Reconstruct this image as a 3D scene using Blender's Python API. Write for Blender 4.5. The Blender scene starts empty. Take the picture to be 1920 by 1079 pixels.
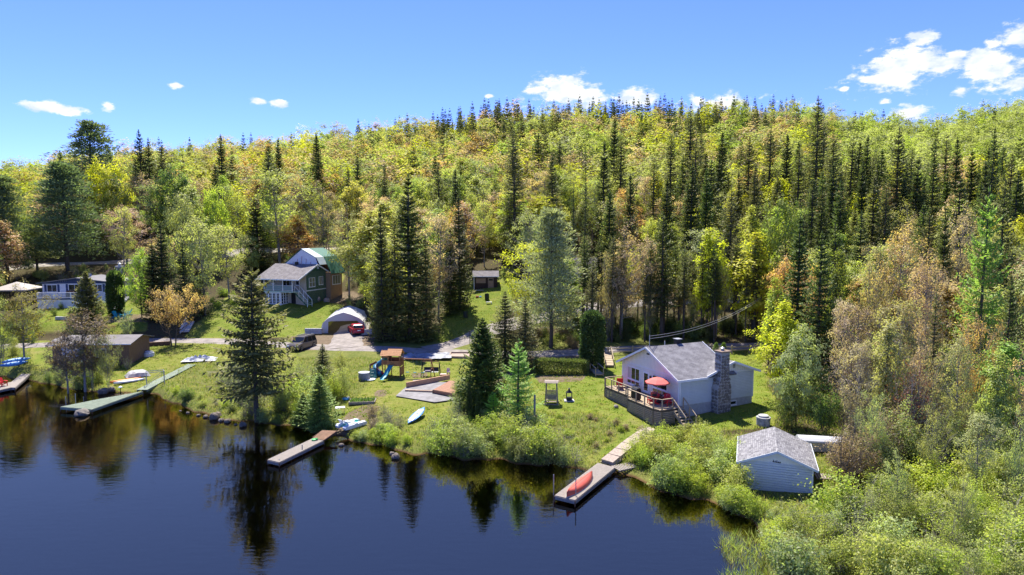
import bpy, math, random
import numpy as np
from mathutils import Vector, Matrix
scene = bpy.context.scene
COL = scene.collection
PI = math.pi
# ------------------------------------------------------------------ camera, sky, sun, exposure
F_PX, CAM_H = 1230.0, 18.5
PITCH = math.atan(110.0 / F_PX)
cd = bpy.data.cameras.new('camera')
cd.sensor_width = 36.0
cd.lens = 36.0 * F_PX / 1920.0
cd.clip_start = 0.5
cd.clip_end = 12000
cam = bpy.data.objects.new('camera', cd)
COL.objects.link(cam)
cam.location = (0, 0, CAM_H)
cam.rotation_euler = (PI / 2 - PITCH, 0, 0)
scene.camera = cam

SUN_AZ, SUN_EL = math.radians(-14), math.radians(59)       # azimuth from +Y towards +X
world = bpy.data.worlds.new('World')
scene.world = world
world.use_nodes = True
def build_world():
    nt = world.node_tree
    nt.nodes.clear()
    N, L = nt.nodes.new, nt.links.new
    out = N('ShaderNodeOutputWorld')
    bg = N('ShaderNodeBackground'); bg.inputs['Strength'].default_value = 0.15
    sky = N('ShaderNodeTexSky'); sky.sky_type = 'NISHITA'; sky.sun_disc = False
    sky.sun_elevation = SUN_EL; sky.sun_rotation = SUN_AZ
    sky.altitude = 400; sky.air_density = 0.7; sky.dust_density = 0.0; sky.ozone_density = 3.0
    tint = N('ShaderNodeMixRGB'); tint.blend_type = 'MULTIPLY'; tint.inputs[0].default_value = 1.0
    tint.inputs[2].default_value = (0.41, 0.475, 0.92, 1)
    L(sky.outputs[0], tint.inputs[1])
    # clouds: soft blobs given by azimuth and elevation, edges broken up with noise
    tc = N('ShaderNodeTexCoord')
    sep = N('ShaderNodeSeparateXYZ'); L(tc.outputs['Generated'], sep.inputs[0])
    def M(op, a, b=None):
        n = N('ShaderNodeMath'); n.operation = op
        for i, v in enumerate((a, b)):
            if v is None: continue
            if isinstance(v, (int, float)): n.inputs[i].default_value = v
            else: L(v, n.inputs[i])
        return n.outputs[0]
    az = M('ARCTAN2', sep.outputs[0], sep.outputs[1])
    el = M('ARCSINE', sep.outputs[2])
    comb = N('ShaderNodeCombineXYZ'); L(az, comb.inputs[0]); L(el, comb.inputs[1])
    noi = N('ShaderNodeTexNoise'); noi.inputs['Scale'].default_value = 16; noi.inputs['Detail'].default_value = 9
    noi.inputs['Roughness'].default_value = 0.62
    sc = N('ShaderNodeVectorMath'); sc.operation = 'MULTIPLY'; sc.inputs[1].default_value = (1, 1.9, 1)
    L(comb.outputs[0], sc.inputs[0]); L(sc.outputs[0], noi.inputs['Vector'])
    noi3 = N('ShaderNodeTexNoise'); noi3.inputs['Scale'].default_value = 52; noi3.inputs['Detail'].default_value = 7; noi3.inputs['Roughness'].default_value = .65; L(sc.outputs[0], noi3.inputs['Vector'])
    wig = M('ADD', M('MULTIPLY', M('SUBTRACT', noi.outputs[0], 0.5), 2.6), M('MULTIPLY', M('SUBTRACT', noi3.outputs[0], 0.5), 2.4))
    # (px, py, half width, half height) read off the sky, then more of the same all round
    cl = [(88, 199, 50, 7), (128, 208, 44, 6), (204, 202, 18, 8), (330, 161, 15, 5), (483, 190, 14, 5), (524, 194, 17, 6),
          (1045, 172, 62, 27), (1105, 185, 34, 22), (1005, 172, 26, 9), (1192, 181, 44, 18), (1360, 194, 72, 17), (1310, 190, 24, 12),
          (1690, 132, 95, 30), (1650, 148, 60, 14), (1770, 122, 60, 14), (1732, 70, 28, 12), (1795, 104, 28, 8),
          (1870, 138, 75, 26), (1850, 112, 70, 18), (1915, 68, 50, 18), (1862, 83, 20, 8), (1800, 173, 22, 9), (1700, 213, 36, 11),
          (2010, 120, 90, 30), (2200, 150, 110, 26), (-150, 190, 80, 15), (-420, 150, 120, 24), (915, 180, 8, 4), (1585, 166, 10, 4), (1660, 190, 14, 5)]
    dmin = None
    def blob(a, e, ra, re):
        n = N('ShaderNodeVectorMath'); n.operation = 'SUBTRACT'; n.inputs[1].default_value = (a, e, 0); L(comb.outputs[0], n.inputs[0])
        m = N('ShaderNodeVectorMath'); m.operation = 'MULTIPLY'; m.inputs[1].default_value = (1 / ra, 1 / re, 0); L(n.outputs[0], m.inputs[0])
        k = N('ShaderNodeVectorMath'); k.operation = 'LENGTH'; L(m.outputs[0], k.inputs[0])
        return k.outputs['Value']
    rr = random.Random(5)
    lst = []
    for (x, y, w, h) in cl:
        d = cam_dir(x, y)
        a = math.atan2(d[0], d[1]); e = math.asin(d[2] / math.sqrt(d[0]**2 + d[1]**2 + d[2]**2))
        s = F_PX * (1 + ((x - 960) / F_PX)**2)
        lst.append((a, e, 1.0 * w / s, 1.1 * h / F_PX))
    for i in range(5):
        lst.append((rr.choice((-1, 1)) * rr.uniform(0.85, 1.2), rr.uniform(0.1, 0.3), rr.uniform(.04, .1), rr.uniform(.012, .03)))
    for (a, e, ra, re) in lst:
        if a > PI: a -= 2 * PI
        d = blob(a, e, ra, re)
        dmin = d if dmin is None else M('MINIMUM', dmin, d)
    dens = N('ShaderNodeMapRange'); dens.interpolation_type = 'SMOOTHSTEP'
    dens.inputs[1].default_value = 1.12; dens.inputs[2].default_value = 0.42
    L(M('ADD', dmin, wig), dens.inputs[0])
    noi2 = N('ShaderNodeTexNoise'); noi2.inputs['Scale'].default_value = 34; noi2.inputs['Detail'].default_value = 5
    sc2 = N('ShaderNodeVectorMath'); sc2.operation = 'ADD'; sc2.inputs[1].default_value = (.0, .012, .3)
    L(sc.outputs[0], sc2.inputs[0]); L(sc2.outputs[0], noi2.inputs['Vector'])
    ramp = N('ShaderNodeValToRGB')
    ramp.color_ramp.elements[0].position = 0.36; ramp.color_ramp.elements[0].color = (2.3, 2.6, 3.2, 1)
    ramp.color_ramp.elements[1].position = 0.58; ramp.color_ramp.elements[1].color = (3.5, 3.5, 3.6, 1)
    L(noi2.outputs[0], ramp.inputs[0])
    mix = N('ShaderNodeMixRGB'); L(dens.outputs[0], mix.inputs[0]); L(tint.outputs[0], mix.inputs[1]); L(ramp.outputs[0], mix.inputs[2])
    L(tint.outputs[0], bg.inputs['Color'])
    bg2 = N('ShaderNodeBackground'); bg2.inputs['Strength'].default_value = bg.inputs['Strength'].default_value; L(mix.outputs[0], bg2.inputs['Color'])
    # the band of sky that holds clouds (elsewhere the cloud nodes need not be evaluated)
    band = M('MULTIPLY', M('MULTIPLY', M('LESS_THAN', M('ABSOLUTE', az), 1.35), M('LESS_THAN', el, 0.4)), M('GREATER_THAN', el, 0.0))
    ms = N('ShaderNodeMixShader'); L(band, ms.inputs[0]); L(bg.outputs[0], ms.inputs[1]); L(bg2.outputs[0], ms.inputs[2])
    L(ms.outputs[0], out.inputs['Surface'])
    world.cycles.sampling_method = 'MANUAL'; world.cycles.sample_map_resolution = 512
def cam_dir(px, py):
    a, b = (px - 960.0) / F_PX, (539.5 - py) / F_PX
    c, s = math.cos(PITCH), math.sin(PITCH)
    return np.array([a, c + b * s, -s + b * c])
build_world()
sl = bpy.data.lights.new('sun', 'SUN'); sl.energy = 4.6; sl.angle = math.radians(0.53); sl.color = (1.0, 0.95, 0.86)
sun = bpy.data.objects.new('sun', sl); COL.objects.link(sun)
sdir = Vector((math.sin(SUN_AZ) * math.cos(SUN_EL), math.cos(SUN_AZ) * math.cos(SUN_EL), math.sin(SUN_EL)))
sun.rotation_euler = (-sdir).to_track_quat('-Z', 'Y').to_euler()
sun.location = (0, 60, 120)
scene.view_settings.view_transform = 'Standard'
scene.view_settings.look = 'None'
scene.view_settings.exposure = 1.2
scene.view_settings.gamma = 1.0
scene.view_settings.use_curve_mapping = False
scene.cycles.max_bounces = 10
scene.cycles.diffuse_bounces = 7
scene.cycles.glossy_bounces = 3
scene.cycles.transmission_bounces = 4
scene.cycles.transparent_max_bounces = 6
scene.cycles.caustics_reflective = False
scene.cycles.caustics_refractive = False

# ------------------------------------------------------------------ the lie of the land
SHORE = [(-2600, 470), (-900, 640), (-400, 690), (0, 712), (60, 722), (130, 738), (200, 742), (280, 745), (300, 757), (350, 777), (400, 792), (440, 799), (500, 803), (560, 814),
         (600, 824), (640, 832), (700, 846), (760, 860), (850, 870), (950, 878), (1050, 888), (1120, 895), (1160, 900), (1200, 915),
         (1280, 945), (1380, 975), (1430, 995), (1452, 1040), (1456, 1090), (1470, 1150), (1520, 1300), (1700, 1600), (2000, 2100), (2600, 3000), (4200, 4000)]
SH_X = np.array([s[0] for s in SHORE], float)
SH_Z = np.array([F_PX * CAM_H / (s[1] - 430.0) for s in SHORE])
PROF = {
 -2500: [(60, .6), (84, 1.4), (98, 2.2), (110, 5), (140, 9), (200, 15), (260, 22), (360, 25), (700, 28)],
 0:    [(78, .5), (84, 1.2), (98, 2.2), (101, 4.0), (106, 4.6), (112, 5.6), (118, 6.4), (137, 10.6), (142, 11.2), (200, 23), (265, 33), (360, 35), (700, 36)],
 240:  [(78, .5), (84, 1.2), (98, 2.2), (101, 3.6), (106, 4.5), (112, 5.6), (118, 6.6), (137, 10.8), (142, 11.4), (200, 26), (280, 42), (360, 45), (700, 46)],
 480:  [(66, .5), (80, 1.3), (97, 2.2), (100, 2.4), (108, 3.8), (113, 5.3), (122, 6.2), (134, 10.4), (142, 12), (200, 28), (300, 48), (400, 51), (700, 52)],
 620:  [(60, .5), (72, 1.2), (94, 2.1), (101, 2.5), (110, 4.2), (114, 5.3), (122, 6.0), (140, 11.5), (200, 28), (300, 52), (400, 55), (700, 56)],
 760:  [(56, .5), (66, 1.2), (88, 2.0), (96, 2.2), (105, 4.0), (115, 6.0), (140, 12), (200, 28.5), (300, 57), (400, 60), (700, 61)],
 960:  [(53, .5), (62, 1.1), (76, 1.4), (92, 2.0), (97, 2.6), (115, 7.9), (140, 14), (200, 31), (320, 67), (420, 70), (700, 72)],
 1200: [(50, .5), (58, 1.3), (68, 1.7), (86, 2.4), (92, 2.8), (106, 5.6), (140, 13), (200, 31), (330, 69), (440, 73), (700, 74)],
 1440: [(44, .5), (52, 1.2), (60, 1.8), (85, 2.6), (106, 5), (140, 13), (200, 32), (340, 72), (440, 77), (700, 78)],
 1700: [(25, .5), (45, 1.1), (60, 2.0), (85, 3.8), (110, 7), (140, 13), (200, 29), (340, 64), (440, 69), (700, 70)],
 1920: [(20, .5), (45, 1.2), (60, 2.2), (85, 4.4), (110, 8), (140, 14), (200, 31), (360, 78), (460, 82), (700, 84)],
 4200: [(10, .5), (45, 1.2), (60, 2.2), (85, 4.4), (110, 8), (140, 14), (200, 31), (360, 78), (460, 82), (700, 84)],
}
PX_K = np.array(sorted(PROF), float)
_rs = np.random.RandomState(3)
_WV = [(_rs.uniform(.05, .6), _rs.uniform(0, 2 * PI), _rs.uniform(0, 2 * PI)) for _ in range(14)]
def ground_h(X, Y):
    X = np.atleast_1d(np.asarray(X, float)); Y = np.atleast_1d(np.asarray(Y, float))
    Yc = np.maximum(Y, 8.0)
    px = np.clip(960 + F_PX * X / Yc, -2500, 4200)
    vals = np.stack([np.interp(Yc, [p[0] for p in PROF[int(k)]], [p[1] for p in PROF[int(k)]]) for k in PX_K])
    i = np.clip(np.searchsorted(PX_K, px) - 1, 0, len(PX_K) - 2)
    t = (px - PX_K[i]) / (PX_K[i + 1] - PX_K[i])
    t = t * t * (3 - 2 * t)
    idx = np.arange(len(px))
    hp = vals[i, idx] * (1 - t) + vals[i + 1, idx] * t
    zs = np.interp(px, SH_X, SH_Z)
    wob = np.zeros_like(X)
    for (k, a, b) in _WV:
        wob += np.sin(k * (X * math.cos(a) + Y * math.sin(a)) + b) / (1 + 6 * k)
    d = Y - zs + 0.35 * np.sin(X * 1.3) + .2 * np.sin(X * 3.1 + 1)
    s = np.clip(d / 3.0, 0, 1); s = s * (2 - s)
    far = np.clip((Y - 110) / 80, 0, 1)
    h = hp * s + wob * (0.07 + .8 * far) * s
    return np.where(d < 0, np.maximum(-3.0, d * 0.30) - .03, np.maximum(h, 0.02))
def gh(x, y): return float(ground_h(x, y)[0])
def G(px, py, dz=0.0):
    """the point of the ground (raised by dz) that the ray through a pixel meets"""
    d = cam_dir(px, py)
    ts = np.linspace(15, 600, 4000)
    X, Y, Z = d[0] * ts, d[1] * ts, CAM_H + d[2] * ts
    below = Z < np.maximum(ground_h(X, Y), 0.0) + dz
    if not below.any(): return Vector((X[-1], Y[-1], Z[-1]))
    k = int(np.argmax(below))
    a, b = ts[max(k - 1, 0)], ts[k]
    for _ in range(12):
        m = (a + b) / 2
        if CAM_H + d[2] * m < max(gh(d[0] * m, d[1] * m), 0) + dz: b = m
        else: a = m
    return Vector((d[0] * b, d[1] * b, CAM_H + d[2] * b))
def P(px, py, z):
    d = cam_dir(px, py); t = (z - CAM_H) / d[2]
    return Vector((d[0] * t, d[1] * t, z))
def PY(px, py, Y):
    d = cam_dir(px, py); t = Y / d[1]
    return Vector((d[0] * t, Y, CAM_H + d[2] * t))
def to_px(X, Y, Z):
    c, s = math.cos(PITCH), math.sin(PITCH)
    dz = Z - CAM_H
    dep = np.maximum(Y * c - dz * s, .1)
    return 960 + F_PX * X / dep, 539.5 - F_PX * (Y * s + dz * c) / dep

# ------------------------------------------------------------------ helpers
def tag(o, label=None, cat=None, group=None, kind=None):
    if label: o['label'] = label
    if cat: o['category'] = cat
    if group: o['group'] = group
    if kind: o['kind'] = kind
    return o
def thing(name, label, cat, loc=(0, 0, 0), rz=0.0, group=None):
    o = bpy.data.objects.new(name, None); COL.objects.link(o)
    o.empty_display_size = 0.3
    o.location = loc; o.rotation_euler = (0, 0, rz)
    return tag(o, label, cat, group)
class MB:
    """collects faces of one mesh"""
    def __init__(s): s.v = []; s.f = []
    def add(s, vs, fs):
        n = len(s.v); s.v += [tuple(v) for v in vs]; s.f += [tuple(i + n for i in f) for f in fs]; return s
    def box(s, c, d, rz=0, rx=0, ry=0):
        m = Matrix.Translation(Vector(c)) @ Matrix.Rotation(rz, 4, 'Z') @ Matrix.Rotation(ry, 4, 'Y') @ Matrix.Rotation(rx, 4, 'X')
        vs = [m @ Vector((x * d[0] / 2, y * d[1] / 2, z * d[2] / 2)) for z in (-1, 1) for x, y in ((-1, -1), (1, -1), (1, 1), (-1, 1))]
        return s.add(vs, [(3, 2, 1, 0), (4, 5, 6, 7), (0, 1, 5, 4), (1, 2, 6, 5), (2, 3, 7, 6), (3, 0, 4, 7)])
    def bb(s, x0, x1, y0, y1, z0, z1):
        return s.box(((x0 + x1) / 2, (y0 + y1) / 2, (z0 + z1) / 2), (x1 - x0, y1 - y0, z1 - z0))
    def bar(s, a, b, w, h=None, roll=0):
        a, b = Vector(a), Vector(b); h = h or w; d = b - a
        q = d.to_track_quat('X', 'Z').to_matrix().to_4x4()
        m = Matrix.Translation((a + b) / 2) @ q @ Matrix.Rotation(roll, 4, 'X')
        L_ = d.length
        vs = [m @ Vector((x * L_ / 2, y * w / 2, z * h / 2)) for z in (-1, 1) for x, y in ((-1, -1), (1, -1), (1, 1), (-1, 1))]
        return s.add(vs, [(3, 2, 1, 0), (4, 5, 6, 7), (0, 1, 5, 4), (1, 2, 6, 5), (2, 3, 7, 6), (3, 0, 4, 7)])
    def tube(s, pts, r, n=8, cap=True):
        pts = [Vector(p) for p in pts]
        rs = r if isinstance(r, (list, tuple)) else [r] * len(pts)
        vs, fs = [], []
        up = None
        for i, p in enumerate(pts):
            t = (pts[min(i + 1, len(pts) - 1)] - pts[max(i - 1, 0)]).normalized()
            if up is None: up = Vector((0, 0, 1)) if abs(t.z) < .9 else Vector((1, 0, 0))
            a = t.cross(up).normalized(); b = a.cross(t).normalized(); up = b
            for k in range(n):
                an = 2 * PI * k / n
                vs.append(p + (a * math.cos(an) + b * math.sin(an)) * rs[i])
        for i in range(len(pts) - 1):
            for k in range(n):
                k2 = (k + 1) % n
                fs.append((i * n + k, i * n + k2, (i + 1) * n + k2, (i + 1) * n + k))
        if cap:
            fs.append(tuple(range(n - 1, -1, -1))); fs.append(tuple((len(pts) - 1) * n + k for k in range(n)))
        return s.add(vs, fs)
    def lathe(s, prof, n=20, c=(0, 0, 0)):
        vs, fs = [], []
        for (r, z) in prof:
            for k in range(n):
                a = 2 * PI * k / n
                vs.append((c[0] + r * math.cos(a), c[1] + r * math.sin(a), c[2] + z))
        for i in range(len(prof) - 1):
            for k in range(n):
                k2 = (k + 1) % n
                fs.append((i * n + k, i * n + k2, (i + 1) * n + k2, (i + 1) * n + k))
        fs.append(tuple(range(n - 1, -1, -1))); fs.append(tuple((len(prof) - 1) * n + k for k in range(n)))
        return s.add(vs, fs)
    def prism(s, poly, axis, a, b):
        """polygon given in the two other axes, extruded along axis from a to b"""
        def pt(p, t): return {'x': (t, p[0], p[1]), 'y': (p[0], t, p[1]), 'z': (p[0], p[1], t)}[axis]
        n = len(poly)
        vs = [pt(p, a) for p in poly] + [pt(p, b) for p in poly]
        fs = [tuple(range(n)), tuple(range(2 * n - 1, n - 1, -1))] + [(i, i + n, (i + 1) % n + n, (i + 1) % n) for i in range(n)]
        return s.add(vs, fs)
    def slab(s, q, t):
        """a plate of thickness t below the quad q"""
        q = [Vector(p) for p in q]
        nrm = (q[1] - q[0]).cross(q[2] - q[0]).normalized()
        lo = [p - nrm * t for p in q]; n = len(q)
        return s.add(q + lo, [tuple(range(n)), tuple(range(2 * n - 1, n - 1, -1))] + [(i, i + n, (i + 1) % n + n, (i + 1) % n) for i in range(n)])
    def build(s, name, mat, parent=None, smooth=False, fix=True):
        me = bpy.data.meshes.new(name)
        me.from_pydata(s.v, [], s.f)
        if fix:
            import bmesh
            bm = bmesh.new(); bm.from_mesh(me); bmesh.ops.recalc_face_normals(bm, faces=bm.faces); bm.to_mesh(me); bm.free()
        if smooth: me.polygons.foreach_set('use_smooth', [True] * len(me.polygons))
        me.materials.append(mat)
        o = bpy.data.objects.new(name, me); COL.objects.link(o)
        if parent is not None: o.parent = parent
        return o
def copy_tree(o, parent=None):
    c = o.copy(); COL.objects.link(c)
    if parent is not None: c.parent = parent
    for ch in list(o.children): copy_tree(ch, c)
    return c
def np_mesh(name, V, T, mat, smooth=False):
    """triangle mesh from numpy arrays"""
    V = np.asarray(V, np.float32); T = np.asarray(T, np.int32)
    me = bpy.data.meshes.new(name)
    me.vertices.add(len(V)); me.vertices.foreach_set('co', V.ravel())
    me.loops.add(T.size); me.loops.foreach_set('vertex_index', T.ravel())
    me.polygons.add(len(T)); me.polygons.foreach_set('loop_start', np.arange(0, T.size, T.shape[1], dtype=np.int32))
    me.polygons.foreach_set('use_smooth', np.full(len(T), smooth))
    me.update(calc_edges=True)
    if mat: me.materials.append(mat)
    return me
def add_obj(name, me, parent=None, loc=None):
    o = bpy.data.objects.new(name, me); COL.objects.link(o)
    if parent is not None: o.parent = parent
    if loc is not None: o.location = loc
    return o

# ------------------------------------------------------------------ materials
MATS = {}
def mat(name, col, rough=.7, metal=0.0, var=.0, vscale=4.0, bump=0.0, bscale=30.0, spec=.3, col2=None, stretch=(1, 1, 1), coord='Object', detail=4.0):
    """painted or raw surface whose colour wanders between col and col2 with the grain of a noise"""
    if name in MATS: return MATS[name]
    m = bpy.data.materials.new(name); m.use_nodes = True; MATS[name] = m
    nt = m.node_tree; N, L = nt.nodes.new, nt.links.new
    b = nt.nodes['Principled BSDF']
    b.inputs['Roughness'].default_value = rough; b.inputs['Metallic'].default_value = metal
    b.inputs['Specular IOR Level'].default_value = spec
    b.inputs['Base Color'].default_value = (*col, 1)
    tc = N('ShaderNodeTexCoord'); mp = N('ShaderNodeMapping'); mp.inputs['Scale'].default_value = stretch
    L(tc.outputs[coord], mp.inputs[0])
    if var > 0 or col2:
        n = N('ShaderNodeTexNoise'); n.inputs['Scale'].default_value = vscale; n.inputs['Detail'].default_value = detail; n.inputs['Roughness'].default_value = .62
        L(mp.outputs[0], n.inputs['Vector'])
        r = N('ShaderNodeValToRGB'); r.color_ramp.elements[0].position = .3; r.color_ramp.elements[1].position = .7
        c2 = col2 or tuple(min(1, c * (1 + var)) for c in col)
        c1 = col if col2 else tuple(c * (1 - var) for c in col)
        r.color_ramp.elements[0].color = (*c1, 1); r.color_ramp.elements[1].color = (*c2, 1)
        L(n.outputs[0], r.inputs[0]); L(r.outputs[0], b.inputs['Base Color'])
    if bump > 0:
        n = N('ShaderNodeTexNoise'); n.inputs['Scale'].default_value = bscale; n.inputs['Detail'].default_value = 5
        L(mp.outputs[0], n.inputs['Vector'])
        bp = N('ShaderNodeBump'); bp.inputs['Strength'].default_value = bump; bp.inputs['Distance'].default_value = .03
        L(n.outputs[0], bp.inputs['Height']); L(bp.outputs[0], b.inputs['Normal'])
    return m
def shingle_mat(name, c1, c2, c3, w=.32, h=.15):
    """asphalt shingles: courses of tabs in three greys, in the plane's own UV (metres)"""
    if name in MATS: return MATS[name]
    m = bpy.data.materials.new(name); m.use_nodes = True; MATS[name] = m
    nt = m.node_tree; N, L = nt.nodes.new, nt.links.new
    b = nt.nodes['Principled BSDF']; b.inputs['Roughness'].default_value = .9; b.inputs['Specular IOR Level'].default_value = .15
    uv = N('ShaderNodeUVMap')
    br = N('ShaderNodeTexBrick'); br.inputs['Scale'].default_value = 1.0
    br.inputs['Brick Width'].default_value = w; br.inputs['Row Height'].default_value = h
    br.inputs['Mortar Size'].default_value = .008; br.inputs['Bias'].default_value = 0.0
    br.inputs['Color1'].default_value = (*c1, 1); br.inputs['Color2'].default_value = (*c2, 1); br.inputs['Mortar'].default_value = (*[c * .5 for c in c1], 1)
    L(uv.outputs[0], br.inputs['Vector'])
    n = N('ShaderNodeTexNoise'); n.inputs['Scale'].default_value = 1.3; n.inputs['Detail'].default_value = 6; L(uv.outputs[0], n.inputs['Vector'])
    mx = N('ShaderNodeMixRGB'); mx.inputs[2].default_value = (*c3, 1)
    r = N('ShaderNodeMapRange'); r.inputs[1].default_value = .42; r.inputs[2].default_value = .7; r.inputs[4].default_value = .75
    L(n.outputs[0], r.inputs[0]); L(r.outputs[0], mx.inputs[0]); L(br.outputs['Color'], mx.inputs[1])
    L(mx.outputs[0], b.inputs['Base Color'])
    bp = N('ShaderNodeBump'); bp.inputs['Strength'].default_value = .5; bp.inputs['Distance'].default_value = .02
    L(br.outputs['Fac'], bp.inputs['Height']); bp.invert = True; L(bp.outputs[0], b.inputs['Normal'])
    return m
def glass_mat():
    if 'glass' in MATS: return MATS['glass']
    m = bpy.data.materials.new('window_glass'); m.use_nodes = True; MATS['glass'] = m
    b = m.node_tree.nodes['Principled BSDF']
    b.inputs['Base Color'].default_value = (.015, .018, .02, 1); b.inputs['Roughness'].default_value = .04; b.inputs['Specular IOR Level'].default_value = .6
    return m
def leaf_mat(name, source='object', trans=.42, var=.35, gloss=.06, hue=.03):
    """thin leaves: the tree's own colour, each leaf a little different, light shining through"""
    if name in MATS: return MATS[name]
    m = bpy.data.materials.new(name); m.use_nodes = True; MATS[name] = m
    nt = m.node_tree; nt.nodes.clear(); N, L = nt.nodes.new, nt.links.new
    out = N('ShaderNodeOutputMaterial')
    if source == 'object':
        oi = N('ShaderNodeObjectInfo'); base = oi.outputs['Color']
    else:
        at = N('ShaderNodeAttribute'); at.attribute_name = 'tint'; base = at.outputs['Color']
    ge = N('ShaderNodeNewGeometry')
    hs = N('ShaderNodeHueSaturation')
    mr = N('ShaderNodeMapRange'); mr.inputs[3].default_value = 1 - var; mr.inputs[4].default_value = 1 + var
    L(ge.outputs['Random Per Island'], mr.inputs[0]); L(mr.outputs[0], hs.inputs['Value'])
    wn = N('ShaderNodeTexWhiteNoise'); wn.noise_dimensions = '1D'; L(ge.outputs['Random Per Island'], wn.inputs['W'])
    m2 = N('ShaderNodeMapRange'); m2.inputs[3].default_value = .5 - hue; m2.inputs[4].default_value = .5 + hue
    L(wn.outputs['Value'], m2.inputs[0]); L(m2.outputs[0], hs.inputs['Hue']); L(base, hs.inputs['Color'])
    df = N('ShaderNodeBsdfDiffuse'); tr = N('ShaderNodeBsdfTranslucent'); gl = N('ShaderNodeBsdfGlossy'); gl.inputs['Roughness'].default_value = .5
    L(hs.outputs[0], df.inputs[0])
    tm = N('ShaderNodeMixRGB'); tm.blend_type = 'MULTIPLY'; tm.inputs[0].default_value = 1; tm.inputs[2].default_value = (1.08, 1.2, .65, 1)
    L(hs.outputs[0], tm.inputs[1]); L(tm.outputs[0], tr.inputs[0])
    mx = N('ShaderNodeMixShader'); mx.inputs[0].default_value = trans; L(df.outputs[0], mx.inputs[1]); L(tr.outputs[0], mx.inputs[2])
    mg = N('ShaderNodeMixShader'); mg.inputs[0].default_value = gloss; L(mx.outputs[0], mg.inputs[1]); L(gl.outputs[0], mg.inputs[2])
    L(mg.outputs[0], out.inputs['Surface'])
    return m
# ------------------------------------------------------------------ ground, lake, roads
def pip(px, py, poly):
    inside = np.zeros(px.shape, bool)
    n = len(poly); j = n - 1
    for i in range(n):
        xi, yi = poly[i]; xj, yj = poly[j]
        c = ((yi > py) != (yj > py)) & (px < (xj - xi) * (py - yi) / (yj - yi + 1e-9) + xi)
        inside ^= c; j = i
    return inside
LAWNS = [[(985, 735), (1000, 700), (1110, 700), (1150, 680), (1165, 730), (1130, 740), (1190, 780), (1240, 805), (1170, 845), (1125, 868), (1090, 868), (1180, 805), (1120, 775), (1000, 772)],
         [(1280, 800), (1300, 780), (1420, 700), (1460, 760), (1450, 800), (1330, 805)], [(1360, 655), (1430, 655), (1440, 720), (1350, 700)],
         [(1115, 690), (1180, 665), (1180, 720), (1130, 715)],
         [(345, 632), (430, 555), (490, 570), (600, 560), (645, 575), (610, 615), (570, 632), (360, 635)],
         [(820, 640), (845, 560), (880, 530), (960, 500), (975, 545), (940, 600), (880, 625), (830, 645)],
         [(50, 620), (80, 560), (160, 560), (230, 560), (275, 580), (275, 620), (220, 625), (80, 620)],
         [(60, 640), (115, 640), (100, 690), (60, 690)], [(50, 425), (115, 405), (120, 440), (50, 450)], [(445, 315), (475, 310), (485, 340), (445, 345)],
         [(590, 490), (640, 500), (640, 530), (600, 535)]]
YARDS = [[(690, 720), (720, 668), (900, 668), (905, 760), (835, 795), (770, 812), (735, 790), (670, 790), (640, 780)],
         [(190, 720), (225, 670), (290, 650), (395, 645), (420, 670), (330, 690), (300, 715), (250, 735), (200, 740)],
         [(350, 640), (560, 650), (560, 690), (420, 680)]]
DIRT = [[(625, 815), (650, 775), (700, 755), (715, 765), (668, 800), (640, 825)], [(180, 606), (200, 592), (285, 588), (292, 604)],
        [(545, 630), (700, 630), (700, 648), (545, 660)], [(860, 770), (1000, 660), (1100, 650), (1100, 670), (1000, 676)],
        [(600, 560), (660, 545), (680, 560), (620, 570)], [(1002, 704), (1098, 704), (1090, 716), (1010, 718)], [(700, 735), (722, 730), (725, 742), (705, 745)], [(770, 700), (800, 698), (800, 708), (772, 710)], [(1200, 795), (1228, 806), (1205, 822), (1180, 832)]]
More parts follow.
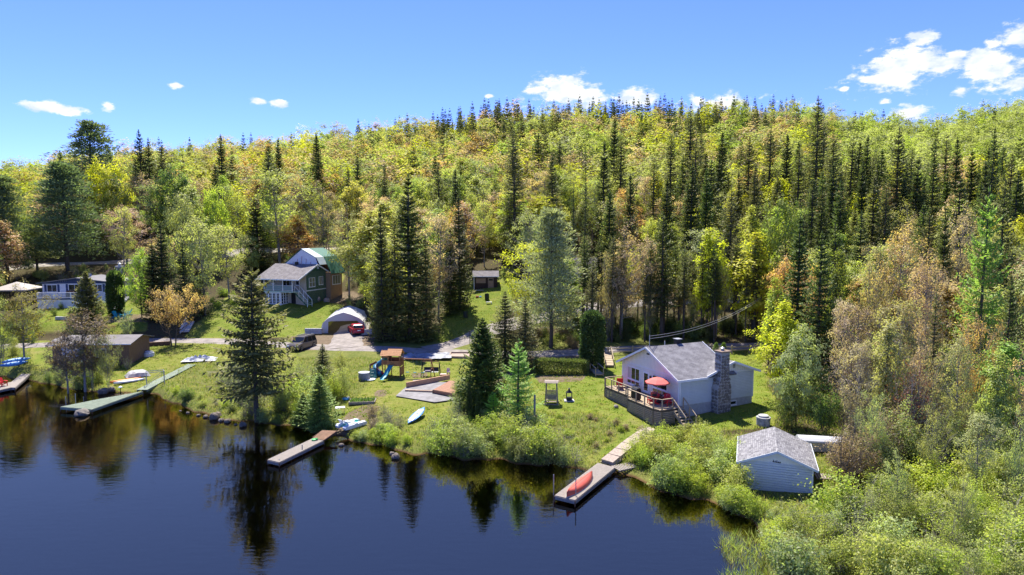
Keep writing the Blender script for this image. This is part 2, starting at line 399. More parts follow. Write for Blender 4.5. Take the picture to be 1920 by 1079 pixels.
def build_ground():
    rows = [-60, -20, 5, 14]
    y = 18.0
    while y < 420:
        rows.append(y); y += 0.42 + max(0, y - 60) * .009
    rows += [440, 480, 540, 620, 700, 900, 1300, 2000, 3500]
    rows = np.array(rows)
    us = np.concatenate([np.linspace(-3.2, -.86, 50)[:-1], np.linspace(-.86, .86, 380), np.linspace(.86, 3.2, 50)[1:]])
    U, Yg = np.meshgrid(us, rows)
    X = U * np.maximum(Yg, 42)
    Z = ground_h(X.ravel(), Yg.ravel()).reshape(X.shape)
    V = np.stack([X, Yg, Z], -1).reshape(-1, 3)
    R, C = X.shape
    i = np.arange((R - 1) * (C - 1)); r = i // (C - 1); c = i % (C - 1)
    a = r * C + c
    T = np.stack([a, a + 1, a + C + 1, a + C], 1)
    px, py = to_px(V[:, 0], V[:, 1], V[:, 2])
    ok = V[:, 1] > 20
    zone = np.zeros((len(V), 4), np.float32); zone[:, 3] = 1
    for p in LAWNS: zone[pip(px, py, p) & ok, 0] = 1
    for p in YARDS: zone[pip(px, py, p) & ok, 0] = .55
    mead = (((V[:, 1] < 96) & (px < 1330)) | (V[:, 1] < 54)) & ok
    zone[mead, 1] = 1
    for p in DIRT: zone[pip(px, py, p) & ok, 2] = 1
    z3 = zone.reshape(R, C, 4)
    for _ in range(2):                               # soften the borders
        z3[1:-1, 1:-1, :3] = (z3[1:-1, 1:-1, :3] * 2 + z3[:-2, 1:-1, :3] + z3[2:, 1:-1, :3] + z3[1:-1, :-2, :3] + z3[1:-1, 2:, :3]) / 6
    m = bpy.data.materials.new('ground'); m.use_nodes = True
    nt = m.node_tree; N, L = nt.nodes.new, nt.links.new
    b = nt.nodes['Principled BSDF']; b.inputs['Roughness'].default_value = .95; b.inputs['Specular IOR Level'].default_value = .1
    tc = N('ShaderNodeTexCoord')
    def noise(s, d=6, r=.6):
        n = N('ShaderNodeTexNoise'); n.inputs['Scale'].default_value = s; n.inputs['Detail'].default_value = d; n.inputs['Roughness'].default_value = r
        L(tc.outputs['Object'], n.inputs['Vector']); return n.outputs[0]
    def ramp(fac, stops):
        r = N('ShaderNodeValToRGB'); e = r.color_ramp.elements
        while len(e) < len(stops): e.new(.5)
        for k, (p, c) in enumerate(stops): e[k].position = p; e[k].color = (*c, 1)
        L(fac, r.inputs[0]); return r.outputs[0]
    def mix(f, a, c2, bt='MIX'):
        n = N('ShaderNodeMixRGB'); n.blend_type = bt
        if isinstance(f, float): n.inputs[0].default_value = f
        else: L(f, n.inputs[0])
        L(a, n.inputs[1]); L(c2, n.inputs[2]); return n.outputs[0]
    def edge(val, nz, lo=.38, hi=.62):
        ad = N('ShaderNodeMath'); ad.operation = 'MULTIPLY_ADD'; L(nz, ad.inputs[0]); ad.inputs[1].default_value = .5; L(val, ad.inputs[2])
        mr = N('ShaderNodeMapRange'); mr.inputs[1].default_value = lo + .25; mr.inputs[2].default_value = hi + .25; L(ad.outputs[0], mr.inputs[0]); return mr.outputs[0]
    at = N('ShaderNodeAttribute'); at.attribute_name = 'zone'
    sp = N('ShaderNodeSeparateColor'); L(at.outputs['Color'], sp.inputs[0])
    n1, n2, n3 = noise(.5), noise(3.5, 8, .7), noise(14, 4, .7)
    n4 = noise(.11, 3)
    floor = ramp(n2, [(.3, (.035, .026, .014)), (.5, (.075, .055, .028)), (.62, (.06, .075, .02)), (.75, (.13, .10, .05))])
    mead = ramp(n2, [(.28, (.06, .07, .015)), (.46, (.115, .135, .025)), (.6, (.20, .19, .055)), (.74, (.27, .22, .10))])
    mead2 = ramp(n1, [(.35, (.07, .11, .015)), (.6, (.17, .17, .045))])
    mead = mix(.5, mead, mead2)
    lawn = ramp(n1, [(.30, (.10, .15, .018)), (.48, (.16, .195, .026)), (.60, (.22, .22, .05)), (.72, (.27, .22, .09))])
    lawn2 = ramp(n2, [(.33, (.05, .085, .012)), (.5, (.13, .175, .022)), (.62, (.19, .21, .035)), (.76, (.29, .235, .10))])
    lawn = mix(.5, lawn, lawn2)
    yard = mix(.55, ramp(n1, [(.33, (.11, .16, .02)), (.52, (.20, .21, .04)), (.70, (.28, .22, .09))]), ramp(n2, [(.33, (.07, .10, .015)), (.55, (.19, .20, .035)), (.72, (.30, .23, .10))]))
    dirt = ramp(n2, [(.3, (.10, .075, .045)), (.7, (.22, .165, .11))])
    bed = ramp(n1, [(.35, (.06, .032, .014)), (.65, (.13, .075, .032))])
    lawny = mix(edge(sp.outputs[0], n2, .62, .95), yard, lawn)
    c = mix(edge(sp.outputs[1], n1), floor, mead)
    c = mix(edge(sp.outputs[0], n1, .15, .4), c, lawny)
    c = mix(edge(sp.outputs[2], n2, .3, .6), c, dirt)
    g = ramp(n3, [(.3, (.72, .72, .72)), (.7, (1.25, 1.25, 1.25))])
    c = mix(1.0, c, g, 'MULTIPLY')
    # wet brown margin and lake bed; bed colour darkens with depth, standing in for light the water absorbs
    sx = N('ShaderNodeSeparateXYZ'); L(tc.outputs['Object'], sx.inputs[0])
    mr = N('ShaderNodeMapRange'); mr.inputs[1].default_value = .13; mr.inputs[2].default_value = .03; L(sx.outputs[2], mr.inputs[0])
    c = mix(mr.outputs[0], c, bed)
    depth_mud = N('ShaderNodeRGB'); depth_mud.outputs[0].default_value = (.032, .022, .013, 1)
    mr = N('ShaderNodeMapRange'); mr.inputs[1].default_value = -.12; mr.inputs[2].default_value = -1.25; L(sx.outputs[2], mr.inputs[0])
    c = mix(mr.outputs[0], c, depth_mud.outputs[0])
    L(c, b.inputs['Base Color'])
    bp = N('ShaderNodeBump'); bp.inputs['Strength'].default_value = .8; bp.inputs['Distance'].default_value = .12
    L(n2, bp.inputs['Height']); L(bp.outputs[0], b.inputs['Normal'])
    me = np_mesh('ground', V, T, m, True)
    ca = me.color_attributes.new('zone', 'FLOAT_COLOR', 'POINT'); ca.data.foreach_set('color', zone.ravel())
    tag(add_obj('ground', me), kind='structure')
    # water
    w = bpy.data.materials.new('lake_water'); w.use_nodes = True
    nt = w.node_tree; nt.nodes.clear(); N, L = nt.nodes.new, nt.links.new
    out = N('ShaderNodeOutputMaterial'); tc = N('ShaderNodeTexCoord')
    tr = N('ShaderNodeBsdfTransparent'); tr.inputs[0].default_value = (.50, .30, .17, 1)
    gl = N('ShaderNodeBsdfGlossy'); gl.inputs['Roughness'].default_value = .02; gl.inputs[0].default_value = (1, .78, .50, 1)
    fr = N('ShaderNodeFresnel'); fr.inputs[0].default_value = 2.7
    n1 = N('ShaderNodeTexNoise'); n1.inputs['Scale'].default_value = 1.5; n1.inputs['Detail'].default_value = 4; n1.inputs['Roughness'].default_value = .55
    mp = N('ShaderNodeMapping'); mp.inputs['Scale'].default_value = (.55, 1.5, 1); L(tc.outputs['Object'], mp.inputs[0]); L(mp.outputs[0], n1.inputs['Vector'])
    n0 = N('ShaderNodeTexNoise'); n0.inputs['Scale'].default_value = .12; L(tc.outputs['Object'], n0.inputs['Vector'])
    mr = N('ShaderNodeMapRange'); mr.inputs[1].default_value = .35; mr.inputs[2].default_value = .65; mr.inputs[3].default_value = .25; mr.inputs[4].default_value = 1.0; L(n0.outputs[0], mr.inputs[0])
    mu = N('ShaderNodeMath'); mu.operation = 'MULTIPLY'; L(n1.outputs[0], mu.inputs[0]); L(mr.outputs[0], mu.inputs[1])
    bp = N('ShaderNodeBump'); bp.inputs['Strength'].default_value = .26; bp.inputs['Distance'].default_value = .05
    L(mu.outputs[0], bp.inputs['Height']); L(bp.outputs[0], gl.inputs['Normal']); L(bp.outputs[0], fr.inputs['Normal'])
    mx = N('ShaderNodeMixShader'); L(fr.outputs[0], mx.inputs[0]); L(tr.outputs[0], mx.inputs[1]); L(gl.outputs[0], mx.inputs[2])
    L(mx.outputs[0], out.inputs['Surface'])
    o = MB().add([(-2500, -2500, 0), (2500, -2500, 0), (2500, 150, 0), (-2500, 150, 0)], [(0, 1, 2, 3)]).build('lake_water', w, fix=False)
    tag(o, kind='structure')
    o = MB().add([(-2500, -2500, -3.3), (2500, -2500, -3.3), (2500, 150, -3.3), (-2500, 150, -3.3)], [(0, 1, 2, 3)]).build('lake_bed', mat('depth_dark_mud', (.032, .022, .013), .9), fix=False)  # same depth-darkened colour, absorption of the water put into it
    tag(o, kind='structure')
build_ground()

def ribbon(name, pts, width, m, dz=.08, across=6, step=.7, kind='structure'):
    """a strip laid over the ground along world points"""
    P_ = [Vector((p[0], p[1], 0)) for p in pts]
    # smooth the line
    for _ in range(3):
        Q = [P_[0]]
        for a, b in zip(P_, P_[1:]): Q += [a * .75 + b * .25, a * .25 + b * .75]
        P_ = Q + [P_[-1]]
    dens = []
    for a, b in zip(P_, P_[1:]):
        k = max(1, int((b - a).length / step))
        dens += [a.lerp(b, j / k) for j in range(k)]
    dens.append(P_[-1])
    V, F = [], []
    for i, p in enumerate(dens):
        t = (dens[min(i + 2, len(dens) - 1)] - dens[max(i - 2, 0)]).normalized()
        n = Vector((-t.y, t.x, 0))
        wv = width if not callable(width) else width(i / (len(dens) - 1))
        wv *= 1 + .06 * math.sin(i * .35) + .04 * math.sin(i * .9 + 1)
        for k in range(across + 1):
            q = p + n * (k / across - .5) * wv
            V.append((q.x, q.y, 0))
    V = np.array(V); V[:, 2] = ground_h(V[:, 0], V[:, 1]) + dz
    e = np.arange(len(V)) % (across + 1); V[(e == 0) | (e == across), 2] -= dz * 1.3
    A = across + 1
    T = [(i * A + k, i * A + k + 1, (i + 1) * A + k + 1, (i + 1) * A + k) for i in range(len(dens) - 1) for k in range(across)]
    o = add_obj(name, np_mesh(name, V, T, m, True))
    return tag(o, kind=kind)
GRAVEL = mat('gravel', (.165, .145, .125), .95, var=.3, vscale=1.1, bump=.5, bscale=12, col2=(.33, .29, .26), detail=9)
def gl(pts): return [G(*p) for p in pts]
ribbon('road', gl([(-60, 652), (60, 648), (170, 645), (270, 639), (420, 639), (540, 648), (640, 653), (760, 657), (850, 660), (940, 664), (1010, 664), (1100, 660), (1220, 654), (1300, 652), (1400, 650), (1480, 648)]), 3.6, GRAVEL)
ribbon('driveway', gl([(800, 656), (850, 646), (890, 630), (960, 607), (1060, 585), (1150, 572), (1250, 566), (1350, 560), (1450, 562)]), 4.0, GRAVEL, dz=.13)
ribbon('shelter_apron', gl([(645, 654), (650, 640), (655, 628), (668, 608)]), 5.2, GRAVEL, dz=.12)
ribbon('upper_road', gl([(-150, 522), (-60, 512), (0, 504), (100, 497), (230, 491), (330, 484), (450, 474), (540, 471), (640, 468), (760, 466)]), 4.0, mat('pale_gravel', (.30, .27, .235), .95, var=.2, vscale=1.2), dz=.15)
# ------------------------------------------------------------------ trees and bushes
LEAF = leaf_mat('leaves', 'object', .55, .22, .02, .012)
NEEDLE = leaf_mat('needles', 'object', .38, .4, .02, .015)
LEAF_STUFF = leaf_mat('leaves_of_the_wood', 'attr', .55, .13, .015, .006)
BARK = mat('bark', (.10, .08, .06), .95, var=.4, vscale=6, stretch=(3, 3, .6), bump=.6, bscale=20)
BARK_PALE = mat('pale_bark', (.26, .235, .20), .95, var=.35, vscale=6, stretch=(3, 3, .8), bump=.4, bscale=20)
BARK_DARK = mat('dark_bark', (.055, .042, .032), .95, var=.4, vscale=6, stretch=(3, 3, .6))
class TM:
    """triangle soup for one kind of tree: leaf diamonds and limb tubes"""
    def __init__(s, seed): s.r = np.random.RandomState(seed); s.lv, s.wv, s.wt, s.nw = [], [], [], 0
    def diamonds(s, c, d, n, ln, wd):
        """flat leaves: centre base c, direction d, side vector n, length, width (all arrays)"""
        d = d / (np.linalg.norm(d, axis=1, keepdims=True) + 1e-9)
        sd = np.cross(d, n); sd /= (np.linalg.norm(sd, axis=1, keepdims=True) + 1e-9)
        ln = np.broadcast_to(ln, (len(c),))[:, None]; wd = np.broadcast_to(wd, (len(c),))[:, None]
        a, b = c, c + d * ln
        mid = c + d * ln * .45
        s.lv.append(np.stack([a, mid + sd * wd / 2, b, mid - sd * wd / 2], 1))
    def tube(s, pts, rad, n=5):
        pts = np.asarray(pts, float); m = len(pts)
        t = np.gradient(pts, axis=0); t /= (np.linalg.norm(t, axis=1, keepdims=True) + 1e-9)
        ref = np.where(np.abs(t[:, 2:3]) < .9, np.array([[0, 0, 1.]]), np.array([[1., 0, 0]]))
        a = np.cross(t, ref); a /= np.linalg.norm(a, axis=1, keepdims=True); b = np.cross(a, t)
        an = np.arange(n) * 2 * PI / n
        rad = np.asarray(rad, float).reshape(-1, 1, 1)
        ring = pts[:, None] + (a[:, None] * np.cos(an)[None, :, None] + b[:, None] * np.sin(an)[None, :, None]) * rad
        s.wv.append(ring.reshape(-1, 3))
        i = np.arange((m - 1) * n); r = i // n; k = i % n; k2 = (k + 1) % n
        q = np.stack([r * n + k, r * n + k2, (r + 1) * n + k2, (r + 1) * n + k], 1) + s.nw
        s.wt.append(q); s.nw += m * n
    def leaf_mesh(s, name, m):
        L4 = np.concatenate(s.lv) if s.lv else np.zeros((0, 4, 3))
        return np_mesh(name, L4.reshape(-1, 3), np.arange(len(L4) * 4).reshape(-1, 4), m)
    def wood_mesh(s, name, m): return np_mesh(name, np.concatenate(s.wv), np.concatenate(s.wt), m, True)
def spruce_tm(seed, H, R, bare=.08, whorls=46, per=6, droop=.35, ragged=.3, leaf=.16, power=.85, stations=6, frond=.42, top_r=.05):
    t = TM(seed); r = t.r
    zz = np.linspace(0, H, 9)
    sway = np.cumsum(r.normal(0, .012, (9, 2)) * H / 9, 0); sway[0] = 0
    tr = H * .0125 * (1 - zz / H) ** .9 + .02
    t.tube(np.c_[sway, zz], tr, 7)
    for w in range(whorls):
        f = (w + r.uniform(-.4, .4)) / whorls
        f = min(max(f, 0), 1)
        z = H * (bare + (1 - bare) * f * .985)
        Lm = R * (1 - f) ** power * (1 if f > .12 else .72 + f * 2.3) + top_r
        sx, sy = np.interp(z, zz, sway[:, 0]), np.interp(z, zz, sway[:, 1])
        a0 = r.uniform(0, 2 * PI)
        nb = per if f < .85 else max(3, per - 2)
        for k in range(nb):
            if r.rand() < .07 * (1 + ragged): continue
            L = Lm * (1 + r.uniform(-ragged, ragged * .6))
            a = a0 + 2 * PI * (k + r.uniform(-.3, .3)) / nb
            el = .55 * f - droop * (1 - f) + r.uniform(-.12, .12)
            d = np.array([math.cos(a), math.sin(a), 0])
            s = np.linspace(.12, 1, stations)
            pts = np.array([sx, sy, z]) + d * (s * L)[:, None]
            pts[:, 2] += L * (math.sin(el) * s - .18 * (1 - f) * s * (1 - s) * 2 + .10 * s ** 3)
            if L > .8: t.tube(np.r_[[[sx, sy, z]], pts[[1, -1]]], [.012 * L + .008, .008 * L, .003], 3)
            tan = np.gradient(pts, axis=0)
            side = np.cross(tan, [0, 0, 1.]); side /= np.linalg.norm(side, axis=1, keepdims=True) + 1e-9
            for sg in (-1, 1):
                dd = tan / np.linalg.norm(tan, axis=1, keepdims=True) * .75 + side * sg * r.uniform(.6, 1.1, (stations, 1)) + np.array([0, 0, -.22]) + r.normal(0, .12, (stations, 3))
                ln = (frond * L * (1.08 - s * .75) + .10) * r.uniform(.7, 1.25, stations)
                nn = np.c_[r.normal(0, .45, (stations, 2)), np.ones(stations)]
                t.diamonds(pts, dd, nn, ln, np.minimum(leaf * (.8 + .5 * r.rand(stations)), ln * .6) + .02)
            dn = np.c_[r.normal(0, .35, (stations, 2)), -np.ones(stations) * .8] + tan * .8                 # hanging twigs
            t.diamonds(pts, dn, side, (.16 * L + .1) * r.uniform(.6, 1.2, stations), leaf * .9)
            t.diamonds(pts[-1:], tan[-1:] + np.array([[0, 0, .02]]), np.array([[0, 0, 1.]]), np.array([.22 * L + .1]), np.array([leaf]))
    t.diamonds(np.array([[sway[-1, 0], sway[-1, 1], H * .97]] * 3), np.array([[0, 0, 1.], [.2, 0, 1], [-.1, .2, 1]]), np.array([[1., 0, 0], [0, 1, 0], [1, 1, 0]]), H * .035, leaf * .6)
    return t
def pine_tm(seed, H, R, bare=.25, tufts=150, leaf=.09, flat=.5, blades=26, open_=.0):
    """white pine: long level limbs carrying flat plumes of soft needles"""
    t = TM(seed); r = t.r
    zz = np.linspace(0, H * .97, 8); t.tube(np.c_[np.cumsum(r.normal(0, .05, (8, 2)), 0), zz], H * .016 * (1 - zz / H) ** .8 + .02, 8)
    nb = int(tufts / 3.2)
    for i in range(nb):
        f = i / nb
        z = H * (bare + (1 - bare) * f)
        prof = (1.0 if f > .2 else .7 + 1.5 * f) * (1 - f * .97) ** .62
        L = R * prof * r.uniform(.45, 1.15) + .35
        a = i * 2.4 + r.uniform(-.5, .5)
        el = .02 + .5 * f + r.uniform(-.14, .14)
        s = np.linspace(0, 1, 5)
        d = np.array([math.cos(a), math.sin(a)])
        pts = np.c_[np.outer(s * L * math.cos(el), d), z + L * math.sin(el) * s + .08 * L * np.sin(s * 5)]
        t.tube(pts, .02 * L * (1 - s) + .012, 4)
        for q in (.45, .62, .78, .9, 1.0):
            if r.rand() < .12 + open_: continue
            c = np.array([np.interp(q, s, pts[:, k]) for k in range(3)]) + r.normal(0, .10 * L + .05, 3) * [1, 1, .4]
            n = int(blades * r.uniform(.7, 1.3))
            off = r.normal(0, 1, (n, 3)) * [.16 * L + .22, .16 * L + .22, .10 + .03 * L]
            dr = off + np.array([d[0], d[1], .0]) * .5 + np.array([0, 0, .55]) + r.normal(0, .3, (n, 3))
            t.diamonds(c + off, dr, r.normal(0, 1, (n, 3)), r.uniform(.3, .62, n), leaf * r.uniform(.8, 1.6, n))
    return t
def broad_tm(seed, H, W, bare=.28, clumps=70, leaves=55, leaf=.26, spread=.62, lean=.0, twigs=3, crown='round', stems=1, ragged=.25, trunk=.014, coh=.3):
    """broadleaf tree: limbs reaching out to clumps of leaves spread unevenly through the crown"""
    t = TM(seed); r = t.r
    zc = H * bare
    st = []
    for k in range(stems):
        a = r.uniform(0, 2 * PI); sp = (0 if stems == 1 else W * .16)
        b0 = np.array([math.cos(a), math.sin(a)]) * sp * .3; b1 = np.array([math.cos(a), math.sin(a)]) * sp * 2 + r.normal(0, .03 * H, 2) + [lean * H, 0]
        s = np.linspace(0, 1, 7)
        pts = np.c_[b0 + np.outer(s ** 1.3, b1 - b0) + np.cumsum(r.normal(0, .006 * H, (7, 2)), 0) * s[:, None], s * H * .93]
        t.tube(pts, H * trunk / math.sqrt(stems) * (1 - s * .93) + .01, 7)
        st.append((s, pts))
    lob = [(r.uniform(0, 2 * PI), r.uniform(-.5, 1), r.uniform(.1, ragged + .1)) for _ in range(7)]
    for i in range(clumps):
        while True:
            v = r.normal(0, 1, 3); v /= np.linalg.norm(v)
            q = r.uniform(.30, 1) ** .5
            e = 1 + sum(am * math.cos(math.atan2(v[1], v[0]) - a) * (1 if abs(v[2] - zz) < .5 else .2) for a, zz, am in lob)
            if crown == 'round': rad = W / 2 * e
            elif crown == 'cone': rad = W / 2 * e * (1.0 - .42 * (v[2] * q + 1) / 2 * 1.3)
            else: rad = W / 2 * e * (1 + .25 * v[2])
            c = np.array([v[0] * rad * q, v[1] * rad * q, zc + (H - zc) * (.5 + .5 * v[2] * q * (.93 + .1 * e))])
            if c[2] > .3: break
        s, pts = st[i % stems]
        c[0] += np.interp(c[2] / H, s, pts[:, 0]); c[1] += np.interp(c[2] / H, s, pts[:, 1])
        hz = max(.12 * H, min(c[2] - .45 * math.hypot(c[0], c[1]) - .05 * H, .8 * H))
        p0 = np.array([np.interp(hz / H, s, pts[:, k]) for k in (0, 1)] + [hz])
        mid = p0 * .5 + c * .5 + np.array([0, 0, -.06 * H * r.rand()]) + r.normal(0, .02 * H, 3)
        lr = H * trunk * .30 * (1 - .6 * hz / H)
        t.tube(np.array([p0, p0 * .75 + mid * .25 + r.normal(0, .008 * H, 3), mid, mid * .4 + c * .6 + r.normal(0, .01 * H, 3), c]), [lr, lr * .8, lr * .6, lr * .4, .008], 4)
        sp = spread * r.uniform(.7, 1.3)
        for k in range(twigs):
            tp = c + r.normal(0, sp * .9, 3) + [0, 0, .2 * sp]
            t.tube(np.array([mid * .35 + c * .65, c * .5 + tp * .5 + r.normal(0, .05, 3), tp]), [lr * .35, .010, .005], 3)
        n = int(leaves * r.uniform(.5, 1.4))
        if n:
            off = r.normal(0, 1, (n, 3)) * [sp, sp, sp * .62]
            nr = off / sp * .4 + (c - [0, 0, zc + (H - zc) * .3]) / W * 1.5 + [0, 0, .55] + r.normal(0, coh, (n, 3))
            t.diamonds(c + off, np.cross(nr, r.normal(0, 1, (n, 3))), nr, leaf * r.uniform(.65, 1.35, n), leaf * .8 * r.uniform(.65, 1.2, n))
    return t
def bush_tm(seed, H, W, stems=14, leaves=1600, leaf=.11, bare=.1, wood=.012, upright=.5):
    t = TM(seed); r = t.r
    per = max(1, leaves // (stems * 8))
    for k in range(stems):
        a = r.uniform(0, 2 * PI); o = r.uniform(0, 1) ** .6
        tip = np.array([math.cos(a) * o * W / 2, math.sin(a) * o * W / 2, H * (1 - .45 * o ** 2) * r.uniform(.7, 1.05)])
        b = tip * [.25, .25, 0]
        s = np.linspace(0, 1, 5)
        pts = b + (tip - b) * np.c_[s ** (1 + upright), s ** (1 + upright), s] + r.normal(0, .03 * H, (5, 3)) * np.sin(s * 3)[:, None]
        t.tube(pts, wood * (1.1 - s), 4)
        for j in range(8):
            q = r.uniform(bare, 1)
            c = np.array([np.interp(q, s, pts[:, m]) for m in range(3)])
            sub = c + r.normal(0, 1, 3) * [.12 * W, .12 * W, .10 * H] + [0, 0, .06 * H]
            t.tube(np.array([c, sub]), [wood * .5, wood * .2], 3)
            n = max(1, int(per * r.uniform(.4, 1.6)))
            off = r.normal(0, 1, (n, 3)) * [.06 * W, .06 * W, .05 * H]
            nr = off / (.06 * W) * .5 + sub / W * [1, 1, .5] + [0, 0, .35] + r.normal(0, .4, (n, 3))
            t.diamonds(sub + off, np.cross(nr, r.normal(0, 1, (n, 3))), nr, leaf * r.uniform(.6, 1.35, n), leaf * .75 * r.uniform(.7, 1.2, n))
    return t
def solid_tm(seed, shape, dims, n=4200, leaf=.11):
    """clipped evergreen: leaves packed in the skin of a box, a column or a ball"""
    t = TM(seed); r = t.r; w, d, h = dims
    if shape == 'box':
        p = r.uniform(-1, 1, (n, 3)); ax = r.choice(3, n, p=[.18, .42, .40]); p[np.arange(n), ax] = np.sign(p[np.arange(n), ax]); p[p[:, 2] == -1, 2] = 1
        nr = np.zeros((n, 3)); nr[np.arange(n), ax] = p[np.arange(n), ax]
        q = p * [w / 2, d / 2, h / 2] + [0, 0, h / 2]
        t.tube(np.array([[-w * .35, 0, 0], [-w * .35, 0, h * .8]]), [.04, .02], 5)
        core = [w * .93, d * .78, h * .93]
    else:
        a = r.uniform(0, 2 * PI, n); z = r.uniform(0, 1, n)
        if shape == 'column': rr = np.where(z < .8, .86 + .14 * np.sin(z * 3.5), 1 * np.sqrt(np.clip(1 - ((z - .8) / .2) ** 2, 0, 1)) * .96)
        elif shape == 'spire': rr = np.clip((1 - z) ** .7, 0, 1)
        else: rr = np.sqrt(np.clip(1 - (2 * z - 1) ** 2, 0, 1)) * .97 + .02
        rr = rr * (1 + .05 * np.sin(a * 3 + z * 9) + .05 * np.sin(a * 5 - z * 14))
        q = np.c_[np.cos(a) * rr * w / 2, np.sin(a) * rr * d / 2, z * h]; nr = np.c_[np.cos(a), np.sin(a), (2 * z - 1) * .6]
        core = None
    t.tube(np.array([[0, 0, 0], [0, 0, h * .85]]), [.07, .02], 6)
    q = q + r.normal(0, .05, q.shape) - nr * r.uniform(0, .16, (n, 1)) * min(w, d)
    t.diamonds(q, nr * .8 + r.normal(0, .5, (n, 3)) + [0, 0, .5], r.normal(0, 1, (n, 3)), leaf * r.uniform(.7, 1.6, n), leaf * .6 * r.uniform(.7, 1.3, n))
    return t
PROTO = {}
def proto(kind, tm, H, W, lm, wm):
    q = np.concatenate(tm.lv).reshape(-1, 3)
    if kind != 'cedar_hedge': H = float(np.percentile(q[:, 2], 99.7)); W = 2 * float(np.percentile(np.hypot(q[:, 0], q[:, 1]), 99))
    PROTO.setdefault(kind, []).append((tm.leaf_mesh('crown', lm), tm.wood_mesh('trunk', wm), H, W))
for k in range(3): proto('spruce', spruce_tm(10 + k, 16, 3.0, .05, 50, 6, .38, .28), 16, 6.0, NEEDLE, BARK)
for k in range(3): proto('fir', spruce_tm(20 + k, 14, 1.75, .03, 52, 6, .15, .24, leaf=.15, power=.75), 14, 3.5, NEEDLE, BARK)
for k in range(3): proto('lean_spruce', spruce_tm(30 + k, 20, 2.1, .22, 44, 5, .30, .45, leaf=.17, power=.6, stations=5), 20, 4.2, NEEDLE, BARK)
for k in range(2): proto('big_spruce', spruce_tm(40 + k, 24, 3.7, .10, 52, 6, .30, .38, leaf=.2, power=.72), 24, 7.4, NEEDLE, BARK)
for k in range(2): proto('pole_spruce', spruce_tm(36 + k, 17, 1.7, .5, 26, 5, .2, .4, leaf=.17, power=.6, stations=5), 17, 3.4, NEEDLE, BARK)
proto('lake_spruce', spruce_tm(53, 14.5, 3.1, .22, 42, 6, .22, .55, leaf=.18, power=.66, stations=8, frond=.36), 14.5, 6.2, NEEDLE, BARK)
proto('yard_fir', spruce_tm(54, 9, 2.6, .02, 46, 8, .22, .16, leaf=.15, power=.8, stations=7), 9, 5.2, NEEDLE, BARK)
proto('larch', spruce_tm(55, 10, 2.3, .05, 36, 5, .02, .35, leaf=.10, power=.8, stations=8, frond=.34), 10, 4.6, LEAF, BARK)
for k in range(2): proto('pine', pine_tm(60 + k, 17, 4.6, .16, 250, .12, blades=44), 17, 9.2, NEEDLE, BARK)
proto('open_pine', pine_tm(63, 20, 5.0, .30, 230, .13, blades=34, open_=.1), 20, 10, NEEDLE, BARK)
for k in range(3): proto('round', broad_tm(70 + k, 12, 8.5, .14, 120, 58, .36, .48, ragged=.4), 12, 8.5, LEAF, BARK)
for k in range(3): proto('tall', broad_tm(80 + k, 16, 7.5, .18, 120, 50, .37, .50, crown='cone', ragged=.4), 16, 7.5, LEAF, BARK)
for k in range(3): proto('sparse', broad_tm(90 + k, 14, 8, .26, 110, 40, .27, .46, twigs=4, ragged=.4), 14, 8, LEAF, BARK_PALE)
for k in range(2): proto('multi', broad_tm(100 + k, 11, 8, .22, 104, 42, .25, .46, stems=4, twigs=4, ragged=.4), 11, 8, LEAF, BARK_PALE)
proto('umbrella', broad_tm(110, 6, 6.4, .34, 110, 46, .19, .32, stems=2, crown='vase', ragged=.15, trunk=.026), 6, 6.4, LEAF, BARK)
proto('bare', broad_tm(113, 6, 5, .28, 60, 2, .10, .5, twigs=7, ragged=.4, trunk=.02, stems=2), 6, 5, LEAF, BARK)
for k in range(4): proto('bush', bush_tm(120 + k, 2.4, 2.8, 20, 3300, .125), 2.4, 2.8, LEAF, BARK_DARK)
for k in range(3): proto('alder', bush_tm(130 + k, 4.2, 3.4, 22, 4200, .135, bare=.2, wood=.02), 4.2, 3.4, LEAF, BARK)
for k in range(2): proto('twiggy', bush_tm(140 + k, 2.0, 2.2, 26, 420, .09, wood=.011), 2.0, 2.2, LEAF, BARK_PALE)
for k in range(2): proto('twiggy_tall', bush_tm(145 + k, 5.5, 4.0, 36, 2300, .13, wood=.024, bare=.15), 5.5, 4.0, LEAF, BARK_PALE)
proto('cedar_column', solid_tm(150, 'column', (2.2, 2.2, 5.2), 15000, .17), 5.2, 2.2, NEEDLE, BARK)
proto('cedar_ball', solid_tm(151, 'ball', (1.2, 1.2, 1.9), 3000, .12), 1.9, 1.2, NEEDLE, BARK)
proto('cedar_spire', solid_tm(153, 'spire', (1.0, 1.0, 3.2), 3500, .13), 3.2, 1.0, NEEDLE, BARK)
proto('cedar_hedge', solid_tm(152, 'box', (6.2, 1.1, 1.6), 17000, .13), 1.6, 6.2, NEEDLE, BARK)
TR = random.Random(11)
def plant(name, kind, loc, H, W, col, label, cat, group=None, variant=None, rz=None, sink=.08):
    pr = PROTO[kind]; cm, tm_, h0, w0 = pr[TR.randrange(len(pr)) if variant is None else variant % len(pr)]
    e = thing(name, label, cat, (loc[0], loc[1], loc[2] - sink), TR.uniform(0, 2 * PI) if rz is None else rz, group)
    e.scale = (W / w0, W / w0, H / h0)
    t = add_obj('trunk', tm_, e); c = add_obj('crown', cm, e)
    v = TR.uniform(.88, 1.14)
    c.color = (col[0] * v * TR.uniform(.95, 1.06), col[1] * v, col[2] * v * TR.uniform(.85, 1.15), 1)
    return e
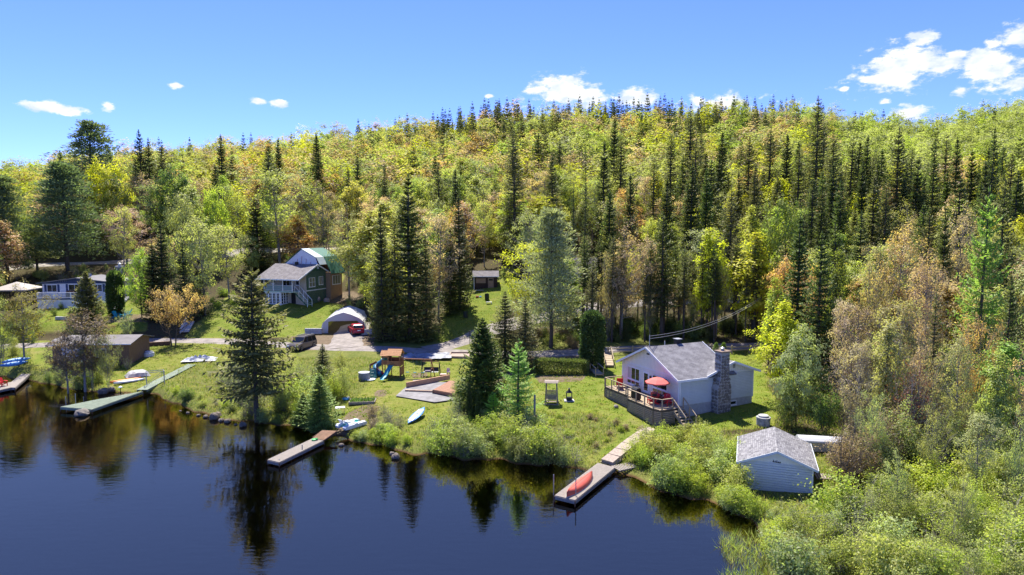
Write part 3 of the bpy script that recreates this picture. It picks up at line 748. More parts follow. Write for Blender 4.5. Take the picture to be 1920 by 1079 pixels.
# leaf colours
DKG = (.130, .155, .045); FIRG = (.140, .188, .050); SPR = (.178, .182, .060); OLV = (.235, .225, .085); PINE = (.42, .43, .20); PINED = (.22, .27, .12)
YEL = (.62, .60, .05); LIME = (.45, .52, .09); YGR = (.49, .49, .15); PALE = (.51, .52, .21); GRN = (.20, .28, .07); TAN = (.64, .47, .27); ORG = (.66, .43, .18); PNK = (.62, .41, .29); RED = (.25, .09, .06); LAR = (.34, .52, .12); SAGE = (.38, .43, .18)
USED = []; LAST = [None]
def tree_at(px, by, ty, wpx, kind, col, label, name=None, cat='tree', variant=None, Y=None, group=None, rz=None):
    """a tree whose foot shows at (px, by) and whose top at row ty; with Y its foot is hidden and stands Y metres off"""
    if Y is None: g = G(px, by)
    else:
        p = PY(px, 430, Y); g = Vector((p.x, Y, gh(p.x, Y)))
    top = PY(px, ty, g.y)
    s = F_PX / (g.y * math.cos(PITCH) + (CAM_H - g.z) * math.sin(PITCH))
    nm = name or {'spruce': 'spruce_tree', 'fir': 'fir_tree', 'lean_spruce': 'spruce_tree', 'big_spruce': 'spruce_tree', 'lake_spruce': 'spruce_tree', 'yard_fir': 'fir_tree', 'larch': 'larch_tree',
                  'pine': 'pine_tree', 'open_pine': 'pine_tree', 'bush': 'bush', 'alder': 'alder_bush', 'twiggy': 'bush', 'twiggy_tall': 'bush'}.get(kind, 'broadleaf_tree')
    USED.append((g.x, g.y, wpx / s * .3))
    LAST[0] = plant(nm, kind, g, max(.5, top.z - g.z), wpx / s, col, label, cat, group, variant, rz)
    return LAST[0]
# ------------------------------------------------------------------ buildings
WHITE = mat('white_paint', (.78, .78, .78), .55, var=.05, vscale=2)
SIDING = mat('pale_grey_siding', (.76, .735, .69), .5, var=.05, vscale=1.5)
SIDING_B = mat('pale_blue_shade_siding', (.60, .635, .64), .5, var=.07, vscale=1.2)
BOARD_W = mat('white_board', (.86, .83, .73), .6, var=.05, vscale=2)
CONC = mat('concrete', (.40, .40, .39), .9, var=.2, vscale=3, bump=.3)
DECKW = mat('weathered_wood', (.36, .285, .19), .85, var=.3, vscale=3, stretch=(1, 6, 6), bump=.3)
DECKG = mat('grey_dock_wood', (.27, .235, .195), .85, var=.22, vscale=3, stretch=(1, 5, 5))
DECKGR = mat('green_dock_paint', (.21, .25, .18), .8, var=.2, vscale=2.5)
BROWNW = mat('brown_wood', (.13, .075, .045), .8, var=.3, vscale=3, stretch=(1, 1, 5))
NEWW = mat('new_lumber', (.58, .40, .25), .8, var=.2, vscale=3)
CEDW = mat('cedar_wood', (.36, .17, .07), .7, var=.25, vscale=3)
METALG = mat('grey_metal', (.35, .36, .37), .45, metal=.6)
DARKM = mat('dark_metal', (.03, .03, .032), .5, metal=.3)
REDP = mat('red_plastic', (.62, .02, .025), .45)
REDC = mat('red_canvas', (.72, .15, .12), .8, var=.06)
STONE = mat('field_stone', (.17, .15, .13), .9, var=.5, vscale=2.2, bump=.4, bscale=15)
STONE2 = mat('pale_field_stone', (.25, .22, .19), .9, var=.3, vscale=3, bump=.4, bscale=15)
MORT = mat('mortar', (.38, .36, .33), .95, var=.15)
SHING = shingle_mat('grey_shingles', (.15, .145, .15), (.21, .20, .205), (.29, .28, .28))
SHING2 = shingle_mat('mixed_grey_shingles', (.13, .125, .13), (.33, .32, .31), (.22, .21, .215), .26, .14)
SHING3 = shingle_mat('brown_grey_shingles', (.16, .145, .14), (.22, .20, .195), (.27, .25, .24))
GREENP = mat('dark_green_siding', (.045, .115, .07), .6, var=.15)
GREENR = mat('green_metal_roof', (.05, .155, .105), .6, var=.12, vscale=1.5)
BLUEP = mat('navy_paint', (.035, .06, .14), .6)
CURT = mat('curtain', (.45, .47, .42), .9, var=.15, stretch=(8, 8, .5))
DARKIN = mat('dark_interior', (.02, .02, .022), .9)
def lap_wall(mb, o, u, n, w, z0, z1, course=.15, lip=.028):
    """horizontal lapped boards on a wall: o lower corner, u along, n outward"""
    o, u, n = Vector(o), Vector(u).normalized(), Vector(n).normalized()
    z = z0; gp = course * .2
    while z < z1 - .01:
        t = min(course, z1 - z)
        a = o + Vector((0, 0, z)); b = o + u * w + Vector((0, 0, z))
        up = Vector((0, 0, t)); g = Vector((0, 0, min(gp, t * .5)))
        mb.add([a + g + n * lip, b + g + n * lip, b + up + n * lip, a + up + n * lip, a + g - n * .03, b + g - n * .03, b + up - n * .03, a + up - n * .03], [(0, 1, 2, 3), (4, 5, 1, 0), (3, 2, 6, 7)])
        z += course
    a = o + Vector((0, 0, z0)) - n * .03; up = Vector((0, 0, z1 - z0))
    mb.add([a, a + u * w, a + u * w + up, a + up], [(0, 1, 2, 3)])
    return mb
def gable_boards(mb, o, u, n, poly, step=.2, lip=.015):
    """vertical boards filling a triangle given as (s, z) points: left, right, peak"""
    o, u, n = Vector(o), Vector(u).normalized(), Vector(n).normalized()
    (s0, z0), (s1, z1), (sp, zp) = poly
    def top(s): return z0 + (zp - z0) * (s - s0) / (sp - s0) if s <= sp else z1 + (zp - z1) * (s1 - s) / (s1 - sp)
    def base(s): return z0 + (z1 - z0) * (s - s0) / (s1 - s0)
    k = max(2, int((s1 - s0) / step)); e = (s1 - s0) / k
    for i in range(k):
        a, b = s0 + i * e, s0 + (i + 1) * e - .025
        for (p, q, d) in ((a, b, lip), (b, b + .025, -.004)):
            mid = [(p, base(p)), (q, base(q)), (q, top(q)), (p, top(p))]
            if p < sp < q: mid.insert(3, (sp, zp))
            mb.add([o + u * s + Vector((0, 0, z)) + n * d for s, z in mid], [tuple(range(len(mid)))])
    return mb
def roof_plane(name, q, m, parent, t=.10):
    """one roof slope: quad with corners eave-left, eave-right, ridge-right, ridge-left; UV in metres"""
    q = [Vector(p) for p in q]
    mb = MB(); mb.slab(q, t)
    me = bpy.data.meshes.new(name); me.from_pydata(mb.v, [], mb.f)
    u = (q[1] - q[0]).normalized(); nn = u.cross(q[2] - q[0]).normalized(); v = nn.cross(u)
    uvl = me.uv_layers.new(name='UVMap')
    for p in me.polygons:
        for li in p.loop_indices:
            c = me.vertices[me.loops[li].vertex_index].co - q[0]
            uvl.data[li].uv = (c.dot(u), c.dot(v))
    import bmesh
    bm = bmesh.new(); bm.from_mesh(me); bmesh.ops.recalc_face_normals(bm, faces=bm.faces); bm.to_mesh(me); bm.free()
    me.materials.append(m)
    return add_obj(name, me, parent)
def window(parent, o, u, n, w, h, m=WHITE, cols=1, rows=1, fr=.07, curtain=False, shutters=None, pane=None, name='window'):
    """a window standing a little proud of the wall; frame, sill and panes"""
    o, u, n = Vector(o), Vector(u).normalized(), Vector(n).normalized()
    e = bpy.data.objects.new(name, None); COL.objects.link(e); e.parent = parent
    z = Vector((0, 0, 1)); q = Matrix((u, n, z)).transposed()
    def put(mb, s0, s1, z0, z1, d0, d1):
        vs = [o + u * s + z * zz + n * d for d in (d0, d1) for s, zz in ((s0, z0), (s1, z0), (s1, z1), (s0, z1))]
        mb.add(vs, [(0, 1, 2, 3), (7, 6, 5, 4), (0, 4, 5, 1), (1, 5, 6, 2), (2, 6, 7, 3), (3, 7, 4, 0)])
    f = MB()
    put(f, 0, w, 0, fr, .0, .07); put(f, 0, w, h - fr, h, .0, .07); put(f, 0, fr, fr, h - fr, .0, .068); put(f, w - fr, w, fr, h - fr, .0, .068)
    for i in range(1, cols): put(f, w * i / cols - .03, w * i / cols + .03, fr, h - fr, .0, .06)
    for j in range(1, rows): put(f, fr, w - fr, h * j / rows - .025, h * j / rows + .025, .0, .058)
    f.build('frame', m, e)
    s = MB(); put(s, -.04, w + .04, -.06, 0, 0, .11); s.build('sill', m, e)
    for i in range(cols):
        for j in range(rows):
            g = MB(); put(g, w * i / cols + .02, w * (i + 1) / cols - .02, h * j / rows + .02, h * (j + 1) / rows - .02, .02, .035)
            g.build('pane', (CURT if (curtain and i == 0 and j == rows - 1) else (pane or glass_mat())), e)
    if shutters:
        for s0 in (-.42, w + .07):
            b = MB(); put(b, s0, s0 + .35, -.05, h + .05, .0, .05); b.build('shutter', shutters, e)
    return e
def part(mb, name, m, parent, smooth=False): return mb.build(name, m, parent, smooth)
def stones(parent, faces, size, seed, mats, name='stone'):
    """uneven field stones set into the faces of a chimney; each face (o, u, n, width function of z, z0, z1)"""
    r = random.Random(seed)
    base = []
    for k in range(5):                                   # a few stone shapes shared by all
        mb = MB(); n = 7; vs = []; 
        rad = [r.uniform(.78, 1.0) for _ in range(n)]
        for (d, sc) in ((-.3, .9), (.25, 1.0), (.6, .72)):
            vs += [(sc * rad[i] * math.cos(2 * PI * i / n), d, sc * rad[i] * math.sin(2 * PI * i / n)) for i in range(n)]
        fs = [(j * n + i, j * n + (i + 1) % n, (j + 1) * n + (i + 1) % n, (j + 1) * n + i) for j in range(2) for i in range(n)] + [tuple(2 * n + i for i in range(n))]
        mb.add(vs, fs)
        me = bpy.data.meshes.new('stone'); me.from_pydata(mb.v, [], mb.f); me.materials.append(mats[k % len(mats)]); base.append(me)
    for (o, u, n, lo, hi, z0, z1) in faces:
        o, u, n = Vector(o), Vector(u).normalized(), Vector(n).normalized()
        z = z0 + size * .5; row = 0
        while z < z1 - size * .3:
            a, b = lo(z), hi(z)
            k = max(1, int(round((b - a) / (size * 1.15) + r.uniform(-.4, .4)))); ww = [r.uniform(.6, 1.4) for _ in range(k)]; tot = sum(ww); s_ = a
            for w in ww:
                w = w * (b - a) / tot; s = s_ + w / 2; s_ += w
                ob = bpy.data.objects.new(name, r.choice(base)); COL.objects.link(ob); ob.parent = parent
                p = o + u * s + Vector((0, 0, z + r.uniform(-.2, .2) * size))
                ob.matrix_local = Matrix.Translation(p) @ Matrix((u, n, Vector((0, 0, 1)))).transposed().to_4x4() @ Matrix.Rotation(r.uniform(-.6, .6), 4, 'Y') @ Matrix.Diagonal((w * .58 * r.uniform(.85, 1.05), .10 * r.uniform(.7, 1.3), size * .55 * r.uniform(.8, 1.15), 1))
            z += size * .93; row += 1
def railing(parent, pts, h, m, post=.09, every=1.4, balusters=0, mid=False, rail=.07, name='rail', pname='post', dz=0.0):
    """posts and rails along points; with balusters a fine infill"""
    for a, b in zip(pts, pts[1:]):
        a, b = Vector(a), Vector(b); k = max(1, int(round((b - a).length / every)))
        for i in range(k + 1 if (b - Vector(pts[-1])).length < 1e-6 else k):
            p = a.lerp(b, i / k)
            MB().box((p.x, p.y, p.z + h / 2), (post, post, h)).build(pname, m, parent)
        up = Vector((0, 0, h))
        MB().bar(a + up, b + up, rail * 1.5, rail * .7).build(name, m, parent)
        if mid or balusters: MB().bar(a + Vector((0, 0, .14)), b + Vector((0, 0, .14)), rail * .7, rail * .7).build(name, m, parent)
        if balusters:
            mb = MB(); n = max(2, int((b - a).length / balusters))
            for i in range(n):
                p = a.lerp(b, (i + .5) / n); mb.box((p.x, p.y, p.z + h / 2), (.03, .03, h - .14))
            tag(mb.build('balusters', m, parent), kind='stuff')
def planks(mb, a, b, c, d, n, t=.05, gap=.012):
    """boards across the quad a-b-c-d, laid from a->b side to d->c side"""
    a, b, c, d = map(Vector, (a, b, c, d)); g = gap / max((d - a).length, .01)
    for i in range(n):
        p, q = i / n + g, (i + 1) / n - g
        mb.slab([a.lerp(d, p), b.lerp(c, p), b.lerp(c, q), a.lerp(d, q)], t)
    return mb

def cottage():
    C0 = Vector((15.0, 58.0, 0)); rz = math.radians(25)
    h = thing('cottage', 'white cottage with grey shingle roof and tall stone chimney beside the deck', 'house', C0, rz)
    FL, EV, RG = 2.7, 5.15, 7.2
    X, Yv, Z = Vector((1, 0, 0)), Vector((0, 1, 0)), Vector((0, 0, 1))
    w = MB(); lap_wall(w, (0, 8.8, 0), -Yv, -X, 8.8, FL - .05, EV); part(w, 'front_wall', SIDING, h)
    w = MB(); lap_wall(w, (0, 0, 0), X, -Yv, 8.9, FL - .15, EV); part(w, 'side_wall', SIDING_B, h)  # side and back walls use a bluish copy, their shade put into the colour
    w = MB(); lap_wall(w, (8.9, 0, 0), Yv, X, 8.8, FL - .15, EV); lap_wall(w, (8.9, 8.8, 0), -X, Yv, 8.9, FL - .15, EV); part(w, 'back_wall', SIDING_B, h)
    part(MB().bb(.03, 8.86, .03, 8.77, .6, FL - .12), 'foundation', CONC, h)
    g = MB(); gable_boards(g, (0, 8.8, 0), -Yv, -X, [(0, EV), (8.8, EV), (4.4, RG - .02)], .22); part(g, 'gable_boards', BOARD_W, h)
    g = MB(); gable_boards(g, (3.2, 0, 0), X, -Yv, [(0, EV), (5.7, EV), (2.9, 6.1)], .22); part(g, 'gable_boards', BOARD_W, h)
    part(MB().bb(-.035, .0, -.03, 8.83, EV - .07, EV + .05), 'trim_board', WHITE, h)
    part(MB().bb(3.2, 8.93, -.04, .0, EV - .07, EV + .04), 'trim_board', WHITE, h)
    part(MB().bb(-.03, .07, -.04, .06, FL - .2, EV), 'corner_board', WHITE, h); part(MB().bb(8.84, 8.94, -.04, .06, FL - .2, EV), 'corner_board', WHITE, h)
    part(MB().bb(-.03, .07, 8.74, 8.84, FL - .2, EV), 'corner_board', WHITE, h)
    # roofs
    sl = (RG - EV) / 4.4; ov = .45
    e0 = EV - ov * sl + .09; r0 = RG + .09
    a = roof_plane('roof', [(-ov, -ov, e0), (6.4, -ov, e0), (6.4, 4.4, r0), (-ov, 4.4, r0)], SHING, h)
    b = roof_plane('roof', [(6.4, 8.8 + ov, e0), (-ov, 8.8 + ov, e0), (-ov, 4.4, r0), (6.4, 4.4, r0)], SHING, h)
    s2 = (6.15 - EV) / 2.9; f0 = EV - .42 * s2 + .07
    c = roof_plane('roof', [(9.4, -.4, f0), (9.4, 9.1, f0), (6.1, 9.1, 6.24), (6.1, -.4, 6.24)], SHING, h)
    d = roof_plane('roof', [(2.9, 4.0, f0 + .12), (2.9, -.4, f0 + .03), (6.1, -.4, 6.24), (6.1, 4.0, 6.24)], SHING, h)
    def fascia(p, q, n): part(MB().bar(Vector(p), Vector(q), .05, .2), n, WHITE, h)
    fascia((-ov - .03, -ov, e0 - .09), (-ov - .03, 4.4, r0 - .09), 'rake_board'); fascia((-ov - .03, 4.4, r0 - .09), (-ov - .03, 8.8 + ov, e0 - .09), 'rake_board')
    fascia((-ov, -ov - .03, e0 - .09), (2.9, -ov - .03, e0 - .09), 'gutter'); fascia((2.9, -.44, f0 - .05), (6.1, -.44, 6.15), 'rake_board'); fascia((6.1, -.44, 6.15), (9.42, -.44, f0 - .07), 'rake_board')
    fascia((9.43, -.4, f0 - .07), (9.43, 9.1, f0 - .07), 'gutter'); fascia((6.43, -ov, e0 - .06), (6.43, 4.4, r0 - .06), 'rake_board')
    part(MB().bb(-ov, .0, -ov + .02, .0, e0 - .14, e0 - .12), 'soffit', WHITE, h)
    part(MB().tube([(.12, -.09, FL - .2), (.12, -.09, EV - .3), (.12, -.4, e0 - .12)], .04, 6), 'downspout', WHITE, h)
    # chimney
    ch = part(MB().prism([(3.85, 1.2), (5.35, 1.2), (5.4, 3.9), (5.1, 4.9), (5.08, 7.25), (4.12, 7.25), (4.1, 4.9), (3.8, 3.9)], 'y', -.86, -.02), 'chimney', MORT, h)
    zz = [1.2, 3.9, 4.9, 7.25]
    lo = lambda z: float(np.interp(z, zz, [3.85, 3.8, 4.1, 4.12])); hi = lambda z: float(np.interp(z, zz, [5.35, 5.4, 5.1, 5.08]))
    stones(ch, [((0, -.86, 0), X, -Yv, lo, hi, 1.35, 7.2)], .29, 3, [STONE, STONE2, STONE, STONE2, STONE])
    for side in (0, 1):
        f = [((0, 0, 0), Yv, (-X if side == 0 else X), lambda z: -.84, lambda z: -.04, 1.35, 7.2)]
        # follow the outline of the stack, in bands
        for k in range(len(zz) - 1):
            zm0, zm1 = zz[k] + .05, zz[k + 1]
            n = max(1, int((zm1 - zm0) / .58)); 
            for j in range(n):
                za = zm0 + (zm1 - zm0) * j / n; zb = zm0 + (zm1 - zm0) * (j + 1) / n; zc = (za + zb) / 2
                xx = lo(zc) if side == 0 else hi(zc)
                stones(ch, [((xx, 0, 0), Yv, (-X if side == 0 else X), lambda z: -.84, lambda z: -.04, za, zb)], .29, 7 + k * 5 + j + side, [STONE, STONE2])
    part(MB().bb(4.0, 5.2, -.98, .08, 7.25, 7.36), 'cap', mat('brown_cap', (.22, .16, .12), .9), ch)
    part(MB().lathe([(.16, 7.36), (.16, 7.55), (.22, 7.57), (.22, 7.6), (.02, 7.72)], 12, (4.6, -.45, 0)), 'flue', METALG, ch)
    # openings
    window(h, (0, 7.9, 3.55), -Yv, -X, 2.1, 1.25, cols=3, curtain=True); window(h, (0, 7.9, 3.05), -Yv, -X, 2.1, .46, cols=3)
    window(h, (0, 3.75, 3.55), -Yv, -X, 2.2, 1.2, rows=2); window(h, (0, 3.75, 3.05), -Yv, -X, 2.2, .46, cols=3)
    d = part(MB().bb(-.06, -.01, 4.3, 5.25, FL, 4.78), 'door', WHITE, h)
    part(MB().bb(-.075, -.055, 4.48, 5.07, FL + .25, 4.6), 'pane', glass_mat(), d); part(MB().box((-.1, 4.4, 3.7), (.08, .05, .12)), 'handle', DARKM, d)
    part(MB().lathe([(.05, 0), (.08, .05), (.08, .2), (.02, .26)], 8, (-.12, 4.02, 4.3)), 'wall_lamp', DARKM, h)
    window(h, (6.0, 0, 1.95), X, -Yv, .85, .42)
    part(MB().bb(6.3, 6.55, -.06, -.01, 5.5, 5.85), 'gable_vent', METALG, h); part(MB().box((-.06, 4.5, 6.55), (.09, .34, .12)), 'flood_lamp', DARKM, h)
    part(MB().box((3.6, 4.7, 7.45), (.5, .5, .5)), 'roof_vent', DARKM, h); part(MB().box((3.6, 4.7, 7.73), (.66, .66, .07)), 'roof_vent_cap', METALG, h)
    part(MB().lathe([(.05, 7.2), (.05, 7.6)], 8, (2.2, 4.9, 0)), 'vent_pipe', METALG, h)
    part(MB().tube([(.0, 4.4, 7.1), (.0, 4.4, 8.4)], .04, 8), 'service_mast', METALG, h)
    return h, C0, rz
HOUSE, HC, HRZ = cottage()
HM = Matrix.Translation(HC) @ Matrix.Rotation(HRZ, 4, 'Z')
def deck():
    d = thing('deck', 'weathered wood deck with railing wrapped round the cottage front', 'deck', HC, HRZ)
    FZ = 2.66
    poly = [(-.08, 8.8), (-2.1, 8.8), (-2.1, 3.9), (-2.75, 3.9), (-2.75, .0), (-2.35, -.7), (-.08, -.7)]
    mb = MB()
    y = -.7
    while y < 8.8:
        x0 = -2.75 if -.0 <= y < 3.9 else (-2.1 if y >= 3.9 else -2.55)
        mb.bb(x0 - .03, -.08, y, y + .132, FZ - .04, FZ); y += .142
    part(mb, 'floor_boards', DECKW, d)
    def skirt(a, b):
        a, b = Vector(a), Vector(b); z = 1.0
        m2 = MB()
        while z < FZ - .2:
            m2.bar((a.x, a.y, z + .06), (b.x, b.y, z + .06), .03, .12); z += .165
        part(m2, 'skirt_boards', DECKW, d)
        part(MB().bar((a.x, a.y, FZ - .13), (b.x, b.y, FZ - .13), .06, .18), 'rim_board', mat('dark_rim_wood', (.10, .075, .05), .85, var=.2), d)  # rim boards darker than the skirt boards below
        n = max(1, int((b - a).length / 1.25))
        for i in range(n + 1):
            p = a.lerp(b, i / n); part(MB().box((p.x, p.y, 1.65), (.1, .1, 1.7)), 'skirt_post', DECKW, d)
    seq = poly[1:6]
    skirt((-.2, 8.8), (-2.1, 8.8))
    for a, b in zip(seq, seq[1:]): skirt(a, b)
    skirt(seq[-1], (-1.0, -.7))
    railing(d, [(x, y, FZ) for x, y in poly[1:6]] + [(-1.15, -.66, FZ)], .92, DECKW, .09, 1.35, name='hand_rail', mid=True)
    railing(d, [(-.05, 8.75, FZ), (-2.06, 8.75, FZ)], .92, DECKW, .09, 1.0, name='hand_rail')
    # stair down to the lawn
    st = thing('deck_stair', 'wooden stair leading from the deck down to the bushes', 'stairs', HC, HRZ)
    for i in range(6):
        part(MB().bb(-1.1, .0, -.98 - i * .28, -.7 - i * .28, FZ - .24 - i * .2, FZ - .2 - i * .2), 'tread', DECKW, st)
    for x in (-1.14, .02):
        part(MB().bar((x, -.7, FZ - .25), (x, -2.5, FZ - 1.5), .05, .25), 'stringer', DECKW, st)
        part(MB().bar((x, -.66, FZ + .85), (x, -2.45, FZ - .4), .08, .09), 'hand_rail', DECKW, st)
        for (y, z0) in ((-.66, FZ - .3), (-1.5, FZ - .9), (-2.4, FZ - 1.5)):
            part(MB().box((x, y, z0 + .5), (.09, .09, 1.25)), 'post', DECKW, st)
deck()
def hpos(x, y, z=2.66): return HM @ Vector((x, y, z))
def adirondack(name, label, loc, rz, m, group=None, s=1.0):
    c = thing(name, label, 'chair', loc, rz, group); c.scale = (s, s, s)
    for i in range(5):
        MB().bar((-.24 + i * .12, .22, .30), (-.26 + i * .13, .58, .98 - abs(i - 2) * .05), .10, .025).build('back_slat', m, c)
    for i in range(4): MB().box((0, -.30 + i * .15, .38 - i * .035), (.54, .13, .025), rx=-.22).build('seat_slat', m, c)
    for sx in (-1, 1):
        MB().box((sx * .34, -.02, .56), (.13, .72, .025)).build('arm', m, c)
        MB().box((sx * .30, -.33, .28), (.05, .09, .56)).build('leg', m, c)
        MB().bar((sx * .27, -.4, .38), (sx * .27, .55, .03), .04, .12).build('leg', m, c)
    return c
adirondack('deck_chair', 'red slatted chair on the deck left of the red umbrella', hpos(-1.85, 1.35), HRZ - 1.9, REDP)
adirondack('deck_chair', 'red slatted chair on the deck right of the red umbrella', hpos(-.75, .35), HRZ - .3, REDP)
adirondack('deck_chair', 'dark red slatted chair half hidden behind the red umbrella', hpos(-.75, 2.35), HRZ + 2.2, mat('dark_red_plastic', (.26, .02, .03), .5))
adirondack('deck_chair', 'dark red slatted chair close to the wall under the umbrella', hpos(-.5, 1.55), HRZ + 1.3, mat('dark_red_plastic', (.26, .02, .03), .5))
def umbrella():
    u = thing('patio_umbrella', 'open coral red patio umbrella on the cottage deck', 'umbrella', hpos(-1.25, 1.45), HRZ)
    n = 8; R_ = 1.12
    mb = MB(); vs = [(0, 0, 2.42)]
    for k in range(n):
        a = 2 * PI * k / n; vs.append((R_ * .55 * math.cos(a), R_ * .55 * math.sin(a), 2.22))
    for k in range(n):
        a = 2 * PI * k / n; vs.append((R_ * math.cos(a), R_ * math.sin(a), 1.95))
    for k in range(n):
        a = 2 * PI * k / n; vs.append((R_ * math.cos(a) * 1.005, R_ * math.sin(a) * 1.005, 1.84))
    fs = []
    for k in range(n):
        j = (k + 1) % n
        fs += [(0, 1 + k, 1 + j), (1 + k, 1 + n + k, 1 + n + j, 1 + j), (1 + n + k, 1 + 2 * n + k, 1 + 2 * n + j, 1 + n + j)]
    mb.add(vs, fs); part(mb, 'canopy', REDC, u)
    part(MB().lathe([(.025, 0), (.025, 2.5)], 8), 'pole', METALG, u); part(MB().lathe([(.25, 0), (.25, .06), (.05, .1)], 14), 'base', DARKM, u)
    for k in range(n):
        a = 2 * PI * k / n
        part(MB().bar((0, 0, 2.36), (R_ * .97 * math.cos(a), R_ * .97 * math.sin(a), 1.92), .015), 'rib', METALG, u)
    t = thing('patio_table', 'round dark patio table under the red umbrella', 'table', hpos(-1.25, 1.45), HRZ)
    part(MB().lathe([(.03, .70), (.5, .70), (.5, .73), (.03, .73)], 20), 'top', DARKM, t)
    for k in range(4):
        a = PI / 4 + k * PI / 2; part(MB().bar((.1 * math.cos(a), .1 * math.sin(a), .7), (.4 * math.cos(a), .4 * math.sin(a), 0), .03), 'leg', DARKM, t)
umbrella()
def deck_things():
    b = thing('barbecue', 'black covered barbecue grill at the deck railing', 'barbecue', hpos(-2.25, 3.3), HRZ + 1.57)
    part(MB().bb(-.45, .45, -.25, .25, .12, .82), 'cabinet', DARKM, b)
    part(MB().prism([(-.28, .82), (.28, .82), (.28, .98), (.14, 1.12), (-.14, 1.12), (-.28, .98)], 'x', -.4, .4), 'lid', DARKM, b)
    part(MB().box((.62, 0, .82), (.3, .42, .03)), 'shelf', METALG, b)
    for sx in (-.38, .38): part(MB().box((sx, 0, .06), (.06, .4, .12)), 'wheel', DARKM, b)
    l = thing('lounge_chair', 'red sling lounge chair at the far end of the deck', 'chair', hpos(-1.1, 7.7), HRZ + 2.6)
    part(MB().slab([(-.28, -.7, .42), (.28, -.7, .42), (.28, .25, .32), (-.28, .25, .32)], .03), 'seat', REDP, l)
    part(MB().slab([(-.28, .25, .32), (.28, .25, .32), (.28, .75, 1.15), (-.28, .75, 1.15)], .03), 'backrest', REDP, l)
    for sx in (-.3, .3):
        part(MB().tube([(sx, -.75, 0), (sx, -.7, .45), (sx, .25, .35), (sx, .78, 1.18)], .018, 6), 'side_frame', DARKM, l); part(MB().tube([(sx, .7, 0), (sx, -.2, .6)], .018, 6), 'leg', DARKM, l)
    t = thing('side_table', 'small brown folding table near the cottage door', 'table', hpos(-.55, 5.6), HRZ)
    part(MB().box((0, 0, .6), (.5, .4, .04)), 'top', BROWNW, t)
    for sx in (-.2, .2):
        part(MB().bar((sx, -.18, 0), (sx, .18, .58), .03), 'leg', DARKM, t); part(MB().bar((sx, .18, 0), (sx, -.18, .58), .03), 'leg', DARKM, t)
deck_things()
def boathouse():
    o = P(1388.7, 916, .45); rz = math.radians(-19.6)
    b = thing('boathouse', 'pale blue clapboard boathouse with grey shingle gable roof among bushes', 'boathouse', (o.x, o.y, .0), rz)
    W, D, E, R_ = 4.55, 5.3, 2.5, 3.42
    X, Yv = Vector((1, 0, 0)), Vector((0, 1, 0))
    w = MB(); lap_wall(w, (0, 0, 0), X, -Yv, W, .42, E, .17, .034); part(w, 'front_wall', SIDING_B, b)
    w = MB(); lap_wall(w, (0, D, 0), -Yv, -X, D, .42, E, .15); lap_wall(w, (W, 0, 0), Yv, X, D, .42, E, .15); lap_wall(w, (W, D, 0), -X, Yv, W, .42, E, .15); part(w, 'side_wall', SIDING_B, b)
    g = MB(); gable_boards(g, (0, 0, 0), X, -Yv, [(0, E), (W, E), (W / 2, R_)], .2); part(g, "gable_boards", BOARD_W, b); g = MB(); gable_boards(g, (W, D, 0), -X, Yv, [(0, E), (W, E), (W / 2, R_)], .2); part(g, 'gable_boards', BOARD_W, b)
    part(MB().bb(.02, W, -.035, -.005, E - .03, E + .04), 'trim_board', SIDING_B, b)
    for x in (-.03, W - .06): part(MB().bb(x, x + .09, -.045, .05, .4, E), 'corner_board', WHITE, b)
    for (x, y) in ((.2, .2), (W - .2, .2), (.2, D - .2), (W - .2, D - .2), (W / 2, .2)): part(MB().box((x, y, .25), (.3, .3, .4)), 'pier', CONC, b)
    sl = (R_ - E) / (W / 2); ov = .3; e0 = E - ov * sl + .06
    roof_plane('roof', [(-ov, D + .3, e0), (-ov, -.3, e0), (W / 2, -.3, R_ + .06), (W / 2, D + .3, R_ + .06)], SHING2, b, .08)
    roof_plane('roof', [(W + ov, -.3, e0), (W + ov, D + .3, e0), (W / 2, D + .3, R_ + .06), (W / 2, -.3, R_ + .06)], SHING2, b, .08)
    for (p, q) in (((-ov, -.33, e0 - .08), (W / 2, -.33, R_ - .02)), ((W / 2, -.33, R_ - .02), (W + ov, -.33, e0 - .08))): part(MB().bar(p, q, .04, .16), 'rake_board', SIDING_B, b)
    part(MB().bar((-ov - .02, -.3, e0 - .06), (-ov - .02, D + .3, e0 - .06), .04, .13), 'fascia', SIDING_B, b)
    part(MB().bar((W + ov + .02, -.3, e0 - .06), (W + ov + .02, D + .3, e0 - .06), .04, .13), 'fascia', SIDING_B, b)
    for i, (s, hh) in enumerate(((2.02, .16), (2.13, .11), (2.24, .15), (2.36, .08), (2.47, .06), (2.02, .05))):       # small dark bird shapes on the gable
        part(MB().add([(s, -.03, E + .12), (s + .05, -.03, E + .1), (s + .03, -.03, E + .12 + hh), (s + .07, -.03, E + .1 + hh * .6), (s + .01, -.045, E + .14)], [(0, 1, 2), (1, 3, 2), (0, 1, 4), (0, 2, 4)]), 'ornament', DARKM, b)
    part(MB().prism([(2.0, E + .1), (2.5, E + .08), (2.5, E + .11), (2.0, E + .13)], 'y', -.06, -.02), 'ornament_shelf', DARKM, b)
boathouse()
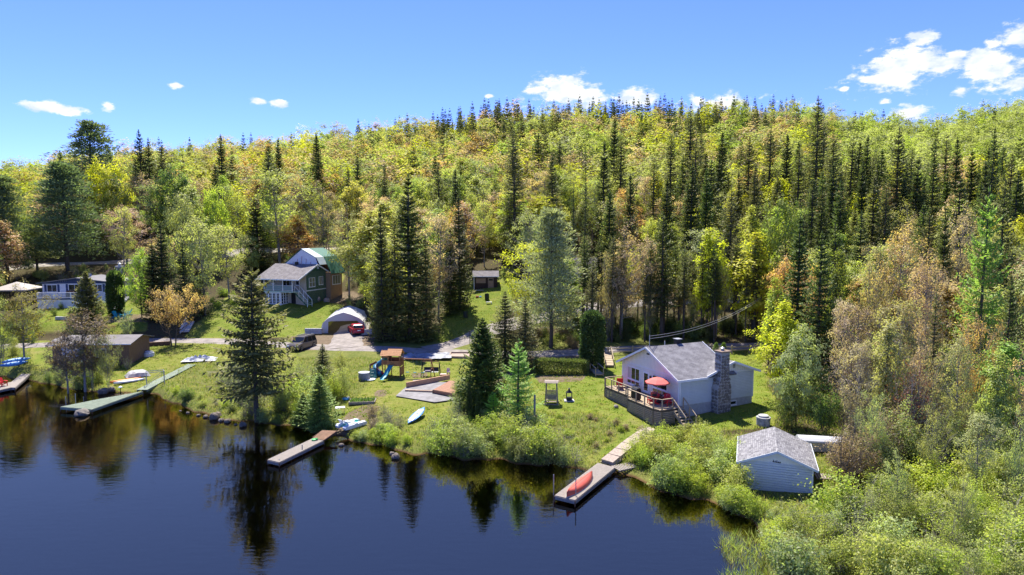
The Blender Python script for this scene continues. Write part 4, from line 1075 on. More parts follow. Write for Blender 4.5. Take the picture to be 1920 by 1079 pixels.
def behind_boathouse():
    p = G(1535, 846)
    s = thing('storage_box', 'long grey box under a rounded white cover behind the boathouse', 'box', (p.x, p.y, p.z), math.radians(-10))
    part(MB().bb(-1.45, 1.45, -.5, .5, .1, .85), 'body', mat('grey_ply', (.38, .37, .36), .8, var=.15), s)
    part(MB().prism([(-.62, .82), (.62, .82), (.6, .95), (.35, 1.12), (0, 1.2), (-.35, 1.12), (-.6, .95)], 'x', -1.6, 1.6), 'cover', mat('white_tarp', (.55, .55, .55), .5, var=.04), s)
    for x in (-1.2, 1.2): part(MB().box((x, 0, .05), (.15, .9, .12)), 'skid', BROWNW, s)
    p = G(1546, 897)
    s = thing('pallet', 'grey wooden pallet on the grass right of the boathouse', 'pallet', (p.x, p.y, p.z + .02), math.radians(-15))
    for i in range(7): part(MB().box((-.55 + i * .18, 0, .13), (.12, 1.0, .025)), 'slat', DECKG, s)
    for y in (-.42, 0, .42): part(MB().box((0, y, .06), (1.2, .09, .11)), 'bearer', DECKG, s)
    p = G(1431, 797)
    s = thing('well_ring', 'round concrete well ring with lid on the lawn behind the boathouse', 'well', (p.x, p.y, p.z - .05))
    cm = mat('mossy_concrete', (.16, .16, .15), .95, var=.1, vscale=2.5, col2=(.52, .52, .50), bump=.3)
    part(MB().lathe([(.0, 0), (.58, 0), (.58, .62), (.60, .62), (.60, .76), (.42, .78), (.42, .80)], 28), 'ring', cm, s, )
    part(MB().lathe([(.0, .79), (.42, .79), (.44, .9), (.40, .93), (.0, .94)], 28), 'lid', CONC, s)
behind_boathouse()
def gable_shed(name, label, cat, o, rz, W, D, E, R_, wall, roofm, ridge='x', base=None, ov=.3, rim=WHITE):
    """plain shed: walls of vertical boards, gable roof; o = front left corner, front along local x"""
    b = thing(name, label, cat, o, rz)
    X, Yv = Vector((1, 0, 0)), Vector((0, 1, 0))
    w = MB(); w.bb(0, W, 0, D, -1.2, E)
    k = int(W / .25)
    for i in range(k): w.bb(W * i / k + .02, W * (i + 1) / k - .02, -.02, .0, -.05, E - .02)
    for i in range(int(D / .25)):
        y = .25 * i
        if y + .25 <= D: w.bb(W, W + .02, y + .02, y + .23, -.05, E - .02)
    part(w, 'wall', wall, b)
    if ridge == 'x':
        sl = (R_ - E) / (D / 2); e0 = E - ov * sl + .05
        g = MB()
        for x in (0, W): g.add([(x, 0, E), (x, D, E), (x, D / 2, R_)], [(0, 1, 2)])
        part(g, 'gable', wall, b)
        roof_plane('roof', [(-ov, -ov, e0), (W + ov, -ov, e0), (W + ov, D / 2, R_ + .05), (-ov, D / 2, R_ + .05)], roofm, b, .08)
        roof_plane('roof', [(W + ov, D + ov, e0), (-ov, D + ov, e0), (-ov, D / 2, R_ + .05), (W + ov, D / 2, R_ + .05)], roofm, b, .08)
        part(MB().bar((-ov, -ov - .02, e0 - .05), (W + ov, -ov - .02, e0 - .05), .03, .12), 'fascia', rim, b)
    else:
        sl = (R_ - E) / (W / 2); e0 = E - ov * sl + .05
        g = MB()
        for y in (0, D): g.add([(0, y, E), (W, y, E), (W / 2, y, R_)], [(0, 1, 2)])
        part(g, 'gable', wall, b)
        roof_plane('roof', [(-ov, D + ov, e0), (-ov, -ov, e0), (W / 2, -ov, R_ + .05), (W / 2, D + ov, R_ + .05)], roofm, b, .08)
        roof_plane('roof', [(W + ov, -ov, e0), (W + ov, D + ov, e0), (W / 2, D + ov, R_ + .05), (W / 2, -ov, R_ + .05)], roofm, b, .08)
        for (p, q) in (((-ov, -ov - .02, e0 - .05), (W / 2, -ov - .02, R_)), ((W / 2, -ov - .02, R_), (W + ov, -ov - .02, e0 - .05))): part(MB().bar(p, q, .03, .14), 'rake_board', rim, b)
    return b
def garden_shed():
    p = G(889, 544)
    b = gable_shed('garden_shed', 'small dark brown garden shed at the top of the sloping lawn', 'shed', (p.x, p.y, p.z), math.radians(2), 4.1, 3.2, 2.5, 3.25, mat('dark_brown_stain', (.045, .028, .02), .8, var=.25), SHING3, 'x')
    part(MB().bb(.35, 2.05, -.08, -.02, 1.2, 2.05), 'shutter', mat('tan_board', (.30, .20, .13), .8, var=.15), b)
    d = part(MB().bb(2.45, 3.45, -.08, -.02, .05, 2.2), 'door', mat('tan_board', (.30, .20, .13), .8, var=.15), b)
    part(MB().bb(2.6, 3.3, -.1, -.075, 1.65, 1.95), 'pane', glass_mat(), d)
    part(MB().bb(-.06, .04, -.06, .04, .0, 2.5), 'corner_board', WHITE, b)
    part(MB().box((1.0, -1.0, .03), (1.4, .5, .06)), 'step', CONC, b)
garden_shed()
def green_house():
    c = P(514, 572, 5.2); rz = math.radians(-20)
    h = thing('green_house', 'two storey house with dark green gable and green metal upper roof', 'house', (c.x - 1.2, c.y + 2.0, 5.2), rz)
    X, Yv = Vector((1, 0, 0)), Vector((0, 1, 0))
    W, D = 8.2, 5.6; F2, E, R_ = 2.55, 5.75, 6.95
    BEIGE = mat('beige_siding', (.46, .40, .32), .7, var=.1)
    part(MB().bb(-.6, W - .6, .0, D, -1.5, F2), 'lower_wall', BEIGE, h)
    part(MB().bb(-.6, W - .6, .0, D, F2, E), 'upper_wall', BEIGE, h)
    w = MB(); lap_wall(w, (W - .6, 0, 0), Yv, X, D, -1.2, E, .16); gable_boards(w, (W - .6, 0, 0), Yv, X, [(-.0, E), (D, E), (D / 2, R_)], .25); part(w, 'green_wall', GREENP, h)
    # porch roof runs out over the deck
    sl = (R_ - E) / (D / 2)
    roof_plane('roof', [(-1.2, -2.6, E - 2.6 * sl), (W - .2, -2.6, E - 2.6 * sl), (W - .2, D / 2, R_ + .08), (-1.2, D / 2, R_ + .08)], SHING3, h)
    roof_plane('roof', [(W - .2, D + .4, E - .4 * sl), (-1.2, D + .4, E - .4 * sl), (-1.2, D / 2, R_ + .08), (W - .2, D / 2, R_ + .08)], SHING3, h)
    ez = E - 2.6 * sl
    part(MB().bar((-1.2, -2.63, ez - .06), (W - .2, -2.63, ez - .06), .05, .22), 'fascia', WHITE, h)
    for (p, q) in (((W - .17, -2.6, ez - .06), (W - .17, D / 2, R_)), ((W - .17, D / 2, R_), (W - .17, D + .4, E - .4 * sl - .06))): part(MB().bar(p, q, .05, .22), 'rake_board', WHITE, h)
    # deck and glazed room below
    part(MB().bb(.3, 6.4, -2.2, 0, F2 - .2, F2), 'balcony_floor', mat('pale_green_paint', (.42, .55, .48), .6), h)
    for x in (.35, 2.3, 4.3, 6.3): part(MB().box((x, -2.1, (F2 + ez) / 2 - .05), (.13, .13, ez - F2)), 'porch_post', WHITE, h)
    railing(h, [(.35, -.05, F2), (.35, -2.1, F2), (6.3, -2.1, F2)], 1.0, WHITE, .09, 2.0, balusters=.0, mid=True, name='hand_rail')
    MB().bb(.42, 6.25, -2.1, -2.08, F2 + .14, F2 + .92).build('glass_panel', mat('pale_glass', (.22, .29, .31), .15, spec=.6), h)
    part(MB().bb(.4, 3.75, -2.05, -.02, -.5, F2 - .2), 'sunroom_wall', WHITE, h)
    for i in range(4): window(h, (.5 + i * .8, -2.05, .25), X, -Yv, .62, 1.9, cols=2, rows=4, fr=.06, name='glass_door')
    for i in range(3): window(h, (3.75, -1.95 + i * .62, .25), Yv, X, .5, 1.9, cols=1, rows=4, fr=.06, name='glass_door')
    part(MB().bb(4.4, 5.3, -.06, -.01, 0, 2.1), 'door', DARKIN, h)  # flat near-black panel, darkness of the room put into its colour
    window(h, (.1, 0, F2 + 1.1), X, -Yv, .9, .8); window(h, (2.6, 0, F2 + .1), X, -Yv, 2.4, 2.0, cols=3, name='patio_door')
    window(h, (5.4, 0, F2 + .9), X, -Yv, .8, 1.0)
    window(h, (W - .58, .7, F2 + .55), Yv, X, 1.7, 1.65, cols=2, rows=2, pane=mat('painted_sunlit_glass', (.20, .19, .12), .1)); window(h, (W - .58, 3.5, F2 + .75), Yv, X, 1.2, 1.5, cols=2, pane=mat('painted_sunlit_glass', (.20, .19, .12), .1))  # sunlight on these panes is put into the glass colour
    part(MB().bb(W - .62, W - .55, -.02, D, F2 - .12, F2 + .02), 'trim_board', WHITE, h)
    # outside stair
    for i in range(9): part(MB().bb(6.4 + i * .28, 6.72 + i * .28, -1.6, -.4, F2 - .25 - i * .26, F2 - .2 - i * .26), 'stair_tread', mat('pale_green_paint', (.42, .55, .48), .6), h)
    for y in (-1.62, -.38):
        part(MB().bar((6.4, y, F2 - .3), (9.0, y, .0), .05, .22), 'stair_stringer', GREENP, h); part(MB().bar((6.4, y, F2 + .9), (9.0, y, 1.0), .06, .07), 'stair_rail', WHITE, h)
        for k in range(4): part(MB().box((6.4 + k * .86, y, F2 + .3 - k * .8), (.06, .06, 1.1)), 'stair_post', WHITE, h)
    # rear block with gambrel roof
    part(MB().bb(1.2, 8.6, D, D + 3.6, -1, 5.3), 'rear_wall', mat('ochre_brown_board', (.32, .20, .11), .75, var=.15), h)
    window(h, (8.6, D + .6, F2 + .6), Yv, X, 2.4, 1.7, cols=3, pane=mat('painted_sunlit_glass', (.20, .19, .12), .1))
    prof = [(-.2, 6.4), (4.4, 9.7), (7.4, 8.2), (9.1, 5.2)]
    y0, y1 = 3.0, D + 3.9
    def pl(a, b, ya, yb, m, nm='metal_roof'): part(MB().slab([(a[0], ya, a[1]), (b[0], ya, b[1]), (b[0], yb, b[1]), (a[0], yb, a[1])][::-1], .08), nm, m, h)
    PALER = mat('pale_metal_roof', (.55, .62, .60), .4, var=.06)
    pl(prof[0], prof[1], y0, y1, GREENR); pl(prof[1], prof[2], y0, D - .4, PALER); pl((4.4, 9.7), (7.4, 8.2), D - .4, y1, GREENR); pl((7.4, 8.2), (9.1, 5.2), D - .3, y1, GREENR)
    pl((7.4, 8.2), (8.1, 6.9), y0 + .2, D - .3, PALER)
    part(MB().prism([(.4, 6.2), (.4, 6.75), (4.4, 9.6), (7.35, 8.1), (8.0, 6.2)], 'y', y0 + .1, y0 + .2), 'upper_gable', mat('building_wrap', (.70, .71, .72), .6, var=.08), h)
    for i in range(7): part(MB().bar((1.4 + i * .95, y0 + .07, 6.4), (1.6 + i * .95, y0 + .07, min(8.7, 6.9 + (i if i < 4 else 6 - i) * .5)), .05, .04), 'batten', mat('red_oxide', (.45, .16, .11), .7), h)
    part(MB().prism([(.4, 6.15), (4.4, 9.0), (9.0, 5.2), (8.9, 5.0), (1.2, 5.0)], 'y', y1 - .2, y1 - .1), 'rear_gable', mat('ochre_brown_board', (.34, .19, .08), .75), h)
    part(MB().box((3.7, D / 2 - .3, R_ + .2), (.5, .4, .5)), 'roof_vent', DARKM, h)
green_house()
def blue_house():
    o = Vector(((76 - 960) / F_PX * 112, 112 - 1.2, 0)); rz = math.radians(6)
    h = thing('bungalow', 'white bungalow with navy blue shutters and a white railed deck', 'house', (o.x, o.y + 1.2, 5.3), rz)
    X, Yv = Vector((1, 0, 0)), Vector((0, 1, 0))
    W, D, F_, E, R_ = 11.4, 7.5, 1.5, 4.0, 4.75
    w = MB(); lap_wall(w, (0, 0, 0), X, -Yv, W, F_ - 1.6, E, .2); lap_wall(w, (W, 0, 0), Yv, X, D, F_ - 1.6, E, .2); lap_wall(w, (0, D, 0), -Yv, -X, D, F_ - 1.6, E, .2); part(w, 'wall', WHITE, h)
    part(MB().bb(.1, W - .1, .1, D, -1, F_), 'foundation', CONC, h)
    g = MB(); gable_boards(g, (0, 0, 0), X, -Yv, [(0, E), (W, E), (W / 2, R_)], .3); part(g, 'gable_boards', BLUEP, h)
    part(MB().bb(-.02, W + .02, -.05, -.01, E - .18, E + .06), 'trim_board', BLUEP, h)
    RF = mat('grey_membrane_roof', (.16, .155, .16), .85, var=.2, vscale=1)
    sl = (R_ - E) / (W / 2)
    part(MB().slab([(-.7, D + .5, E - .7 * sl + .1), (-.7, -.6, E - .7 * sl + .1), (W / 2, -.6, R_ + .1), (W / 2, D + .5, R_ + .1)], .14), 'roof', RF, h)
    part(MB().slab([(W / 2, D + .5, R_ + .1), (W / 2, -.6, R_ + .1), (W + .6, -.6, E - .6 * sl + .1), (W + .6, D + .5, E - .6 * sl + .1)], .14), 'roof', RF, h)
    window(h, (.75, 0, F_ + .9), X, -Yv, 1.6, 1.25, cols=2, shutters=BLUEP); window(h, (4.2, 0, F_ + .35), X, -Yv, 2.0, 1.85, cols=2, shutters=BLUEP, name='patio_door'); window(h, (8.2, 0, F_ + .9), X, -Yv, 1.5, 1.25, cols=2, shutters=BLUEP)
    part(MB().bb(W - .1, W + .03, -.05, .08, F_ - 1.2, E), 'corner_board', BLUEP, h)
    # deck
    part(MB().bb(.5, 8.6, -2.6, -.05, F_ - .15, F_), 'deck_floor', BLUEP, h)
    sk = MB(); k = 40
    for i in range(k): sk.bb(.55 + 8.0 * i / k, .55 + 8.0 * (i + .82) / k, -2.58, -2.54, -.8, F_ - .2)
    part(sk, 'skirt_boards', WHITE, h)
    railing(h, [(.55, -.1, F_), (.55, -2.55, F_), (8.5, -2.55, F_), (8.5, -.1, F_)], 1.0, WHITE, .14, 2.7, balusters=.14, name='hand_rail')
    b = thing('covered_barbecue', 'dark covered barbecue behind the white deck railing', 'barbecue', Matrix.Translation((o.x, o.y + 1.2, 5.3)) @ Matrix.Rotation(rz, 4, 'Z') @ Vector((5.2, -1.2, F_)), rz)
    part(MB().bb(-.7, .7, -.3, .3, 0, .9), 'cabinet', DARKM, b); part(MB().prism([(-.3, .9), (.3, .9), (.25, 1.15), (0, 1.25), (-.25, 1.15)], 'x', -.65, .65), 'lid', BROWNW, b)
    ch = part(MB().bb(W + .05, W + 1.05, 1.2, 2.1, -1, 6.6), 'chimney', MORT, h)
    stones(ch, [((W + .05, 1.2, 0), X, -Yv, lambda z: .02, lambda z: .98, -.2, 6.5), ((W + 1.05, 1.2, 0), Yv, X, lambda z: .02, lambda z: .88, -.2, 6.5)], .34, 17, [STONE, STONE2])
    part(MB().bb(W - .05, W + 1.15, 1.1, 2.2, 6.6, 6.72), 'cap', CONC, ch); part(MB().lathe([(.25, 6.72), (.25, 7.05), (.3, 7.1), (.05, 7.3)], 10, (W + .55, 1.65, 0)), 'flue', METALG, ch)
    dish = part(MB().lathe([(.02, 0), (.2, .03), (.34, .12), (.36, .12), (.2, .01)], 14, (0, 0, 0)), 'satellite_dish', METALG, h); dish.location = (7.6, .2, R_ + .45); dish.rotation_euler = (1.1, 0, .4)
    part(MB().tube([(7.6, .2, R_ - .1), (7.6, .2, R_ + .45)], .025, 6), 'dish_mast', METALG, h)
    # gazebo on the left
    p = Vector(((20 - 960) / F_PX * 112, 110, 0))
    z = thing('gazebo', 'square gazebo with pale fabric pyramid roof at the left edge', 'gazebo', (p.x, p.y + 3, 5.7), .15)
    q = 2.9; vs = [(-q, -q, 2.5), (q, -q, 2.5), (q, q, 2.5), (-q, q, 2.5), (0, 0, 3.7)] + [(-q, -q, 2.3), (q, -q, 2.3), (q, q, 2.3), (-q, q, 2.3)]
    part(MB().add(vs, [(0, 1, 4), (1, 2, 4), (2, 3, 4), (3, 0, 4), (0, 5, 6, 1), (1, 6, 7, 2), (2, 7, 8, 3), (3, 8, 5, 0)]), 'canopy', mat('beige_canvas', (.42, .38, .33), .8, var=.06), z)
    for sx in (-1, 1):
        for sy in (-1, 1): part(MB().box((sx * 2.7, sy * 2.7, .7), (.1, .1, 3.4)), 'post', DARKM, z)
blue_house()
def left_sheds():
    p = P(100, 690, .9)
    b = gable_shed('lakeside_shed', 'brown lakeside shed with flat grey roof behind the leafless tree', 'shed', (p.x, p.y, 1.3), math.radians(4), 9.4, 5.4, 2.7, 3.3, mat('brown_plank', (.20, .125, .075), .85, var=.25, stretch=(4, 4, .5)), mat('light_grey_roof', (.19, .175, .165), .9, var=.2, vscale=1), 'x', ov=.5)
    part(MB().bb(1.2, 3.8, -.09, -.03, .1, 2.3), 'garage_door', mat('pale_blue_panel', (.42, .50, .60), .5, var=.1), b)
    window(b, (5.2, -.02, .9), (1, 0, 0), (0, -1, 0), 1.4, 1.1, cols=2)
    for x in (.3, 3.2, 6.2, 9.1): part(MB().box((x, .15, -.6), (.2, .2, 1.4)), 'stilt', BROWNW, b)
    p = P(398, 548, 5.6)
    b = gable_shed('storage_shed', 'pale olive storage shed half hidden behind birches', 'shed', (p.x, p.y, 5.2), math.radians(-14), 5.4, 6.5, 3.4, 4.9, mat('pale_olive_siding', (.40, .41, .33), .8, var=.08), mat('pale_olive_roof', (.45, .45, .38), .8, var=.08), 'y')
    part(MB().bb(1.4, 3.8, -.09, -.03, 0, 2.4), 'door', mat('pale_olive_door', (.34, .35, .29), .8), b)
    # grey house seen through the pine
    p = P(1062, 548, 7.0)
    b = gable_shed('grey_house', 'pale blue-grey house seen in pieces behind the big white pine', 'house', (p.x, p.y + 2, 6.6), math.radians(8), 8.5, 6.5, 3.9, 6.4, mat('blue_grey_siding', (.46, .52, .60), .7, var=.08), SHING3, 'x')
    window(b, (1.2, -.02, 1.5), (1, 0, 0), (0, -1, 0), 1.6, 1.2, cols=2); window(b, (4.5, -.02, 1.5), (1, 0, 0), (0, -1, 0), 1.6, 1.2, cols=2); window(b, (3.2, -.02, 3.0 - .6), (1, 0, 0), (0, -1, 0), .8, 1.2)
    # houses far up on the left
    for (x, y, Y, lab, wc) in ((275, 400, 175, 'white house half hidden by trees on the left hillside', WHITE), (75, 432, 150, 'grey house among pines at the upper left', mat('grey_siding_far', (.45, .44, .42), .8))):
        q = PY(x, y, Y); z0 = gh(q.x, Y)
        b = gable_shed('hillside_house', lab, 'house', (q.x, Y, z0 - .3), .1, 8, 7, 3.0, 4.8, wc, SHING3, 'x')
        window(b, (1.2, -.02, 1.0), (1, 0, 0), (0, -1, 0), 1.5, 1.2, cols=2); window(b, (4.6, -.02, 1.0), (1, 0, 0), (0, -1, 0), 1.5, 1.2, cols=2)
left_sheds()
# ------------------------------------------------------------------ docks, boats and everything in the yards
def dock(name, label, a, b, c, d, n, m, legs=True, t=.06, frame=.22, foot=-1.5):
    """floating or standing dock: a, b front corners, c, d back corners"""
    a, b, c, d = map(Vector, (a, b, c, d)); o = (a + b + c + d) / 4; o.z = 0
    k = thing(name, label, 'dock', o)
    L_ = [p - o for p in (a, b, c, d)]
    mb = planks(MB(), *L_, n, t); tag(part(mb, 'deck_boards', m, k))
    z = Vector((0, 0, -t - frame / 2))
    for p, q in ((0, 1), (1, 2), (2, 3), (3, 0)): part(MB().bar(L_[p] + z, L_[q] + z, .06, frame), 'beam', m, k)
    if legs:
        for p in L_: part(MB().tube([(p.x, p.y, foot), (p.x, p.y, p.z - t)], .05, 6), 'leg', BROWNW, k)
    return k
def pole(name, label, px, py_b, py_t, r=.035, m=METALG, z=0.0, cat='pole'):
    b = P(px, py_b, z); t = PY(px, py_t, b.y)
    o = MB().tube([(0, 0, -1.2), (0, 0, t.z - z - .02), (0, 0, t.z - z)], [r, r, r * .6], 7).build(name, m)
    o.location = (b.x, b.y, z); return tag(o, label, cat)
def docks():
    z = .45
    dock('dock', 'grey wooden dock with red canoe in front of the cottage', P(1040, 929, z), P(1078.3, 938, z), P(1153, 876.7, z), P(1121, 868, z), 50, DECKG)
    pole('mooring_pole', 'thin metal pole left of the canoe dock', 1038, 929, 890)
    pole('mooring_pole', 'thin metal pole standing beside the red canoe', 1079.5, 942, 896)
    a, b = P(1062, 934, z), P(1111, 893, z)
    # canoe turned upside down
    L_ = (b - a).length; ang = math.atan2(b.y - a.y, b.x - a.x)
    c = thing('canoe', 'red canoe lying upside down on the grey dock', 'canoe', ((a.x + b.x) / 2, (a.y + b.y) / 2, z), ang)
    n, mseg = 21, 12; vs, fs = [], []
    for i in range(n):
        s = -1 + 2 * i / (n - 1); wd = .44 * (1 - abs(s) ** 2.4) + .012; hh = .40 + .12 * abs(s) ** 4; sheer = .02 + .0 * s
        for j in range(mseg + 1):
            an = PI * j / mseg
            vs.append((s * L_ / 2 * (1 - .03 * math.sin(an)), -math.cos(an) * wd, sheer + hh * math.sin(an) ** .8 * (1 - .25 * abs(s) ** 6)))
    for i in range(n - 1):
        for j in range(mseg): fs.append((i * (mseg + 1) + j, i * (mseg + 1) + j + 1, (i + 1) * (mseg + 1) + j + 1, (i + 1) * (mseg + 1) + j))
    part(MB().add(vs, fs), 'hull', mat('faded_red_hull', (.56, .11, .07), .5, var=.1, vscale=2), c, True)
    for sg in (-1, 1): part(MB().tube([(s * L_ / 2, sg * (.45 * (1 - abs(s) ** 2.4) + .012), .03) for s in np.linspace(-1, 1, 15)], .022, 5), 'gunwale', mat('pale_trim', (.5, .48, .45), .6), c)
    part(MB().tube([(s * L_ / 2, 0, .425 + .06 * abs(s) ** 4 - .0) for s in np.linspace(-.9, .9, 9)], .014, 5), 'keel_strip', mat('faded_red_hull', (.56, .11, .07), .5), c)
    # stepped timber path up to the cottage
    k = thing('timber_path', 'stepped path of timber framed slabs from dock to deck', 'path')
    pts = [G(x, y) for x, y in ((1138, 873), (1152, 862), (1165, 851), (1178, 840), (1190, 831), (1201, 823), (1212, 816), (1224, 811))]
    for i, (p, q) in enumerate(zip(pts, pts[1:])):
        d_ = (q - p); d_.z = 0; u = d_.normalized(); nn = Vector((-u.y, u.x, 0)) * .55; zt = 0
        pc, qc = Vector((p.x, p.y, p.z + .09)), Vector((q.x, q.y, q.z + .09))
        part(MB().slab([pc - nn + u * .06, pc + nn + u * .06, qc + nn - u * .04, qc - nn - u * .04], .3), 'slab', mat('pinkish_gravel', (.36, .29, .23), .95, var=.25, vscale=8), k)
        part(MB().bar(pc - nn * 1.08, pc + nn * 1.08, .09, .14), 'cross_timber', DECKW, k)
        for sg in (-1, 1): part(MB().bar(pc + nn * sg * 1.06, qc + nn * sg * 1.06, .08, .12), 'edge_timber', DECKW, k)
    p = G(1171, 879)
    s = thing('wooden_grating', 'grey slatted wooden platform beside the canoe dock', 'platform', (p.x, p.y, p.z + .05), .5)
    for i in range(9): part(MB().box((-.8 + i * .2, 0, .12), (.14, 1.1, .03)), 'slat', DECKG, s)
    for y in (-.45, .45): part(MB().box((0, y, .05), (1.8, .1, .1)), 'bearer', DECKG, s)
    # narrow dock in the middle
    z = .4
    dock('dock', 'narrow pale dock with brown ramp in the middle of the shore', P(501.5, 862, z), P(523.6, 867, z), P(607, 826, z), P(586.5, 822, z), 40, DECKG)
    k = thing('dock_ramp', 'brown wooden ramp between shore and the narrow pale dock', 'ramp')
    r1, r2 = P(632, 808, .85), P(604, 807, .85)
    part(planks(MB(), P(586.5, 821.5, z + .05), P(607, 825.5, z + .05), r1, r2, 22, .05), 'deck_boards', mat('red_brown_wood', (.36, .22, .13), .85, var=.2, vscale=3), k)
    part(MB().bar(P(607, 826, z - .08), r1 + Vector((0, 0, -.12)), .06, .2), 'beam', BROWNW, k); part(MB().bar(P(586.5, 822, z - .08), r2 + Vector((0, 0, -.12)), .06, .2), 'beam', BROWNW, k)
    for i, (x, yb, yt) in enumerate(((546, 846, 831), (567, 851, 834), (524, 872, 861))):
        pole('mooring_pole', ('left metal pole at the side of the narrow pale dock', 'right metal pole at the side of the narrow pale dock', 'metal pole at the outer corner of the narrow pale dock')[i], x, yb, yt, .045)
    p = P(589, 826, z)
    f = thing('toy_float', 'small green toy lying at the inner end of the narrow dock', 'toy', p)
    part(MB().lathe([(.05, .02), (.2, .04), (.22, .1), (.12, .14)], 12), 'ring', mat('green_plastic', (.04, .42, .10), .5), f); part(MB().box((.2, .05, .1), (.2, .12, .14)), 'head', mat('green_plastic', (.04, .42, .10), .5), f)
    # green dock on the left
    z = .5
    k = dock('dock', 'wide pale green dock reaching into the lake on the left', P(113, 763, z), P(172, 768, z), P(268, 734, z), P(188, 748, z), 46, DECKGR)
    pole('mooring_pole', 'taller pole at the outer end of the green dock', 142.5, 764, 738); pole('mooring_pole', 'shorter pole at the outer end of the green dock', 124, 762, 744)
    pole('mooring_pole', 'short pole behind the green dock', 157, 752, 744)
    pts = [P(266, 732, .55), G(300, 714, .1), G(330, 699, .1), G(360, 684, .1)]
    w = thing('boardwalk', 'long narrow pale green boardwalk climbing from the green dock', 'boardwalk')
    for i, (p, q) in enumerate(zip(pts, pts[1:])):
        u = (q - p).normalized(); nn = Vector((-u.y, u.x, 0)) * .6
        part(planks(MB(), p - nn, p + nn, q + nn, q - nn, 16, .05), 'board_section', DECKGR, w)
        for sg in (-1, 1): part(MB().bar(p + nn * sg * .9 - Vector((0, 0, .12)), q + nn * sg * .9 - Vector((0, 0, .12)), .06, .14), 'bearer', DECKGR, w)
    # leftmost dock with red chair
    z = .45
    dock('dock', 'grey dock at the left edge carrying a red chair', P(-60, 745, z), P(20, 727, z), P(24, 716, z), P(-50, 728, z), 30, DECKG)
    dock('dock', 'grey gangway joining the leftmost dock to the shore', P(8, 727, z), P(28, 727, z), P(70, 690, .6), P(56, 689, .6), 30, DECKG)
    adirondack('dock_chair', 'red slatted chair on the leftmost dock', P(5, 724, .47), 1.2, REDP)
    p = P(155, 778, 0.0)
    rock('boulder', 'grey boulder in the water at the end of the green dock', (p.x, p.y, -.2), 1.7, .72, 5, mat('lake_boulder', (.17, .15, .125), .9, var=.35, bump=.6))
def rock(name, label, loc, w, h, seed, m=STONE2, group=None):
    r = np.random.RandomState(seed)
    n1, n2 = 9, 14; vs = []
    for i in range(n1):
        th = PI * i / (n1 - 1)
        for j in range(n2):
            a = 2 * PI * j / n2; f = 1 + .14 * math.sin(3 * a + seed) * math.sin(th) + r.uniform(-.09, .09) * (0 < i < n1 - 1)
            vs.append((w / 2 * f * math.sin(th) * math.cos(a), w * .4 * f * math.sin(th) * math.sin(a), h * .5 + h * .62 * f * math.cos(th)))
    fs = [(i * n2 + j, (i + 1) * n2 + j, (i + 1) * n2 + (j + 1) % n2, i * n2 + (j + 1) % n2) for i in range(n1 - 1) for j in range(n2)]
    o = MB().add(vs, fs).build(name, m); o.location = loc; o.rotation_euler = (0, 0, seed)
    return tag(o, label, 'rock', group)
docks()
def shore_rocks():
    k = 0
    for (x, y, w) in ((405, 785, 1.2), (386, 783, .6), (372, 780, .45), (427, 792, .7), (442, 797, .4), (352, 775, .4), (338, 771, .3), (397, 787, .35), (416, 788, .4), (640, 836, .5), (742, 859, .8), (735, 852, .5), (1130, 897, .8), (1140, 892, .6), (455, 799, .8), (415, 790, .6), (195, 738, 1.2), (210, 733, .9)):
        p = G(x, y); k += 1
        rock('shore_rock', 'grey stone lying along the water edge' , (p.x, p.y, p.z - .1), w, w * .55, k, mat('shore_stone', (.17, .14, .11), .9, var=.35, vscale=3, bump=.5), 'stones along the shore')
shore_rocks()
def hull(name, label, cat, loc, rz, L_, W, H, m, rx=0.0, flat=.2, group=None, pw=2.2):
    """a slim closed hull: kayak or board"""
    n, ms = 17, 12; vs, fs = [], []
    for i in range(n):
        s = -1 + 2 * i / (n - 1); wd = W / 2 * (1 - abs(s) ** pw) + .006
        for j in range(ms):
            a = 2 * PI * j / ms
            vs.append((s * L_ / 2, wd * math.cos(a), H / 2 + H / 2 * math.sin(a) * (1 - flat * abs(s) ** 3) + .06 * H * abs(s) ** 4))
    fs = [(i * ms + j, i * ms + (j + 1) % ms, (i + 1) * ms + (j + 1) % ms, (i + 1) * ms + j) for i in range(n - 1) for j in range(ms)]
    fs += [tuple(range(ms - 1, -1, -1)), tuple((n - 1) * ms + j for j in range(ms))]
    e = thing(name, label, cat, loc, rz, group); e.rotation_euler = (rx, 0, rz)
    part(MB().add(vs, fs), 'hull', m, e, True)
    return e
